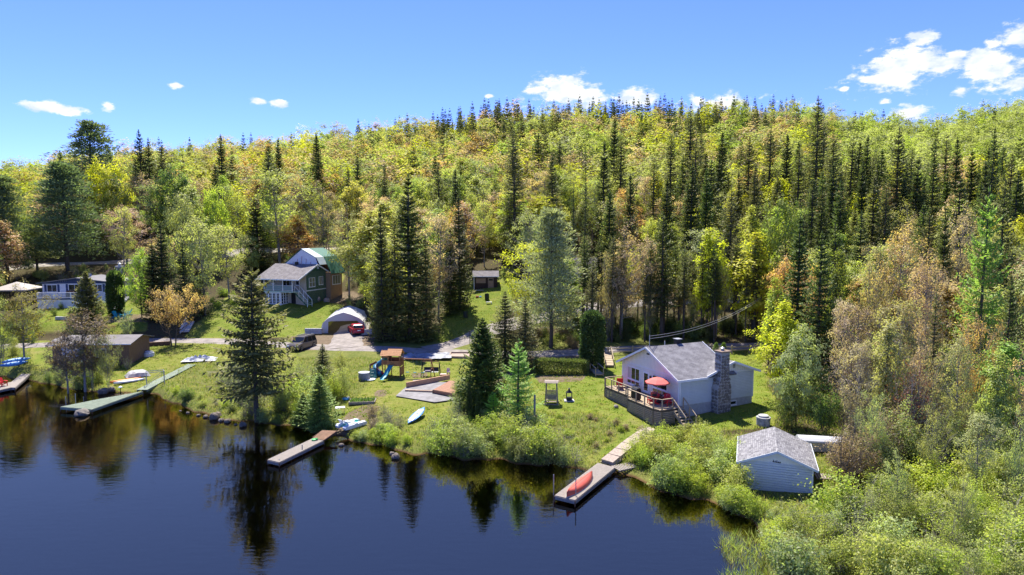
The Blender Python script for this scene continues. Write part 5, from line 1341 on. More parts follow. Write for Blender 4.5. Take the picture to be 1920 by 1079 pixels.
def boats():
    p = G(781, 786)
    b = hull('paddle_board', 'blue and white paddle board lying on the grass by the shore', 'paddle board', (p.x, p.y, p.z + .30), 1.2, 3.2, .95, .14, mat('board_blue', (.10, .30, .72), .4)); b.rotation_euler = (.0, -.22, 1.2)
    part(MB().add([(-1.15, -.26, .15), (1.0, -.3, .15), (1.1, 0, .155), (1.0, .3, .15), (-1.15, .26, .15), (-1.25, 0, .155)], [(0, 1, 2, 3, 4, 5)]), 'deck_pad', mat('board_white', (.22, .36, .62), .5, vscale=2.2, col2=(.5, .58, .68)), b)
    part(MB().box((.2, 0, .17), (.25, .05, .04)), 'handle', DARKM, b)
    # pedal boat
    p = G(659, 803)
    b = thing('pedal_boat', 'white pedal boat with green trim pulled up beside the dock', 'boat', (p.x, p.y, p.z + .1), math.radians(52))
    WH = mat('boat_white', (.72, .73, .74), .35); GT = mat('boat_teal', (.05, .40, .33), .4)
    for y in (-.52, .52): part(MB().prism([(-1.15, .1), (1.15, .1), (1.25, .32), (1.1, .42), (-1.1, .42), (-1.22, .3)], 'y', y - .22, y + .22), 'float', WH, b)
    part(MB().bb(-1.0, 1.0, -.32, .32, .22, .30), 'floor', GT, b); part(MB().bb(-.15, .15, -.74, .74, .42, .5), 'cross_panel', WH, b)
    for y in (-.36, .36):
        part(MB().slab([(-.75, y - .25, .5), (-.2, y - .25, .45), (-.2, y + .25, .45), (-.75, y + .25, .5)], .08), 'seat', mat('boat_grey', (.45, .46, .5), .5), b)
        part(MB().slab([(-.95, y - .25, .85), (-.72, y - .25, .48), (-.72, y + .25, .48), (-.95, y + .25, .85)], .06), 'backrest', WH, b)
    part(MB().lathe([(.05, .42), (.12, .5), (.12, .56)], 10, (.55, 0, 0)), 'pedal_box', GT, b)
    # kayaks under a tarp
    p = G(232, 716)
    hull('kayak', 'orange kayak sticking out from under the white tarp', 'kayak', (p.x + .2, p.y, p.z), .75, 3.3, .62, .32, mat('kayak_orange', (.75, .22, .03), .45))
    hull('kayak', 'white kayak lying beside the orange one', 'kayak', (p.x + .9, p.y - .35, p.z), .75, 3.3, .6, .3, mat('kayak_white', (.7, .68, .66), .45))
    p = G(258, 705)
    def sheet(name, label, loc, rz, nx, ny, sx, sy, hf, m, cat='tarp'):
        vs = [((i / nx - .5) * sx, (j / ny - .5) * sy, hf(i / nx, j / ny)) for j in range(ny + 1) for i in range(nx + 1)]
        fs = [(j * (nx + 1) + i, j * (nx + 1) + i + 1, (j + 1) * (nx + 1) + i + 1, (j + 1) * (nx + 1) + i) for j in range(ny) for i in range(nx)]
        o = MB().add(vs, fs).build(name, m, smooth=False); o.location = loc; o.rotation_euler = (0, 0, rz); return tag(o, label, cat)
    r = random.Random(2); nz = [[r.uniform(0, 1) for _ in range(20)] for _ in range(20)]
    TW = mat('dull_white_tarp', (.36, .345, .34), .6, var=.12, vscale=3)
    sheet('tarp', 'crumpled white tarp covering boats on the left lawn', (p.x, p.y, p.z), .6, 12, 8, 2.6, 2.1, lambda u, v: max(.02, .62 * (1 - (2 * u - 1) ** 4) * (1 - (2 * v - 1) ** 4) + .10 * nz[int(u * 12)][int(v * 8)]), TW)
    p = G(375, 676)
    sheet('tarp', 'white tarp heap at the top of the green boardwalk', (p.x, p.y, p.z), .2, 14, 8, 4.2, 2.2, lambda u, v: .08 + .75 * nz[int(u * 14)][int(v * 8)] * (1 - (2 * u - 1) ** 2) * (1 - (2 * v - 1) ** 2), mat('bright_tarp', (.42, .43, .45), .5, var=.3, vscale=4))
    p = G(800, 670)
    sheet('tarp', 'large grey and white tarp spread between play tower and road', (p.x, p.y, p.z), .12, 18, 10, 6.4, 4.0, lambda u, v: .12 + .16 * nz[int(u * 18)][int(v * 10)], mat('grey_tarp', (.10, .10, .105), .5, vscale=.9, col2=(.42, .43, .46), detail=8))
    p = G(28, 684)
    for i in range(2):
        hull('kayak', ('upper', 'lower')[i] + ' blue kayak leaning against the thin yellow tree on the left', 'kayak', (p.x + .3, p.y - .2 + i * -.5, p.z + .5 - .35 * i), 1.0, 3.2, .65, .34, mat('kayak_blue', (.10, .30, .62), .4, var=.2), rx=.9)
    # frame, tank, lamp on the left lawn
    p = G(292, 724)
    f = thing('boat_lift', 'grey metal frame standing over the green boardwalk', 'frame', (p.x, p.y, p.z), .55)
    for (x, y) in ((-.9, -.5), (.9, -.5), (-.9, .5), (.9, .5)): part(MB().tube([(x, y, -.3), (x, y, 1.75)], .035, 6), 'post', METALG, f)
    for y in (-.5, .5): part(MB().tube([(-.9, y, 1.7), (.9, y, 1.7)], .035, 6), 'beam', METALG, f); part(MB().tube([(-.9, y, .3), (.9, y, 1.6)], .025, 6), 'brace', METALG, f)
    for x in (-.9, .9): part(MB().tube([(x, -.5, 1.7), (x, .5, 1.7)], .03, 6), 'beam', METALG, f)
    p = G(279, 668)
    t = thing('septic_ring', 'white round concrete tank cover on the left lawn', 'tank', (p.x, p.y, p.z - .05))
    part(MB().lathe([(0, 0), (.68, 0), (.68, .5), (.62, .56), (.5, .56)], 24), 'ring', mat('white_concrete', (.66, .66, .65), .9, var=.08), t); part(MB().lathe([(0, .55), (.48, .55), (.5, .72), (0, .76)], 24), 'lid', mat('white_concrete', (.66, .66, .65), .9), t)
    p = G(226, 735)
    t = thing('path_lamp', 'small white capped garden lamp beside the green dock', 'lamp', (p.x, p.y, p.z))
    part(MB().lathe([(.04, -.1), (.04, .5)], 8), 'stem', DARKM, t); part(MB().lathe([(.22, .5), (.2, .56), (.03, .68)], 12), 'cap', WHITE, t)
boats()
def yard_right():
    # glider swing with roof
    p = G(1034, 757)
    g = thing('garden_glider', 'weathered wooden glider swing with slatted roof on the lawn', 'swing', (p.x, p.y, p.z), -.1)
    WW = mat('grey_weathered_wood', (.30, .25, .20), .9, var=.2)
    for (x, y) in ((-.6, -.55), (.6, -.55), (-.6, .65), (.6, .65)): part(MB().bar((x, y, 0), (x * .82, y * .72, 2.15), .08, .08), 'post', WW, g)
    for i in range(7): part(MB().box((0, -.6 + i * .2, 2.2 + .05 * math.sin(i / 6 * PI)), (1.35, .17, .03)), 'roof_slat', WW, g)
    for x in (-.55, .55): part(MB().box((x, 0, .5), (.06, 1.3, .1)), 'side_rail', WW, g); part(MB().box((x * .95, 0, 2.12), (.06, 1.25, .1)), 'roof_beam', WW, g)
    for i in range(4): part(MB().box((0, -.5 + i * .11, .52), (1.0, .09, .03)), 'seat_slat', WW, g)
    for i in range(4): part(MB().box((0, .5 - i * .11, .52), (1.0, .09, .03)), 'seat_slat', WW, g)
    for i in range(5): part(MB().box((0, .62 + i * .03, .65 + i * .12), (1.0, .03, .09)), 'back_slat', WW, g)
    for i in range(5): part(MB().box((0, -.62 - i * .03, .65 + i * .12), (1.0, .03, .09)), 'back_slat', WW, g)
    part(MB().box((0, 0, .22), (.95, .5, .04)), 'foot_board', WW, g)
    for y in (-.6, .6): part(MB().box((0, y, .06), (1.5, .12, .1)), 'skid', WW, g)
    # outdoor fireplace
    p = G(1067, 752)
    f = thing('garden_fireplace', 'small black steel garden fireplace on a stone slab', 'fireplace', (p.x, p.y, p.z), 0)
    part(MB().bb(-.5, .5, -.45, .45, 0, .08), 'slab', CONC, f)
    part(MB().bb(-.28, .28, -.26, .26, .08, .36), 'base', DARKM, f)
    for (x, y) in ((-.27, -.25), (.27, -.25), (-.27, .25), (.27, .25)): part(MB().box((x, y, .6), (.05, .05, .5)), 'corner_post', DARKM, f)
    part(MB().add([(-.32, -.3, .85), (.32, -.3, .85), (.32, .3, .85), (-.32, .3, .85), (-.1, -.1, 1.08), (.1, -.1, 1.08), (.1, .1, 1.08), (-.1, .1, 1.08)], [(0, 1, 5, 4), (1, 2, 6, 5), (2, 3, 7, 6), (3, 0, 4, 7), (4, 5, 6, 7), (3, 2, 1, 0)]), 'hood', DARKM, f)
    part(MB().lathe([(.09, 1.05), (.09, 1.25), (.13, 1.27), (.03, 1.33)], 10), 'flue', DARKM, f)
    # grey post near the shore
    b = G(1002, 806); t = PY(1004, 741, b.y)
    s = thing('wooden_post', 'grey wooden post with a small box near the shore', 'post', b)
    part(MB().tube([(0, 0, -.4), (.02, 0, t.z - b.z)], [.11, .09], 9), 'shaft', mat('grey_pole', (.26, .25, .23), .95, var=.25, stretch=(4, 4, .4)), s); part(MB().box((.16, -.02, 1.15), (.2, .16, .3)), 'box', BROWNW, s)
    # wires from the forest to the mast
    m0 = hpos(0, 4.4, 8.3)
    e = PY(1440, 548, 92)
    for i in range(2):
        pts = [m0.lerp(e, k / 16) + Vector((0, 0, -2.2 * 4 * (k / 16) * (1 - k / 16) * .5 - .25 * i)) for k in range(17)]
        tag(MB().tube(pts, .02, 5).build('power_line', mat('pale_cable', (.35, .34, .33), .6)), ('upper' if i == 0 else 'lower') + ' power line running from the cottage mast into the trees', 'cable')
    # rail fence behind the cottage
    f = thing('rail_fence', 'weathered post and rail fence along the road behind the cottage', 'fence')
    pts = [G(x, y) for x, y in ((1140, 667), (1186, 665), (1218, 664), (1262, 662), (1300, 661), (1334, 661), (1372, 664), (1405, 662), (1440, 660))]
    for p in pts: part(MB().box((p.x, p.y, p.z + .5), (.16, .16, 1.25)), 'post', DECKW, f)
    for p, q in zip(pts, pts[1:]):
        for zz in (.45, .85): part(MB().bar(p + Vector((0, 0, zz)), q + Vector((0, 0, zz)), .07, .12), 'rail', DECKW, f)
    # stairs at hedge and at the road
    for (a, b, w, lab) in (((1124, 706), (1104, 688), .9, 'short wooden stair at the right end of the hedge'), ((1143, 690), (1138, 664), 1.0, 'wooden stair with rails climbing to the road behind the cedar')):
        p, q = G(*a), G(*b); st = thing('garden_stair', lab, 'stairs')
        u = (q - p); u.z = 0; L_ = u.length; u.normalize(); nn = Vector((-u.y, u.x, 0)) * w / 2; n = 6
        for i in range(n):
            c0 = p + u * L_ * i / n; c1 = p + u * L_ * (i + 1) / n; z = p.z + (q.z - p.z) * (i + 1) / n + .12
            part(MB().slab([Vector((v.x, v.y, z)) for v in (c0 - nn, c0 + nn, c1 + nn, c1 - nn)], .16), 'step', DECKW, st)
        for sg in (-1, 1):
            a1 = p + nn * sg; b1 = q + nn * sg
            part(MB().bar(a1 + Vector((0, 0, .95)), b1 + Vector((0, 0, 1.0)), .07, .09), 'hand_rail', DECKW, st)
            for k in range(3):
                v = a1.lerp(b1, k / 2); part(MB().box((v.x, v.y, v.z + .45), (.09, .09, 1.1)), 'post', DECKW, st)
    # clipped hedge
    a, b = G(1003, 702), G(1103, 702)
    ang = math.atan2(b.y - a.y, b.x - a.x)
    e = plant('cedar_hedge', 'cedar_hedge', ((a.x + b.x) / 2, (a.y + b.y) / 2 + .5, min(a.z, b.z)), 1.75, (b - a).length, (.17, .21, .055), 'long clipped cedar hedge along the road left of the cottage', 'hedge', rz=ang)
    e.scale = ((b - a).length / 6.2, 1.15, 1.75 / 1.6)
    # stone at the lawn and sign post on the road
    p = G(1155, 765); rock('garden_stone', 'small pale stone on the lawn in front of the deck', (p.x, p.y, p.z - .08), .5, .35, 21, STONE2)
    b = G(881, 647); s = thing('sign_post', 'dark thin post with small lantern at the road fork', 'post', b)
    part(MB().tube([(0, 0, -.2), (0, 0, 2.0)], .05, 7), 'shaft', DARKM, s); part(MB().box((0, 0, 1.95), (.3, .12, .16)), 'lantern', DARKM, s)
yard_right()
def playground():
    b = G(742, 705)
    t = thing('play_tower', 'wooden play tower with two roofs, slides and a swing beam', 'playset', b, -.12)
    t.scale = (.78, .78, .85)
    CW, CD = CEDW, mat('dark_cedar', (.20, .09, .04), .75, var=.25)
    def box(nm, *a, m=CW): return part(MB().bb(*a), nm, m, t)
    for (x, y) in ((-.9, -.8), (.9, -.8), (-.9, .9), (.9, .9), (-2.0, .0), (-2.0, 1.2)): box('post', x - .06, x + .06, y - .06, y + .06, -.1, 3.0)
    box('platform', -1.0, 1.0, -.9, 1.0, 1.5, 1.6); box('platform', -2.1, -.9, -.1, 1.3, 1.5, 1.6)
    for i in range(6): part(MB().bb(-2.1, -.95, -.12, -.08, 1.6 + i * .2, 1.78 + i * .2), 'wall_board', CW, t) if i not in (3,) else None
    for i in range(3): part(MB().bb(-1.0, 1.0, -.92, -.88, 1.62 + i * .2, 1.8 + i * .2), 'wall_board', CW, t)
    for i in range(6): part(MB().bb(.98, 1.02, -.9, 1.0, .2 + i * .2, .38 + i * .2), 'wall_board', CW, t)
    box('wall', -2.08, -.98, 1.26, 1.3, 1.6, 2.9, m=CD); box('wall', .96, 1.0, -.9, 1.0, 1.6, 2.3, m=CD); box('wall', -1.0, 1.0, .96, 1.0, 1.6, 2.4, m=CD)
    box('window_frame', -1.85, -1.5, -.14, -.1, 2.1, 2.5, m=GREENP); box('window_frame', -1.4, -1.1, -.14, -.1, 2.1, 2.5, m=GREENP)
    for (x0, x1, y0, y1, z0, z1) in ((-1.1, 1.1, -1.1, 1.15, 2.95, 3.75), (-2.3, -.95, -.35, 1.5, 2.75, 3.4)):
        ym = (y0 + y1) / 2
        for sg in (0, 1):
            ya = y0 if sg == 0 else y1
            for i in range(4):
                p0, p1 = i / 4, (i + 1) / 4 + .02
                q = [(x0, ya + (ym - ya) * p0, z0 + (z1 - z0) * p0 + .02 * (3 - i) * .3), (x1, ya + (ym - ya) * p0, z0 + (z1 - z0) * p0 + .02), (x1, ya + (ym - ya) * p1, z0 + (z1 - z0) * p1), (x0, ya + (ym - ya) * p1, z0 + (z1 - z0) * p1)]
                part(MB().slab(q if sg == 0 else q[::-1], .04), 'roof_board', mat('orange_cedar', (.48, .23, .09), .7, var=.2), t)
    SL = mat('teal_plastic', (.05, .30, .36), .4, var=.08)
    # straight slide toward the lake
    pts = [(-.3, -.9, 1.62), (-.45, -1.5, 1.25), (-.75, -2.4, .5), (-.9, -3.0, .2), (-1.0, -3.5, .15)]
    vs, fs = [], []
    for p in pts:
        for dx, dz in ((-.32, .22), (-.27, .0), (.27, .0), (.32, .22)): vs.append((p[0] + dx, p[1], p[2] + dz))
    fs = [(i * 4 + j, i * 4 + j + 1, (i + 1) * 4 + j + 1, (i + 1) * 4 + j) for i in range(4) for j in range(3)]
    part(MB().add(vs, fs), 'slide', SL, t)
    # spiral tube slide on the left
    tp = [(-2.1, .6, 2.0)] + [(-2.75 + .55 * math.cos(a), .5 + .55 * math.sin(a), 1.95 - .22 * (k + 1)) for k, a in enumerate(np.linspace(.6, 5.2, 7))] + [(-2.2, -.6, .3)]
    part(MB().tube(tp, .38, 12), 'tube_slide', mat('blue_teal_plastic', (.02, .16, .28), .4), t, True)
    # swing beam and A-frame
    part(MB().bar((.9, -.3, 2.45), (5.6, -.3, 2.4), .12, .15), 'swing_beam', CW, t)
    for (y0) in (-1.5, .9): part(MB().bar((5.5, -.3, 2.45), (5.7, y0, 0), .11, .11), 'swing_leg', CW, t)
    part(MB().bar((5.6, -1.0, 1.2), (5.6, .4, 1.2), .08, .1), 'cross_brace', CW, t)
    for x in (1.9, 3.0, 4.2):
        for dx in (-.22, .22): part(MB().tube([(x + dx, -.3, 2.4), (x + dx * .9, -.3, .62)], .012, 4), 'chain', METALG, t)
        part(MB().box((x, -.3, .6), (.48, .2, .05)), 'swing_seat', SL, t)
    part(MB().bar((.9, -2.3, .06), (5.2, -2.2, .06), .06, .06), 'ground_rail', DARKM, t)
    # little plastic climber with red slide
    b = G(705, 706); c = thing('toddler_climber', 'small green plastic climber with short red slide', 'playset', b, .1); c.scale = (.95, .95, .95)
    GP = mat('dull_green_plastic', (.07, .22, .16), .5)
    part(MB().slab([(-.8, -.9, .05), (.2, -.9, .05), (.05, -.15, 1.05), (-.6, -.15, 1.05)], .08), 'climbing_wall', GP, c)
    for i in range(3): part(MB().box((-.4 + .05 * i, -.78 + i * .24, .3 + .3 * i), (.35, .05, .07)), 'foothold', mat('pale_green_plastic', (.35, .45, .35), .5), c)
    part(MB().bb(-.7, .1, -.15, .5, .85, .95), 'platform', CD, c)
    for (x, y) in ((-.7, .5), (.1, .5), (-.7, -.15), (.1, -.15)): part(MB().box((x, y, .75), (.09, .09, 1.5)), 'post', mat('dark_plum_plastic', (.10, .06, .07), .5), c)
    part(MB().bar((-.7, .2, 1.35), (.1, .2, 1.75), .08, .25), 'roof_panel', CD, c)
    vs = []
    for p in ((.1, .1, .95), (.6, -.05, .55), (1.0, -.2, .22), (1.35, -.3, .15)):
        for dy, dz in ((-.24, .14), (-.2, 0), (.2, 0), (.24, .14)): vs.append((p[0], p[1] + dy, p[2] + dz))
    part(MB().add(vs, [(i * 4 + j, i * 4 + j + 1, (i + 1) * 4 + j + 1, (i + 1) * 4 + j) for i in range(3) for j in range(3)]), 'slide', mat('crimson_plastic', (.45, .02, .06), .4), c)
    # hot tub
    b = G(683, 712); c = thing('hot_tub', 'grey round soft tub with cover at the edge of the thicket', 'tub', b, 0); c.scale = (.75, .75, .95)
    part(MB().lathe([(0, 0), (.82, 0), (.88, .35), (.84, .8), (.8, .82)], 24), 'wall', mat('grey_vinyl', (.22, .23, .25), .5, var=.15), c); part(MB().lathe([(0, .81), (.84, .81), (.86, .9), (0, .96)], 24), 'cover', mat('pale_vinyl', (.42, .44, .47), .5), c)
    b = G(694, 713); c = thing('plastic_disc', 'flat pale blue snow disc lying beside the grey tub', 'disc', b)
    part(MB().lathe([(0, .04), (.55, .04), (.62, .12), (.58, .13), (.5, .07), (0, .06)], 22), 'dish', mat('pale_blue_plastic', (.42, .55, .70), .5), c); part(MB().lathe([(.5, .06), (.53, .1)], 16), 'rim', WHITE, c)
    # garden swing seat without canopy
    b = G(808, 706); c = thing('garden_swing', 'metal garden swing bench without its canopy', 'swing', b, -.05)
    for x in (-1.05, 1.05):
        part(MB().tube([(x, -.7, 0), (x, -.35, .55), (x * .93, 0, 1.75)], .04, 6), 'leg', DARKM, c); part(MB().tube([(x, .75, 0), (x * .93, 0, 1.75)], .04, 6), 'leg', DARKM, c); part(MB().tube([(x, -.72, .03), (x, .75, .03)], .04, 6), 'foot', mat('green_steel', (.10, .20, .05), .5), c)
    part(MB().tube([(-.98, 0, 1.75), (.98, 0, 1.75)], .04, 6), 'top_bar', mat('rusty_steel', (.22, .10, .06), .7), c)
    for i in range(9): part(MB().box((-.8 + i * .2, -.1, .55), (.12, .6, .03)), 'seat_strap', METALG, c)
    part(MB().slab([(-.85, .2, .55), (.85, .2, .55), (.85, .42, 1.0), (-.85, .42, 1.0)], .03), 'backrest', DARKM, c)
    part(MB().box((-.3, -.1, .64), (.7, .5, .14), rz=.2), 'cushion', mat('plum_cloth', (.16, .13, .17), .9), c)
    b = G(841, 702); c = thing('toy_chair', 'small pale pink plastic chair on the yard grass', 'chair', b, .3)
    PK = mat('pale_pink_plastic', (.75, .50, .50), .5)
    part(MB().box((0, 0, .28), (.36, .34, .05)), 'seat', PK, c); part(MB().box((0, .17, .5), (.36, .04, .42)), 'backrest', PK, c)
    for (x, y) in ((-.15, -.14), (.15, -.14), (-.15, .14), (.15, .14)): part(MB().box((x, y, .13), (.05, .05, .26)), 'leg', PK, c)
    b = G(831, 709); c = thing('wooden_crate', 'small reddish wooden crate beside the garden swing', 'crate', b, .1)
    for i in range(3): part(MB().bb(-.35, .35, -.28, .28, .02 + i * .14, .13 + i * .14), 'board', mat('reddish_wood', (.36, .19, .13), .8), c)
    part(MB().bb(-.37, .37, -.3, .3, .43, .47), 'lid', mat('pale_pink_wood', (.55, .40, .32), .8), c)
    # sandbox frame of new boards
    q = [G(x, y) for x, y in ((842, 672), (882, 673), (880, 664), (846, 664))]
    c = thing('sandbox', 'low sandbox frame of pale new boards beside the road', 'sandbox')
    for p, r_ in zip(q, q[1:] + q[:1]): part(MB().bar(p + Vector((0, 0, .14)), r_ + Vector((0, 0, .14)), .08, .28), 'board', mat('sandbox_board', (.36, .26, .18), .8, var=.2), c)
    part(MB().add([p + Vector((0, 0, .10)) for p in q], [(0, 1, 2, 3)]), 'sand', mat('pale_sand', (.36, .28, .22), .95, var=.1), c)
    # building site: membrane, beams and a brown platform
    q = [G(x, y) for x, y in ((742, 745), (775, 716), (880, 722), (850, 752), (815, 757))]
    c = thing('ground_membrane', 'grey membrane sheet laid out on the building plot', 'sheet')
    part(MB().slab([p + Vector((0, 0, .10)) for p in q], .04), 'sheet', mat('grey_membrane', (.20, .19, .185), .8, var=.35, vscale=1.2, bump=.3, bscale=4), c); part(MB().slab([p + Vector((0, 0, .14)) for p in [G(x, y) for x, y in ((775, 716), (808, 714), (800, 722), (770, 722))]], .03), 'sheet_fold', mat('grey_membrane', (.40, .39, .40), .7), c)
    p, q = G(762, 729), G(843, 714)
    tag(MB().bar(p + Vector((0, 0, .4)), q + Vector((0, 0, .4)), .16, .55).build('long_beam', mat('orange_lumber', (.50, .29, .16), .8, var=.2)), 'long orange wooden beam standing on edge across the grey sheet', 'beam')
    p, q = G(760, 736), G(822, 738)
    tag(MB().bar(p + Vector((0, 0, .22)), q + Vector((0, 0, .22)), .14, .14).build('timber', NEWW), 'pale new timber lying in front of the long beam', 'timber')
    c = thing('wooden_platform', 'brown boarded platform corner beside the long beam', 'platform')
    pa = [P(812, 731, 1.75), P(852, 738, 1.75), P(880, 716, 1.75), P(843, 714, 1.75)]
    part(planks(MB(), pa[0], pa[1], pa[2], pa[3], 14, .05), 'deck_boards', mat('brown_stain', (.30, .15, .09), .75, var=.2), c)
    for a, b2 in zip(pa, pa[1:] + pa[:1]): part(MB().bar(a - Vector((0, 0, .18)), b2 - Vector((0, 0, .18)), .06, .26), 'rim_board', mat('brown_stain', (.30, .15, .09), .75), c)
    for a in pa: part(MB().box((a.x, a.y, 1.2), (.14, .14, 1.0)), 'leg', BROWNW, c)
    # garden frames, table, bits near the path
    b = G(680, 755); c = thing('garden_bed', 'low raised garden bed frame with young plants', 'garden bed', b, .1)
    for (x0, x1, y0, y1) in ((-1.3, 1.3, -.75, -.68), (-1.3, 1.3, .68, .75), (-1.3, -1.23, -.68, .68), (1.23, 1.3, -.68, .68)): part(MB().bb(x0, x1, y0, y1, 0, .25), 'board', DECKG, c)
    part(MB().bb(-1.22, 1.22, -.67, .67, 0, .18), 'soil', mat('soil', (.06, .045, .03), .95, var=.3), c)
    r = np.random.RandomState(3); tm = TM(5); n = 260
    base = np.c_[r.uniform(-1.2, 1.2, n), r.uniform(-.65, .65, n), np.full(n, .18)]; tm.diamonds(base, r.normal(0, .5, (n, 3)) + [0, 0, 1], r.normal(0, 1, (n, 3)), .28, .08)
    o = add_obj('seedlings', tm.leaf_mesh('seedlings', LEAF), c); o.color = (.14, .24, .05, 1); tag(o, kind='stuff')
    b = G(638, 776); c = thing('folding_table', 'small pale folding table beside the dark shore spruce', 'table', b, .3)
    part(MB().box((0, 0, .62), (.9, .6, .04)), 'top', WHITE, c)
    for x in (-.38, .38): part(MB().bar((x, -.25, 0), (x, .25, .6), .03), 'leg', METALG, c); part(MB().bar((x, .25, 0), (x, -.25, .6), .03), 'leg', METALG, c)
    b = G(648, 750); c = thing('water_toy', 'blue inflatable toy lying behind the shore spruce', 'toy', b)
    part(MB().lathe([(.15, .05), (.32, .0), (.42, .1), (.34, .2), (.2, .16)], 16), 'ring', mat('toy_blue', (.05, .28, .55), .5), c); part(MB().box((.3, 0, .2), (.2, .15, .2)), 'head', WHITE, c)
    # sloping lawn: barrels, hammock
    for (x, y, lab) in ((873, 596, 'dark green barrel standing on the sloping lawn'), (913, 562, 'dark barrel on the lawn just below the garden shed')):
        b = G(x, y); c = thing('barrel', lab, 'barrel', b)
        part(MB().lathe([(0, 0), (.36, 0), (.38, .5), (.36, 1.0), (.33, 1.0), (.31, .9)], 18), 'drum', mat('dark_green_drum', (.03, .04, .025), .6), c); part(MB().lathe([(.38, .32), (.39, .35), (.38, .38)], 18), 'hoop', DARKM, c)
    b = G(856, 572); c = thing('hammock', 'curved wooden hammock stand on the sloping lawn', 'hammock', b, .15)
    pts = [(-2.2, 0, 1.0), (-1.5, 0, .5), (-.7, 0, .2), (.7, 0, .2), (1.5, 0, .5), (2.2, 0, 1.0)]
    part(MB().tube(pts, .07, 7), 'bow', mat('tan_wood', (.40, .28, .17), .8), c)
    for x in (-.7, .7): part(MB().box((x, 0, .08), (.1, 1.2, .1)), 'foot', mat('tan_wood', (.40, .28, .17), .8), c)
    b = G(897, 558); c = thing('toy_pile', 'little heap of coloured toys below the garden shed', 'toys', b)
    part(MB().box((-.2, 0, .12), (.5, .3, .24)), 'red_toy', mat('toy_red', (.6, .15, .12), .5), c); part(MB().lathe([(.1, 0), (.22, .12), (.1, .24)], 12, (.35, 0, 0)), 'blue_ball', mat('toy_blue', (.05, .28, .55), .5), c)
    b = G(917, 570); c = thing('garden_bench', 'low white bench on the sloping lawn', 'bench', b, .1)
    part(MB().box((0, 0, .3), (.95, .35, .06)), 'seat', WHITE, c)
    for x in (-.38, .38): part(MB().box((x, 0, .14), (.08, .3, .28)), 'leg', WHITE, c)
playground()
def car(name, label, loc, rz, m, L_=4.5, W=1.82, H=1.62, suv=False):
    c = thing(name, label, 'car', loc, rz)
    hl = L_ / 2; g = .22
    low = [(-hl, .42), (-hl + .05, .80), (-hl + .12, .98), (hl - 1.15, 1.0), (hl - .3, .88), (hl - .04, .70), (hl, .42), (hl - .12, g), (-hl + .12, g)]
    vs, fs = [], []
    ys = ((-W / 2, .92), (-W / 2 + .06, 1.0), (W / 2 - .06, 1.0), (W / 2, .92))
    n = len(low)
    for y, k in ((-W / 2 + .02, .95), (-W / 2, .99), (-W / 2 + .1, 1.0), (W / 2 - .1, 1.0), (W / 2, .99), (W / 2 - .02, .95)):
        for (x, z) in low: vs.append((x * (1 if abs(y) < W / 2 - .05 else .985), y, z if abs(y) < W / 2 - .05 else min(z, .93)))
    for j in range(5):
        for i in range(n): fs.append((j * n + i, j * n + (i + 1) % n, (j + 1) * n + (i + 1) % n, (j + 1) * n + i))
    fs += [tuple(range(n)), tuple(5 * n + i for i in range(n - 1, -1, -1))]
    part(MB().add(vs, fs), 'body', m, c)
    rear = -hl + (.12 if suv else .22); fr = hl - 1.2
    def cab(z0, z1, i0, i1, xa0, xa1, xb0, xb1):
        return [(xa0, -W / 2 + i0, z0), (xb0, -W / 2 + i0, z0), (xb0, W / 2 - i0, z0), (xa0, W / 2 - i0, z0), (xa1, -W / 2 + i1, z1), (xb1, -W / 2 + i1, z1), (xb1, W / 2 - i1, z1), (xa1, W / 2 - i1, z1)]
    BF = [(0, 1, 5, 4), (1, 2, 6, 5), (2, 3, 7, 6), (3, 0, 4, 7)]
    rb = rear + (.18 if suv else .45)
    part(MB().add(cab(.93, H - .08, .08, .2, rear, rb, fr, fr - .75), BF + [(4, 5, 6, 7)]), 'glasshouse', glass_mat(), c)
    part(MB().add(cab(H - .1, H, .18, .3, rb - .05, rb + .15, fr - .72, fr - .95), BF + [(4, 5, 6, 7)]), 'roof', m, c)
    for sg in (-1, 1):
        for (xa, xb) in (((rear, rb)), ((rear + (rb - rear) + .95 - (rb - rear), rb + 1.0)), ((fr - 1.15, fr - 1.3)), ((fr, fr - .75))):
            part(MB().bar((xa, sg * (W / 2 - .075), .94), (xb, sg * (W / 2 - .20), H - .08), .07, .06), 'pillar', m, c)
        part(MB().box((fr - .15, sg * (W / 2 + .08), 1.02), (.14, .16, .13)), 'mirror', m, c)
        part(MB().box((hl - .08, sg * (W / 2 - .3), .68), (.16, .4, .15)), 'headlight', mat('lamp_glass', (.7, .72, .75), .15), c)
        part(MB().box((-hl + .08, sg * (W / 2 - .24), .86), (.14, .3, .24)), 'tail_light', mat('tail_red', (.35, .01, .01), .3), c)
        for x in (-hl + .85, hl - .9):
            w = bpy.data.objects.new('wheel', None); COL.objects.link(w); w.parent = c; w.location = (x, sg * (W / 2 - .08), .33); w.rotation_euler = (PI / 2, 0, 0)
            part(MB().lathe([(.2, -.11), (.3, -.11), (.34, -.07), (.34, .07), (.3, .11), (.2, .11)], 20), 'tyre', mat('tyre', (.018, .018, .02), .9), w); part(MB().lathe([(.03, -.1), (.21, -.115), (.21, .115), (.03, .1)], 12), 'rim', METALG, w)
    part(MB().box((-hl - .005, 0, .72), (.03, .5, .13)), 'number_plate', WHITE, c)
    part(MB().box((0, 0, .3), (L_ - .1, W - .1, .18)), 'underbody', DARKM, c)
    if suv:
        for sg in (-1, 1): part(MB().bar((rb + .1, sg * (W / 2 - .34), H + .06), (fr - 1.0, sg * (W / 2 - .34), H + .06), .05, .05), 'roof_rail', METALG, c)
        part(MB().box((hl - .01, 0, .62), (.05, .7, .2)), 'grille', DARKM, c)
    return c
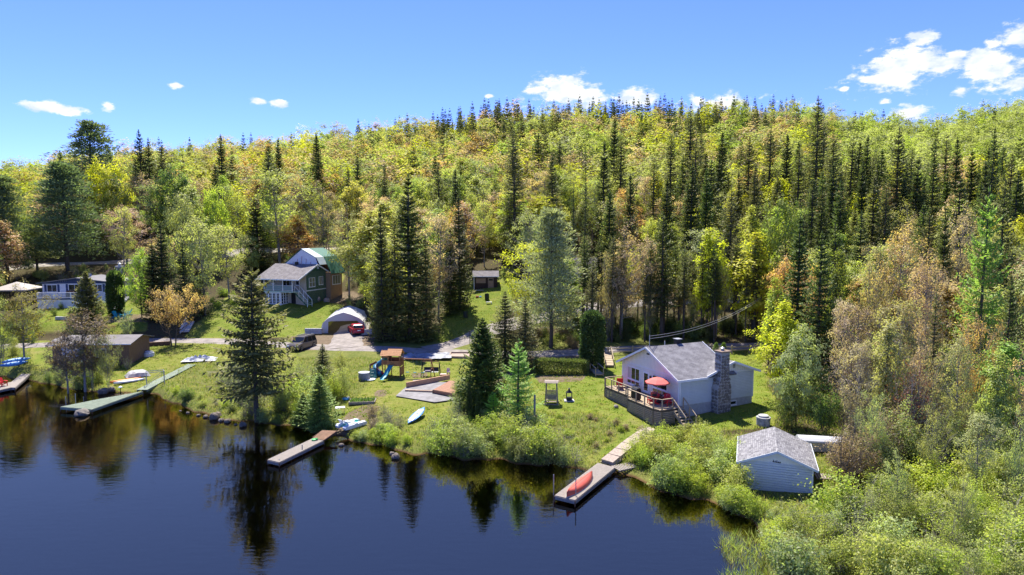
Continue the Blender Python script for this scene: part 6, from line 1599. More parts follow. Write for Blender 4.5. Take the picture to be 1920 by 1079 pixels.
def fabric_mat():
    """thin white tarpaulin that lets some light through"""
    m = bpy.data.materials.new('shelter_fabric'); m.use_nodes = True; nt = m.node_tree; nt.nodes.clear(); N, L = nt.nodes.new, nt.links.new
    o = N('ShaderNodeOutputMaterial'); d = N('ShaderNodeBsdfDiffuse'); t = N('ShaderNodeBsdfTranslucent'); x = N('ShaderNodeMixShader'); n = N('ShaderNodeTexNoise'); r = N('ShaderNodeValToRGB')
    n.inputs['Scale'].default_value = 1.4; n.inputs['Detail'].default_value = 6
    r.color_ramp.elements[0].color = (.52, .51, .50, 1); r.color_ramp.elements[1].color = (.72, .72, .72, 1); L(n.outputs[0], r.inputs[0])
    L(r.outputs[0], d.inputs[0]); L(r.outputs[0], t.inputs[0]); x.inputs[0].default_value = .3; L(d.outputs[0], x.inputs[1]); L(t.outputs[0], x.inputs[2]); L(x.outputs[0], o.inputs['Surface'])
    return m
def cars():
    b = G(663, 629)
    car('hatchback', 'red hatchback parked at the mouth of the white car shelter', (b.x + .1, b.y + 1.2, b.z + .12), math.radians(115), mat('red_car_paint', (.42, .012, .02), .25, spec=.6), 4.3, 1.78, 1.52)
    b = G(562, 657)
    car('parked_suv', 'dark brown SUV parked on the gravel road by the green lawn', (b.x, b.y + 1.0, b.z + .08), math.radians(-106), mat('brown_car_paint', (.06, .048, .04), .3, spec=.6), 4.7, 1.9, 1.75, True)
    b = PY(383, 480, 141); z0 = gh(b.x, 141)
    car('parked_car', 'orange-red car on the upper road behind the birches', (b.x, 141, z0 + .15), .15, mat('orange_car_paint', (.5, .08, .03), .3), 4.5, 1.8, 1.5)
    # fabric car shelter
    b = P(642, 625, 2.5); s = thing('car_shelter', 'white fabric arched car shelter beside the road', 'shelter', (b.x, b.y + .8, gh(b.x, b.y) - .05), math.radians(8))
    s.scale = (1.12, 1.0, .95)
    prof = [(-3.0, 0), (-3.0, .9), (-2.8, 1.7), (-2.1, 2.4), (-1.0, 3.0), (0, 3.35), (1.0, 3.0), (2.1, 2.4), (2.8, 1.7), (3.0, .9), (3.0, 0)]
    TP = fabric_mat()
    n = len(prof); ny = 8; vs = []
    for j in range(ny + 1):
        sag = 1 - .018 * (j % 2)
        vs += [(x * sag, j * 1.15, z * sag) for x, z in prof]
    part(MB().add(vs, [(j * n + i, j * n + i + 1, (j + 1) * n + i + 1, (j + 1) * n + i) for j in range(ny) for i in range(n - 1)]), 'fabric_roof', TP, s)
    fr = [(-3.0, 0), (-3.0, .9), (-2.8, 1.7), (-2.1, 2.4), (-1.0, 3.0), (0, 3.35), (1.0, 3.0), (2.1, 2.4), (2.8, 1.7), (3.0, .9), (3.0, 0), (2.6, 0), (2.35, 1.1), (1.9, 1.95), (-1.7, 1.95), (-2.05, 1.85), (-2.1, 0)]
    part(MB().prism(fr, 'y', -.05, .0), 'front_flap', TP, s)
    part(MB().prism(prof, 'y', 9.2, 9.25), 'rear_flap', TP, s)
    for j in range(0, 9, 2): part(MB().tube([(x * .985, j * 1.15 + .05, z * .985) for x, z in prof], .025, 5), 'hoop', METALG, s)
    for (a, b2, nm, lab) in (((604, 627), (572, 627), 'retaining_wall', 'grey block retaining wall left of the car shelter'), ((678, 629), (698, 628), 'retaining_wall', 'short grey block wall right of the car shelter'), ((700, 634), (790, 640), 'retaining_wall', 'low stone edge along the road below the shelter firs'), ((105, 600), (175, 602), 'retaining_wall', 'grey block terrace wall below the bungalow lawn'), ((225, 652), (320, 647), 'retaining_wall', 'dark low fence wall along the lake road by the lakeside shed')):
        p, q = G(*a), G(*b2); w = thing(nm, lab, 'wall'); L_ = (q - p).length; k = max(2, int(L_ / .7)); rows = 2 if 'low' not in lab else 1
        for rw in range(rows):
            for i in range(k):
                u0, u1 = i / k, (i + 1) / k - .01
                part(MB().bar(p.lerp(q, u0) + Vector((0, 0, .28 + rw * .42)), p.lerp(q, u1) + Vector((0, 0, .28 + rw * .42)), .4, .4 if rows > 1 else .5), 'block', CONC if 'grey' in lab else BROWNW if 'fence' in lab else STONE, w)
    # frame of an unfinished canopy beside the shelter
    b = G(692, 625); c = thing('metal_canopy_frame', 'thin dark metal frame beside the white car shelter', 'frame', (b.x, b.y, b.z), .1)
    for (x, y) in ((-.8, 0), (1.4, 0), (-.8, 3), (1.4, 3)): part(MB().tube([(x, y, 0), (x, y, 2.0)], .04, 6), 'post', DARKM, c)
    for y in (0, 3): part(MB().tube([(-.8, y, 2.0), (1.4, y, 2.0)], .04, 6), 'beam', DARKM, c)
    for x in (-.8, 1.4): part(MB().tube([(x, 0, 2.0), (x, 3, 2.0)], .04, 6), 'beam', DARKM, c)
cars()
def left_yard():
    TQ = mat('turquoise_plastic', (.02, .36, .46), .45)
    for (x, y, rz, lab) in ((219, 596, 1.2, 'left turquoise slatted chair on the terrace below the bungalow'), (232, 598, -.2, 'middle turquoise slatted chair on the terrace'), (240, 592, -.9, 'right turquoise slatted chair on the terrace')):
        b = G(x, y); adirondack('terrace_chair', lab, (b.x, b.y, b.z + .03), rz, TQ, s=1.1)
    b = G(226, 588); c = thing('flower_pot', 'red flowers in a pot between the turquoise chairs', 'flower pot', b)
    part(MB().lathe([(.0, 0), (.22, 0), (.3, .35), (.26, .35)], 14), 'pot', mat('terracotta', (.42, .17, .08), .8), c)
    r = np.random.RandomState(4); tm = TM(3); q = r.normal(0, .18, (160, 3)) + [0, 0, .5]; tm.diamonds(q, r.normal(0, 1, (160, 3)) + [0, 0, .5], r.normal(0, 1, (160, 3)), .12, .1)
    o = add_obj('flowers', tm.leaf_mesh('flowers', LEAF), c); o.color = (.6, .05, .03, 1); tag(o, kind='stuff')
    for (a, b2, lab) in (((213, 584), (238, 560), 'concrete garden stair with pale railing beside the bungalow'), ((346, 626), (357, 606), 'wooden lawn stair with white rail right of the orange tree')):
        p, q = G(*a), G(*b2); st = thing('lawn_stair', lab, 'stairs')
        u = q - p; u.z = 0; L_ = u.length; u.normalize(); nn = Vector((-u.y, u.x, 0)) * .6; n = 9
        for i in range(n):
            c0 = p + u * L_ * i / n; c1 = p + u * L_ * (i + 1) / n; z = p.z + (q.z - p.z) * (i + 1) / n + .10
            part(MB().slab([Vector((v.x, v.y, z)) for v in (c0 - nn, c0 + nn, c1 + nn, c1 - nn)], .2), 'step', CONC, st)
        a1, b1 = p + nn, q + nn
        for zz in (.95, .5): part(MB().bar(a1 + Vector((0, 0, zz)), b1 + Vector((0, 0, zz)), .06, .07), 'hand_rail', WHITE, st)
        for k in range(9):
            v = a1.lerp(b1, k / 8); part(MB().box((v.x, v.y, v.z + .48), (.05, .05, 1.0)), 'baluster', WHITE, st)
    for (x, y, w, lab) in ((590, 566, 1.6, 'large tan boulder beside the green house stair'), (601, 560, 1.3, 'flat tan boulder behind the green house stair'), (612, 566, 1.0, 'low grey boulder on the slope right of the green house')):
        p = G(x, y); rock('boulder', lab, (p.x, p.y, p.z - .2), w * 1.3, w * .8, int(x), mat('tan_stone', (.36, .27, .20), .9, var=.25, bump=.4))
left_yard()
ANCH = [(130, 'above bungalow'), (300, 'above the lime maple'), (450, 'above the pale olive shed'), (620, 'above the green roofed house'), (730, 'above the car shelter'), (850, 'behind the tall shelter firs'), (960, 'behind the garden shed'), (1080, 'behind the white pine'), (1200, 'behind the tan budding tree'), (1300, 'above the cottage'), (1420, 'behind the yellow-lime trees'), (1560, 'above the fir pair'), (1680, 'above the wide orange tree'), (1800, 'behind the half-dead spruce'), (2100, 'behind the right edge larch')]
def area_name(px, Y):
    a = next(n for x, n in ANCH if px < x)
    return ('low on slope ' if Y < 125 else 'mid slope ' if Y < 165 else 'high on slope ') + a
ORD = ['leftmost', 'second from left', 'third from left', 'fourth from left', 'fifth from left', 'sixth from left', 'seventh from left', 'eighth from left', 'ninth from left', 'tenth from left']
TAGGED = {}
def number_labels():
    """trees that look alike and stand together are told apart by their order from the left"""
    for lab, lst in TAGGED.items():
        lst.sort(key=lambda t: t[0])
        for i, (px, e) in enumerate(lst):
            e['group'] = lab
            e['label'] = lab if len(lst) == 1 or len(lst) > 10 else lab + ', ' + ORD[i]
# ------------------------------------------------------------------ trees that can be told apart
T = tree_at
T(482, 790, 508, 165, 'lake_spruce', OLV, 'tall ragged spruce with bare lower trunk standing alone at the water edge', rz=.4)
T(905, 778, 598, 112, 'yard_fir', FIRG, 'dense dark fir with pointed top in front of the hedge end', rz=1)
T(972, 800, 640, 95, 'larch', LAR, 'bright green soft larch standing right of the pointed fir', rz=0)
T(948, 690, 548, 90, 'spruce', SPR, 'dark spruce rising behind the pointed yard fir', variant=1)
T(985, 690, 560, 70, 'spruce', OLV, 'olive spruce between yard fir and the big white pine', variant=2)
T(985, 640, 530, 62, 'sparse', YEL, 'thin yellow leafed tree beside the pale white pine')
T(1033, 652, 392, 150, 'pine', PINE, 'pale blue-green white pine with dark trunk beside the gravel driveway', variant=0, rz=.6)
T(1110, 692, 582, 50, 'cedar_column', (.085, .13, .04), 'clipped columnar cedar standing at the end of the hedge', 'cedar_tree', variant=0)
T(1342, 673, 641, 12, 'cedar_ball', GRN, 'left small clipped cedar behind the stone chimney', 'cedar_tree')
T(1356, 673, 641, 12, 'cedar_ball', GRN, 'right small clipped cedar behind the stone chimney', 'cedar_tree')
T(880, 795, 720, 20, 'cedar_spire', DKG, 'left slim dark cedar below the yard fir', 'cedar_tree')
T(897, 795, 728, 18, 'cedar_spire', DKG, 'right slim dark cedar below the yard fir', 'cedar_tree')
T(925, 800, 735, 55, 'larch', LAR, 'small young larch below the pointed yard fir')
T(770, 640, 335, 100, 'fir', SPR, 'tallest dark fir of the group right of the white car shelter', variant=0)
T(742, 634, 410, 52, 'lean_spruce', OLV, 'slim dark fir just left of the tallest yard fir', variant=1)
T(716, 640, 398, 55, 'fir', SPR, 'narrow fir standing close behind the white car shelter', variant=2)
T(800, 638, 450, 62, 'spruce', SPR, 'broad dark spruce at the right edge of the shelter fir group', variant=0)
T(822, 600, 400, 105, 'sparse', TAN, 'tan budding tree right of the tall shelter firs')
T(700, 560, 395, 125, 'tall', YGR, 'yellow-green tree above the white car shelter')
T(655, 555, 385, 120, 'sparse', YGR, 'pale yellow-green tree right of the green roofed house')
T(610, 500, 340, 110, 'sparse', OLV, 'brownish thin tree behind the green roofed house')
T(525, 500, 320, 150, 'sparse', YGR, 'wide yellow-green tree behind the green roofed house')
T(485, 507, 375, 60, 'fir', DKG, 'dark fir standing left of the green roofed house', variant=1)
T(600, 800, 700, 85, 'spruce', GRN, 'small dense dark spruce on the shore left of the narrow dock', variant=1)
T(570, 795, 735, 50, 'spruce', GRN, 'lower small spruce at the foot of the shore spruce', variant=2)
T(606, 735, 645, 60, 'spruce', OLV, 'young olive spruce beside the grey hot tub', variant=0)
T(168, 640, 510, 75, 'yard_fir', OLV, 'small dark spruce in front of the white and blue house')
T(128, 508, 305, 150, 'pine', PINED, 'broad dark pine behind the white and blue house', variant=1, rz=2)
T(15, 530, 330, 130, 'pine', PINED, 'dark pine at the left edge behind the gazebo', variant=0, rz=1)
T(70, 510, 420, 80, 'open_pine', PINE, 'thin pale pine between the two dark pines on the left')
T(180, 430, 228, 160, 'open_pine', PINED, 'tall flat-topped pine standing above the left skyline', Y=160, rz=.5)
T(270, 400, 247, 66, 'spruce', DKG, 'dark pointed spruce on the left skyline right of the flat-topped pine', Y=165, variant=2)
T(285, 420, 262, 52, 'spruce', SPR, 'second dark spruce beside the left skyline spruce', Y=168, variant=0)
T(205, 470, 295, 95, 'round', YEL, 'yellow-green maple below the flat-topped pine', Y=150)
T(235, 500, 385, 120, 'sparse', PNK, 'pink-brown budding tree beside the broad dark pine', Y=140)
T(215, 480, 340, 90, 'round', (.30, .30, .06), 'yellow leafed tree above the pink-brown tree', Y=148)
T(266, 595, 465, 76, 'round', LIME, 'bright lime maple right of the stone chimney of the blue house')
T(218, 590, 507, 32, 'cedar_column', (.085, .13, .04), 'rounded clipped cedar at the chimney end of the blue house', 'cedar_tree')
T(308, 600, 420, 62, 'fir', DKG, 'taller dark fir behind the orange umbrella shaped tree', variant=0)
T(292, 600, 460, 55, 'fir', DKG, 'left dark fir behind the orange umbrella shaped tree', variant=2)
T(348, 600, 455, 60, 'spruce', DKG, 'right dark spruce behind the orange umbrella shaped tree', variant=1)
T(372, 590, 500, 50, 'spruce', DKG, 'short dark spruce beside the pale green shed')
T(326, 648, 535, 122, 'umbrella', ORG, 'orange umbrella shaped tree with forked trunk on the lakeside lawn', rz=.3)
T(385, 590, 400, 130, 'sparse', YGR, 'pale green birch in front of the pale green shed')
T(345, 560, 365, 95, 'round', YGR, 'green leafed tree above the orange umbrella tree', Y=125)
T(405, 540, 352, 75, 'round', LIME, 'bright lime tree above the pale green shed', Y=136)
T(430, 560, 420, 90, 'sparse', YGR, 'thin green birch right of the pale green shed')
T(330, 520, 310, 90, 'round', GRN, 'dark green rounded cedar on the left hillside', Y=150)
T(160, 735, 580, 145, 'sparse', (.22, .16, .11), 'grey-brown nearly leafless tree in front of the lakeside shed')
T(175, 730, 610, 90, 'multi', (.20, .20, .07), 'olive multi-stemmed tree on the shore before the lakeside shed')
T(46, 680, 525, 120, 'sparse', (.34, .28, .06), 'tall thin yellow tree by the leftmost dock')
T(5, 690, 560, 90, 'multi', YGR, 'green bushy tree at the left edge above the leftmost dock')
T(240, 650, 578, 45, 'multi', SAGE, 'small grey-green tree beside the lakeside shed')
T(420, 350, 255, 38, 'fir', DKG, 'dark pointed fir on the left hillside above the lime tree', Y=180)
T(408, 380, 310, 52, 'spruce', DKG, 'squat dark spruce below the pointed hillside fir', Y=165)
T(527, 380, 262, 30, 'fir', DKG, 'thin dark fir on the hillside above the green roofed house', Y=185)
T(600, 390, 285, 38, 'spruce', DKG, 'dark spruce on the hillside above the brownish tree', Y=180)
T(672, 420, 295, 48, 'spruce', DKG, 'dark spruce on the slope left of the tall shelter firs', Y=165)
T(862, 580, 370, 58, 'fir', SPR, 'narrow fir left of the brown garden shed', variant=1)
T(845, 590, 430, 50, 'fir', DKG, 'lower dark fir left of the brown garden shed', variant=2)
T(908, 500, 355, 70, 'sparse', YGR, 'yellow-green tree behind the brown garden shed')
T(965, 500, 265, 90, 'big_spruce', OLV, 'tall olive-brown spruce on the slope behind the garden shed', Y=128, variant=0)
T(1035, 490, 290, 66, 'spruce', SPR, 'dark spruce right of the tall olive spruce', Y=132)
T(1097, 600, 320, 26, 'lean_spruce', DKG, 'bare-trunked slender spruce beside the grey house', Y=108, variant=0)
T(1075, 560, 345, 22, 'lean_spruce', DKG, 'thin spruce pole left of the bare-trunked spruce', Y=110, variant=2)
T(1165, 635, 415, 145, 'sparse', (.52, .39, .20), 'tan budding tree with many grey stems behind the cottage', variant=0)
T(1140, 640, 470, 90, 'multi', (.48, .37, .16), 'lower tan multi-stemmed tree behind the clipped cedar')
T(1240, 640, 400, 70, 'lean_spruce', DKG, 'half-dead dark spruce behind the cottage roof', variant=1)
T(1215, 625, 440, 80, 'sparse', TAN, 'brown twiggy tree left of the half-dead spruce')
T(1325, 630, 428, 95, 'tall', YEL, 'bright yellow-lime tree behind the cottage')
T(1412, 635, 436, 105, 'tall', YEL, 'bright yellow-lime maple right of the cottage chimney')
T(1280, 600, 445, 70, 'sparse', YGR, 'thin greenish tree left of the bright yellow tree', Y=98)
T(1475, 600, 372, 130, 'round', (.27, .30, .05), 'wide yellow-green tree crown above the fir pair', Y=92)
T(1440, 690, 520, 80, 'tall', LIME, 'lime green tree at the edge of the lawn right of the cottage')
T(1490, 700, 408, 78, 'fir', FIRG, 'left and taller dark fir of the pair right of the cottage', variant=0)
T(1530, 720, 438, 105, 'spruce', FIRG, 'right and wider dark fir of the pair right of the cottage', variant=1)
T(1468, 700, 570, 75, 'spruce', OLV, 'olive spruce at the foot of the fir pair', variant=2)
T(1492, 800, 608, 118, 'round', SAGE, 'pale sage green willow between cottage lawn and the woods', variant=1)
T(1478, 800, 700, 75, 'alder', (.22, .26, .06), 'leafy light green shrub at the foot of the sage willow')
T(1545, 810, 690, 80, 'alder', GRN, 'dark green shrub right of the sage willow')
T(1570, 700, 470, 80, 'tall', (.24, .27, .05), 'yellow-green tree right of the fir pair', Y=70)
T(1590, 700, 600, 75, 'spruce', DKG, 'shaded dark spruce behind the sage willow', Y=66)
T(1690, 640, 420, 150, 'sparse', (.52, .38, .17), 'wide tan and orange tree in the right hand woods', Y=72)
T(1640, 660, 455, 110, 'multi', (.48, .38, .15), 'tan multi-stemmed tree left of the wide orange tree', Y=68)
T(1745, 720, 470, 95, 'sparse', PNK, 'pinkish budding tree in the right hand woods', Y=62)
T(1800, 640, 380, 110, 'sparse', TAN, 'brown twiggy tree behind the larch on the right', Y=80)
T(1850, 720, 365, 120, 'larch', (.28, .42, .10), 'tall feathery green larch near the right edge', Y=64)
T(1762, 760, 540, 42, 'lean_spruce', SPR, 'half-dead slender spruce in the right hand woods', Y=56, variant=0)
T(1772, 600, 408, 52, 'fir', DKG, 'dark young spruce above the pinkish tree', Y=78)
T(1905, 740, 525, 75, 'spruce', DKG, 'dark spruce at the right edge of the picture', Y=58)
T(1690, 760, 560, 130, 'sparse', (.46, .39, .15), 'straw coloured thin tree in the middle of the right woods', Y=55)
T(1620, 780, 570, 95, 'sparse', (.44, .32, .19), 'dusty brown thin tree right of the sage willow', Y=57)
T(1840, 800, 590, 110, 'multi', ORG, 'orange-brown multi-stemmed tree near the right edge', Y=52)
T(1725, 830, 665, 100, 'twiggy_tall', RED, 'red-brown budding shrub in the right woods', Y=48)
T(1900, 820, 640, 120, 'tall', LAR, 'soft green tree at the right edge below the dark spruce', Y=50)
T(1575, 935, 785, 135, 'bare', (.2, .18, .06), 'nearly bare small tree beside the boathouse', rz=.5)
T(1525, 420, 185, 75, 'big_spruce', OLV, 'tallest spruce breaking the skyline above the fir pair', Y=165, variant=1)
# dark spruces of the right slope, read off one by one
for (x, ty, w, Y, kd, c) in [(1130, 270, 40, 140, 'fir', DKG), (1150, 225, 34, 170, 'fir', DKG), (1162, 260, 45, 150, 'lean_spruce', SPR), (1180, 330, 38, 128, 'fir', DKG), (1250, 340, 46, 118, 'fir', DKG), (1255, 255, 40, 165, 'lean_spruce', SPR),
        (1292, 215, 56, 165, 'lean_spruce', OLV), (1300, 270, 62, 135, 'lean_spruce', OLV), (1322, 320, 42, 122, 'fir', FIRG), (1345, 290, 40, 150, 'fir', DKG), (1400, 260, 62, 145, 'big_spruce', SPR), (1412, 310, 55, 130, 'spruce', OLV),
        (1440, 240, 46, 155, 'lean_spruce', SPR), (1470, 255, 42, 150, 'fir', DKG), (1495, 280, 52, 132, 'lean_spruce', SPR), (1557, 250, 66, 140, 'big_spruce', OLV), (1560, 310, 46, 122, 'fir', DKG), (1612, 310, 40, 130, 'fir', DKG), (1620, 258, 34, 158, 'fir', DKG),
        (1640, 290, 40, 142, 'lean_spruce', SPR), (1678, 245, 74, 136, 'big_spruce', SPR), (1715, 300, 42, 130, 'fir', DKG), (1745, 270, 46, 145, 'spruce', DKG), (1765, 255, 44, 150, 'lean_spruce', SPR), (1785, 262, 34, 152, 'fir', DKG), (1815, 285, 40, 140, 'fir', DKG),
        (1855, 242, 50, 132, 'spruce', DKG), (1840, 310, 42, 120, 'fir', DKG), (1890, 290, 50, 130, 'spruce', SPR), (1905, 320, 42, 112, 'fir', DKG), (1615, 400, 66, 96, 'spruce', FIRG), (1730, 385, 46, 98, 'fir', FIRG), (1540, 360, 56, 112, 'spruce', DKG), (1660, 350, 50, 112, 'lean_spruce', OLV), (1370, 350, 58, 112, 'lean_spruce', OLV), (1225, 300, 40, 140, 'lean_spruce', SPR),
        (1350, 250, 40, 160, 'fir', DKG), (1590, 260, 44, 150, 'lean_spruce', SPR)]:
    e = T(x, 0, ty, w * 1.15, kd, c, 'dark spruce', Y=Y, name='spruce_tree')
    TAGGED.setdefault(f"{'big broad' if w > 52 else 'slim'} {'olive' if c == OLV else 'dark'} stand spruce {area_name(x, Y)}", []).append((x, e))

# slender trunks of the shaded wood behind the cottage
_r = random.Random(77)
for i in range(56):
    x = _r.uniform(1090, 1460); Y = _r.uniform(89, 101)
    T(x, 0, _r.uniform(440, 520), _r.uniform(24, 40), 'pole_spruce', _r.choice([DKG, SPR, OLV]), 'slender bare-stemmed spruce in the shaded wood behind the cottage', Y=Y, name='spruce_tree', group='slender spruces behind the cottage')
for i in range(12):
    x = _r.uniform(1090, 1460); Y = _r.uniform(90, 102)
    T(x, 0, _r.uniform(480, 540), _r.uniform(50, 75), 'sparse', _r.choice([TAN, OLV, YGR, (.30, .26, .10)]), 'thin young tree in the shaded wood behind the cottage', Y=Y, group='thin young trees behind the cottage')

T(128, 738, 612, 105, 'sparse', (.30, .22, .13), 'brown twiggy tree left of the leafless tree by the lakeside shed')
T(205, 730, 628, 80, 'multi', (.30, .30, .09), 'small olive tree right of the leafless tree by the lakeside shed')

# trees of the left hillside on both sides of the upper road
for i in range(24):
    x = -10 + i * 27 + _r.uniform(-8, 8); by = _r.uniform(455, 482) if i % 3 else _r.uniform(500, 520)
    if by > 495 and 60 < x < 215: by = 478
    k = _r.choice(['sparse', 'round', 'tall', 'sparse', 'multi'])
    T(x, by, by - _r.uniform(70, 135), _r.uniform(60, 100), k, _r.choice([YGR, LIME, PALE, TAN, ORG, YEL, (.40, .46, .12)]), 'spring tree beside the upper road', group='trees along the upper road')
    TAGGED.setdefault('spring tree beside the upper road ' + next(n for q, n in ANCH if x < q), []).append((x, LAST[0]))
# the wall of thin trees along the right edge
for (x, by, ty, w, k, c, lab) in [(1600, 840, 640, 85, 'sparse', (.60, .46, .26), 'thin salmon tree at the left front of the right woods'), (1655, 830, 600, 90, 'tall', (.52, .50, .20), 'slim straw-green tree at the front of the right woods'),
        (1715, 850, 610, 85, 'sparse', (.58, .42, .25), 'thin salmon-brown tree behind the red-brown shrub'), (1790, 850, 620, 100, 'sparse', (.54, .50, .22), 'pale thin tree at the front of the right woods'), (1860, 870, 660, 95, 'tall', (.46, .52, .20), 'pale green slim tree near the lower right edge'),
        (1925, 880, 640, 100, 'sparse', (.60, .44, .22), 'orange-tinted thin tree cut by the right edge'), (1640, 900, 735, 80, 'multi', (.48, .50, .18), 'low pale green sapling right of the bare tree'), (1740, 920, 760, 90, 'multi', (.46, .46, .18), 'olive sapling in the lower right thicket'),
        (1830, 940, 770, 90, 'sparse', (.50, .50, .20), 'straw-green sapling in the lower right thicket'), (1905, 960, 760, 100, 'multi', (.44, .50, .18), 'pale green sapling at the lower right edge'), (1680, 980, 840, 70, 'sparse', (.52, .54, .18), 'yellow-green sapling in front of the right woods'),
        (1800, 1030, 880, 80, 'sparse', (.50, .54, .18), 'yellow-green sapling at the bottom right'), (1580, 760, 560, 75, 'sparse', (.62, .46, .28), 'salmon tree behind the sage willow')]:
    T(x, by, ty, w, k, c, lab)
# ------------------------------------------------------------------ the woods on the slopes
KEEP_OUT = [[(0, 450), (640, 440), (640, 700), (0, 760)], [(560, 470), (800, 660), (980, 700), (980, 520), (935, 480), (820, 540)],
            [(980, 560), (1470, 545), (1470, 600), (980, 610)], [(850, 610), (1080, 640), (1480, 650), (1480, 1079), (850, 900)], [(1040, 460), (1140, 460), (1140, 560), (1040, 560)],
            [(0, 470), (640, 450), (700, 470), (700, 640), (0, 640)]]
def patch(X, Y, k):
    """slow noise that makes kinds of trees stand in drifts"""
    return .5 + .25 * (math.sin(X * .055 * k + Y * .031 + k) + math.sin(X * .023 - Y * .062 * k + 2.1 * k))
def kind_at(px, d, rnd, X=0.0):
    """what grows where: conifers on the ridge and the right slope, pale maples elsewhere, all in drifts"""
    u = rnd.random()
    if px > 1560 and d > 200:
        return ('c', DKG) if u < .07 else ('b', (.50, .52, .18) if u < .75 else LIME)
    if 820 < px < 1500 and d > 255: conf = .66
    elif px > 1120 and d < 190: conf = .17
    elif px > 1120: conf = .17
    elif 640 < px: conf = .17
    else: conf = .06
    conf *= .3 + 1.1 * patch(X, d, 1.0)
    if u < conf: return ('c', rnd.choice([DKG, DKG, SPR, SPR, OLV, FIRG]))
    pal = [LIME, YGR, (.42, .50, .12), PALE, YGR, (.58, .54, .12), TAN, ORG, (.46, .52, .12), YEL, TAN, (.62, .47, .20), (.38, .46, .13)] if px < 1000 else [LIME, YGR, (.42, .50, .12), PALE, YGR, YEL, TAN, (.52, .54, .12), YGR, ORG]
    v = patch(X, d, 1.7) * .75 + rnd.random() * .25
    return ('b', pal[min(len(pal) - 1, int(v * len(pal)))] if rnd.random() < .7 else rnd.choice(pal))
def scatter_woods():
    rnd = random.Random(21)
    pts = []
    cell = {}
    def ok(x, y, r):
        cx, cy = int(x // 8), int(y // 8)
        for i in range(cx - 1, cx + 2):
            for j in range(cy - 1, cy + 2):
                for (a, b, q) in cell.get((i, j), ()):
                    if (a - x) ** 2 + (b - y) ** 2 < (r + q) ** 2: return False
        cell.setdefault((cx, cy), []).append((x, y, r)); return True
    for (x, y, r) in USED: cell.setdefault((int(x // 8), int(y // 8)), []).append((x, y, min(r, 2.0)))
    near = []
    n = 26000
    rs = np.random.RandomState(21)
    Ya = 60 + 330 * rs.rand(n) ** .8
    Ua = rs.uniform(-.95, .95, n); Xa = Ua * Ya
    Za = ground_h(Xa, Ya); pxa, pya = to_px(Xa, Ya, Za)
    good = ~((Ya < 98) & (Ua < .12)) & ~((Ya < 92) & (Ua < .40)) & ~((pxa > 1470) & (Ya < 62))
    for p in KEEP_OUT + LAWNS[:9] + YARDS + DIRT[:3]: good &= ~pip(pxa, pya, p)
    for i in np.nonzero(good)[0]:
        X, Y, z, px = float(Xa[i]), float(Ya[i]), float(Za[i]), float(pxa[i])
        k, c = kind_at(px, Y, rnd, X)
        if not ok(X, Y, (1.25 if k == 'c' else 2.1) * (1 + max(0, Y - 150) / 500)): continue
        near.append((Y, X, z, k, c, px))
    near.sort()
    return near
WOODS = scatter_woods()
CN = {DKG: 'dark green', SPR: 'dark green', OLV: 'olive', FIRG: 'deep green', YGR: 'yellow-green', PALE: 'pale green', ORG: 'orange-tan', TAN: 'tan', YEL: 'bright yellow', LIME: 'lime green'}
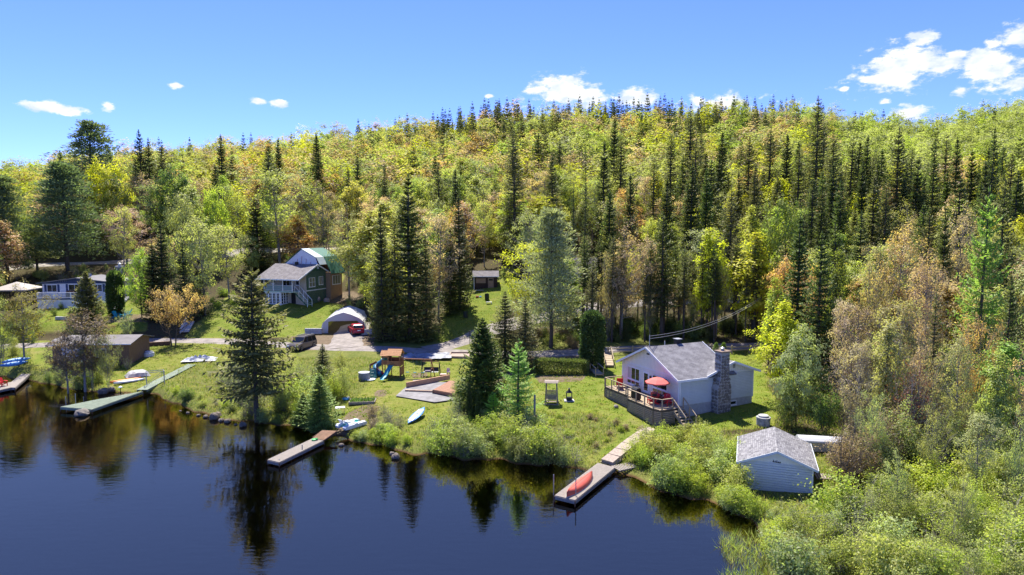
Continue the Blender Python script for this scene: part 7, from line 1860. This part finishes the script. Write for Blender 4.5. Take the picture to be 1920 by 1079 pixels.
def grow_woods():
    rnd = random.Random(4)
    nc = nb = 0
    rest = []
    for (Y, X, z, k, c, px) in WOODS:
        vis = -40 < px < 1960
        if vis and ((k == 'c' and nc < 130) or (k == 'b' and nb < 260)):
            cn = CN.get(c, 'yellow-green')
            if k == 'c':
                nc += 1
                kd = rnd.choice(['fir', 'spruce', 'lean_spruce', 'spruce', 'fir', 'big_spruce'])
                H = rnd.choice([rnd.uniform(6, 11), rnd.uniform(11, 16), rnd.uniform(15, 21)]); W = H * {'fir': .27, 'lean_spruce': .27, 'spruce': .38, 'big_spruce': .34}[kd] * rnd.uniform(.85, 1.2)
                e = plant('spruce_tree', kd, (X, Y, z), H, W, c, 'conifer', 'tree')
                TAGGED.setdefault(f"{'tall ' if H > 13 else 'short '}{cn} {'broad spruce' if kd == 'spruce' else 'narrow conifer'} {area_name(px, Y)}", []).append((px, e))
            else:
                nb += 1
                kd = rnd.choice(['round', 'tall', 'sparse', 'sparse', 'tall'])
                H = rnd.uniform(7.5, 14.5); W = H * rnd.uniform(.55, .85)
                e = plant('broadleaf_tree', kd, (X, Y, z), H, W, c, 'tree', 'tree')
                TAGGED.setdefault(f"{'thin ' if kd == 'sparse' else 'leafy '}{cn} broadleaf tree {area_name(px, Y)}", []).append((px, e))
        else: rest.append((X, Y, z, k, c))
    # the far wood, one mass of treetops
    cf = [spruce_tm(300 + i, 12, 2.1, .04, 18, 6, .1, .25, leaf=.62, stations=3, frond=.6) for i in range(3)]
    bf = [broad_tm(310 + i, 11, 7.0, .08, 44, 20, .56, .60, twigs=0, ragged=.45, coh=.16) for i in range(5)]
    cv = [np.concatenate(t.lv) for t in cf]; bv = [np.concatenate(t.lv) for t in bf]
    VV, CC = [], []
    rs = np.random.RandomState(8)
    for (X, Y, z, k, c) in rest:
        base = (cv if k == 'c' else bv)[rs.randint(3 if k == 'c' else 5)]
        sc = rs.choice([rs.uniform(.5, .85), rs.uniform(.8, 1.35)]) if k == 'c' else rs.uniform(.65, 1.45); a = rs.uniform(0, 2 * PI)
        h = sc * (1.0 if k == 'c' else .9); w = sc * (.95 if k == 'c' else 1.0)
        q = base * [w, w, h]
        q = np.stack([q[..., 0] * math.cos(a) - q[..., 1] * math.sin(a) + X, q[..., 0] * math.sin(a) + q[..., 1] * math.cos(a) + Y, q[..., 2] + z - .1], -1)
        VV.append(q.reshape(-1, 3))
        v = rs.uniform(.68, .95)
        CC.append(np.tile([c[0] * v, c[1] * v, c[2] * v, 1], (len(q) * 4, 1)))
    V = np.concatenate(VV); C = np.concatenate(CC).astype(np.float32)
    me = np_mesh('far_wood', V, np.arange(len(V)).reshape(-1, 4), LEAF_STUFF)
    ca = me.color_attributes.new('tint', 'FLOAT_COLOR', 'POINT'); ca.data.foreach_set('color', C.ravel())
    tag(add_obj('far_wood', me), 'mixed wood covering the far hillside up to the skyline', 'wood', kind='stuff')
    print('woods', nc, nb, len(rest), 'far tris', len(V) // 2)
grow_woods()
# ------------------------------------------------------------------ bushes, tall grass, reeds
def pick_in(poly, n, rnd):
    xs = [p[0] for p in poly]; ys = [p[1] for p in poly]; out = []
    tries = 0
    while len(out) < n and tries < n * 60:
        tries += 1
        x, y = rnd.uniform(min(xs), max(xs)), rnd.uniform(min(ys), max(ys))
        if pip(np.array([x]), np.array([y]), poly)[0]: out.append((x, y))
    return out
def bushes():
    rnd = random.Random(31)
    CLEAR = [(752, 812, 770, 812), (630, 688, 780, 815), (1012, 1088, 700, 768), (725, 838, 700, 765), (535, 595, 640, 700), (666, 738, 688, 724), (1395, 1520, 925, 950)]
    LB = (.45, .51, .08); SG = (.40, .45, .17); OL = (.36, .39, .13); BR = (.36, .27, .17); YB = (.46, .47, .13); GB = (.22, .29, .075)
    areas = [
        ([(1170, 885), (1235, 815), (1325, 812), (1375, 830), (1380, 950), (1330, 950), (1230, 925)], 46, (1.5, 2.5), ['bush', 'bush', 'alder'], [LB, LB, YB, SG], 'lime green bush between timber path and boathouse'),
        ([(1290, 935), (1390, 940), (1440, 975), (1380, 970)], 12, (1.1, 1.8), ['bush'], [LB, SG, OL], 'lime green bush on the shore in front of the boathouse'),
        ([(1400, 935), (1540, 945), (1560, 960), (1460, 990), (1420, 975)], 16, (.45, .9), ['bush', 'twiggy'], [LB, SG, OL], 'low bush on the grass in front of the boathouse wall'),
        ([(700, 842), (760, 826), (770, 858)], 8, (.9, 1.5), ['bush'], [LB, SG], 'low pale bush on the shore below the paddle board'),
        ([(750, 858), (830, 815), (880, 820), (1000, 812), (1075, 862), (1085, 884), (900, 876)], 84, (1.5, 2.8), ['bush', 'bush', 'alder', 'twiggy'], [SG, LB, OL, YB], 'pale green bush on the shore left of canoe dock'),
        ([(850, 790), (980, 785), (1000, 815), (860, 815)], 14, (1.0, 1.8), ['bush', 'twiggy'], [SG, OL, LB], 'pale green bush at the foot of the yard fir'),
        ([(830, 740), (870, 730), (880, 790), (840, 800)], 8, (1.6, 2.6), ['alder', 'twiggy_tall'], [OL, SG], 'olive bush beside the brown platform'),
        ([(645, 828), (660, 808), (740, 812), (745, 848)], 16, (.8, 1.3), ['bush'], [LB, LB, SG], 'low bright bush on the shore right of the narrow dock'),
        ([(685, 785), (750, 745), (835, 755), (770, 800), (700, 812)], 22, (.9, 1.7), ['twiggy', 'twiggy', 'bush'], [BR, BR, OL], 'brown twiggy bush on the bank above the paddle board'),
        ([(520, 785), (515, 722), (600, 705), (660, 700), (682, 720), (640, 750), (560, 790)], 30, (1.8, 3.4), ['alder', 'twiggy_tall', 'alder', 'bush'], [SG, OL, LB, YB], 'tall pale green shrub behind the lone spruce'),
        ([(390, 760), (430, 680), (540, 676), (520, 775), (440, 785)], 16, (1.4, 4.0), ['twiggy_tall', 'twiggy', 'alder'], [OL, YB, SG], 'thin twiggy shrub around the foot of the lone spruce'),
        ([(440, 788), (540, 790), (620, 812), (560, 812), (450, 798)], 14, (.8, 1.6), ['bush'], [GB, OL, SG], 'dark green bush at the water under the lone spruce'),
        ([(1440, 1010), (1560, 985), (1620, 940), (1700, 880), (1930, 830), (2050, 1090), (1700, 1150), (1475, 1100), (1460, 1010)], 135, (1.3, 3.3), ['bush', 'alder', 'alder', 'bush', 'twiggy_tall', 'twiggy'], [LB, SG, LB, YB, OL], 'yellow-green bush in the thicket at the lower right'),
        ([(1580, 830), (1640, 760), (1940, 740), (1950, 840), (1700, 885), (1570, 930)], 62, (2.4, 5.2), ['twiggy_tall', 'alder', 'twiggy_tall', 'alder'], [OL, BR, YB, SG, (.34, .25, .12)], 'tan and olive shrub at the edge of the right hand woods'),
        ([(1560, 800), (1600, 700), (1930, 680), (1930, 760), (1640, 770)], 40, (4, 7), ['twiggy_tall', 'alder'], [OL, TAN, YB, (.30, .22, .12)], 'tall tan undergrowth shrub inside the right hand woods'),
        ([(60, 722), (110, 735), (190, 742), (195, 695), (120, 690), (70, 700)], 24, (1.5, 2.8), ['bush', 'alder', 'twiggy'], [OL, YB, GB], 'olive bush hanging over the water by the lakeside shed'),
        ([(258, 752), (300, 750), (300, 738), (262, 738)], 4, (.8, 1.3), ['bush'], [OL, GB], 'small bush beside the green dock'),
        ([(338, 745), (352, 745), (352, 752), (338, 752)], 2, (1.3, 1.7), ['bush'], [GB, GB], 'rounded dark bush alone on the left shore'),
        ([(1010, 775), (1100, 772), (1180, 800), (1110, 855), (1010, 805)], 34, (.4, .8), ['bush', 'twiggy'], [LB, LB, BR, YB], 'low bright shrub on the rough grass below the cottage lawn'),
        ([(1075, 650), (1075, 600), (1240, 612), (1400, 615), (1400, 640), (1120, 645)], 64, (1.2, 3.0), ['alder', 'bush', 'alder'], [GB, (.10, .14, .04), (.12, .15, .05)], 'shaded bush under the trees behind the road'),  # darker leaf tones carry the shade under the trees in their colour
        ([(990, 650), (1085, 655), (1085, 625), (990, 630)], 12, (1.0, 2.2), ['bush', 'alder'], [OL, YB, BR], 'garden bush beside the pine trunk'),
        ([(60, 600), (110, 570), (200, 575), (180, 610), (100, 630)], 12, (1.0, 2.2), ['bush', 'alder'], [GB, SG, BR], 'garden shrub below the bungalow deck'),
        ([(0, 620), (60, 600), (70, 650), (0, 680)], 12, (1.6, 3.0), ['alder', 'bush'], [YB, GB], 'yellowish shrub at the left edge above the shore'),
        ([(630, 575), (720, 570), (735, 630), (700, 620), (660, 590)], 14, (1.2, 2.4), ['bush', 'alder'], [GB, OL], 'shrub on the bank above the car shelter'),
        ([(690, 640), (830, 636), (830, 610), (700, 615)], 12, (.8, 1.6), ['bush'], [GB, OL], 'low bush under the shelter firs'),
        ([(360, 560), (450, 550), (440, 580), (360, 600)], 8, (1.0, 2.0), ['bush'], [GB, LB], 'garden bush in front of the pale olive shed'),
        ([(0, 545), (60, 500), (250, 498), (240, 530), (60, 560)], 26, (1.0, 2.6), ['bush', 'twiggy', 'alder'], [GB, BR, OL], 'wild shrub between bungalow and upper road'),
        ([(625, 500), (725, 500), (735, 575), (650, 560)], 26, (1.4, 3.0), ['bush', 'alder', 'twiggy_tall'], [GB, OL, YB, SG], 'wild shrub on slope right of green house'),
        ([(1440, 1000), (1478, 1000), (1530, 1090), (1465, 1090)], 12, (.9, 1.6), ['bush'], [LB, SG, OL], 'shore bush behind the reeds at the lower right'),
        ([(95, 692), (245, 690), (245, 702), (95, 705)], 9, (.9, 1.8), ['bush', 'twiggy'], [GB, OL, BR], 'bush at the foot of the lakeside shed'),
        ([(295, 742), (420, 692), (480, 702), (460, 780), (380, 772)], 24, (.45, 1.1), ['bush', 'twiggy'], [OL, YB, BR, LB], 'low shrub on bank right of the boardwalk'),
        ([(440, 480), (650, 475), (650, 520), (620, 500), (480, 500)], 22, (1.0, 2.4), ['bush', 'alder', 'twiggy'], [GB, OL, YB], 'wild shrub on bank behind green house'),
        ([(640, 480), (850, 475), (830, 560), (760, 600), (660, 560)], 40, (1.0, 2.6), ['bush', 'alder', 'twiggy'], [GB, OL, YB], 'wild shrub under trees above the car shelter'),
        ([(1440, 690), (1560, 690), (1560, 790), (1500, 810)], 14, (1.5, 3), ['alder', 'bush'], [GB, OL, SG], 'leafy shrub at the edge of the cottage lawn')]
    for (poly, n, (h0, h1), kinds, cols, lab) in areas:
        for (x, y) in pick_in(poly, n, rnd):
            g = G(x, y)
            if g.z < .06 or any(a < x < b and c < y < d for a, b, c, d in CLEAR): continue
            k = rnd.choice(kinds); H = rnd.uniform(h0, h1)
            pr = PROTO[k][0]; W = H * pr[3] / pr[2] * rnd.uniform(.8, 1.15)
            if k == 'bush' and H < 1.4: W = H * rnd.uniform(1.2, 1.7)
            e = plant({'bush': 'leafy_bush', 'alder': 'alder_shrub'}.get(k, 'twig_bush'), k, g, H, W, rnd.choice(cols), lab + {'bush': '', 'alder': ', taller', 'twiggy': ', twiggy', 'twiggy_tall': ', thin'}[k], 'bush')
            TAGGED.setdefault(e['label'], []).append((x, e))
bushes()
number_labels()
def tufts():
    """tall grass over the rough ground, short tufts in the lawns, reeds in the shallows"""
    r = np.random.RandomState(12)
    def stuff(name, label, cat, X, Y, Z, blades, hgt, wid, cols, lean=.35, spread=.12, sink=.02):
        n = len(X)
        base = np.repeat(np.c_[X, Y, Z], blades, 0); m = len(base)
        base[:, :2] += r.normal(0, spread, (m, 2)); base[:, 2] -= sink
        d = np.c_[r.normal(0, lean, (m, 2)), np.ones(m)]
        ln = hgt * r.uniform(.5, 1.25, m)
        t = TM(1); t.diamonds(base, d, r.normal(0, 1, (m, 3)), ln, wid * r.uniform(.7, 1.3, m))
        L4 = np.concatenate(t.lv)
        me = np_mesh(name, L4.reshape(-1, 3), np.arange(m * 4).reshape(-1, 4), LEAF_STUFF)
        ci = np.repeat(r.randint(0, len(cols), n), blades)
        C = np.c_[np.array(cols)[ci], np.ones(m)].astype(np.float32); C[:, :3] *= r.uniform(.75, 1.25, (m, 1))
        ca = me.color_attributes.new('tint', 'FLOAT_COLOR', 'POINT'); ca.data.foreach_set('color', np.repeat(C, 4, 0).ravel())
        tag(add_obj(name, me), label, cat, kind='stuff')
    n = 60000
    Y = r.uniform(36, 97, n); U = r.uniform(-.82, .82, n); X = U * Y
    Z = ground_h(X, Y); px, py = to_px(X, Y, Z)
    ok = (Z > .12)
    lawn = np.zeros(n, bool)
    for p in LAWNS + YARDS + DIRT: lawn |= pip(px, py, p)
    road = np.zeros(n, bool)
    house = pip(px, py, [(1130, 700), (1165, 680), (1420, 690), (1420, 760), (1290, 800), (1130, 760)]) | pip(px, py, [(1385, 830), (1530, 820), (1535, 935), (1385, 920)])
    road |= (Y > 80) & (py < 672) & (py > 635) & (px > 380)
    road |= (px < 420) & (py < 655) & (py > 625)
    sel = ok & ~lawn & ~road & ~house
    stuff('tall_grass', 'tall tufted grass and weeds over the rough ground by the lake', 'grass', X[sel], Y[sel], Z[sel], 4, .34, .05, [(.30, .32, .05), (.22, .28, .04), (.40, .36, .12), (.34, .28, .13), (.16, .22, .03)], .4, .14)
    n = 90000
    Y = r.uniform(50, 118, n); X = r.uniform(-.75, .45, n) * Y; Z = ground_h(X, Y); px, py = to_px(X, Y, Z)
    lawn = np.zeros(n, bool); bare = pip(px, py, [(735, 710), (885, 712), (850, 762), (735, 750)]) | pip(px, py, [(500, 540), (600, 540), (600, 575), (500, 575)]) | pip(px, py, [(1165, 690), (1420, 690), (1410, 765), (1260, 800), (1130, 740)])
    for p in LAWNS[:7] + YARDS: lawn |= pip(px, py, p)
    sel = lawn & ~bare
    stuff('lawn_grass', 'short green grass of the lawns', 'grass', X[sel], Y[sel], Z[sel], 3, .11, .035, [(.25, .31, .035), (.31, .34, .05), (.40, .36, .10), (.20, .27, .025)], .5, .2)
    sel2 = np.nonzero(sel)[0][::9]
    stuff('lawn_weeds', 'darker weed clumps scattered through the lawns', 'grass', X[sel2], Y[sel2], Z[sel2], 9, .16, .09, [(.16, .25, .03), (.22, .28, .04), (.34, .30, .10)], .8, .16)
    # reeds
    pts = [P(x, y, 0) for x, y in pick_in([(1345, 1010), (1400, 1000), (1442, 1010), (1460, 1079), (1460, 1100), (1350, 1100), (1365, 1060)], 330, random.Random(7))]
    X = np.array([p.x for p in pts]); Y = np.array([p.y for p in pts])
    stuff('reeds', 'thin green reeds growing in the shallow water at the lower right', 'reeds', X, Y, np.full(len(X), -.1), 4, .75, .022, [(.42, .46, .10), (.50, .48, .18), (.32, .40, .08)], .5, .07)
tufts()
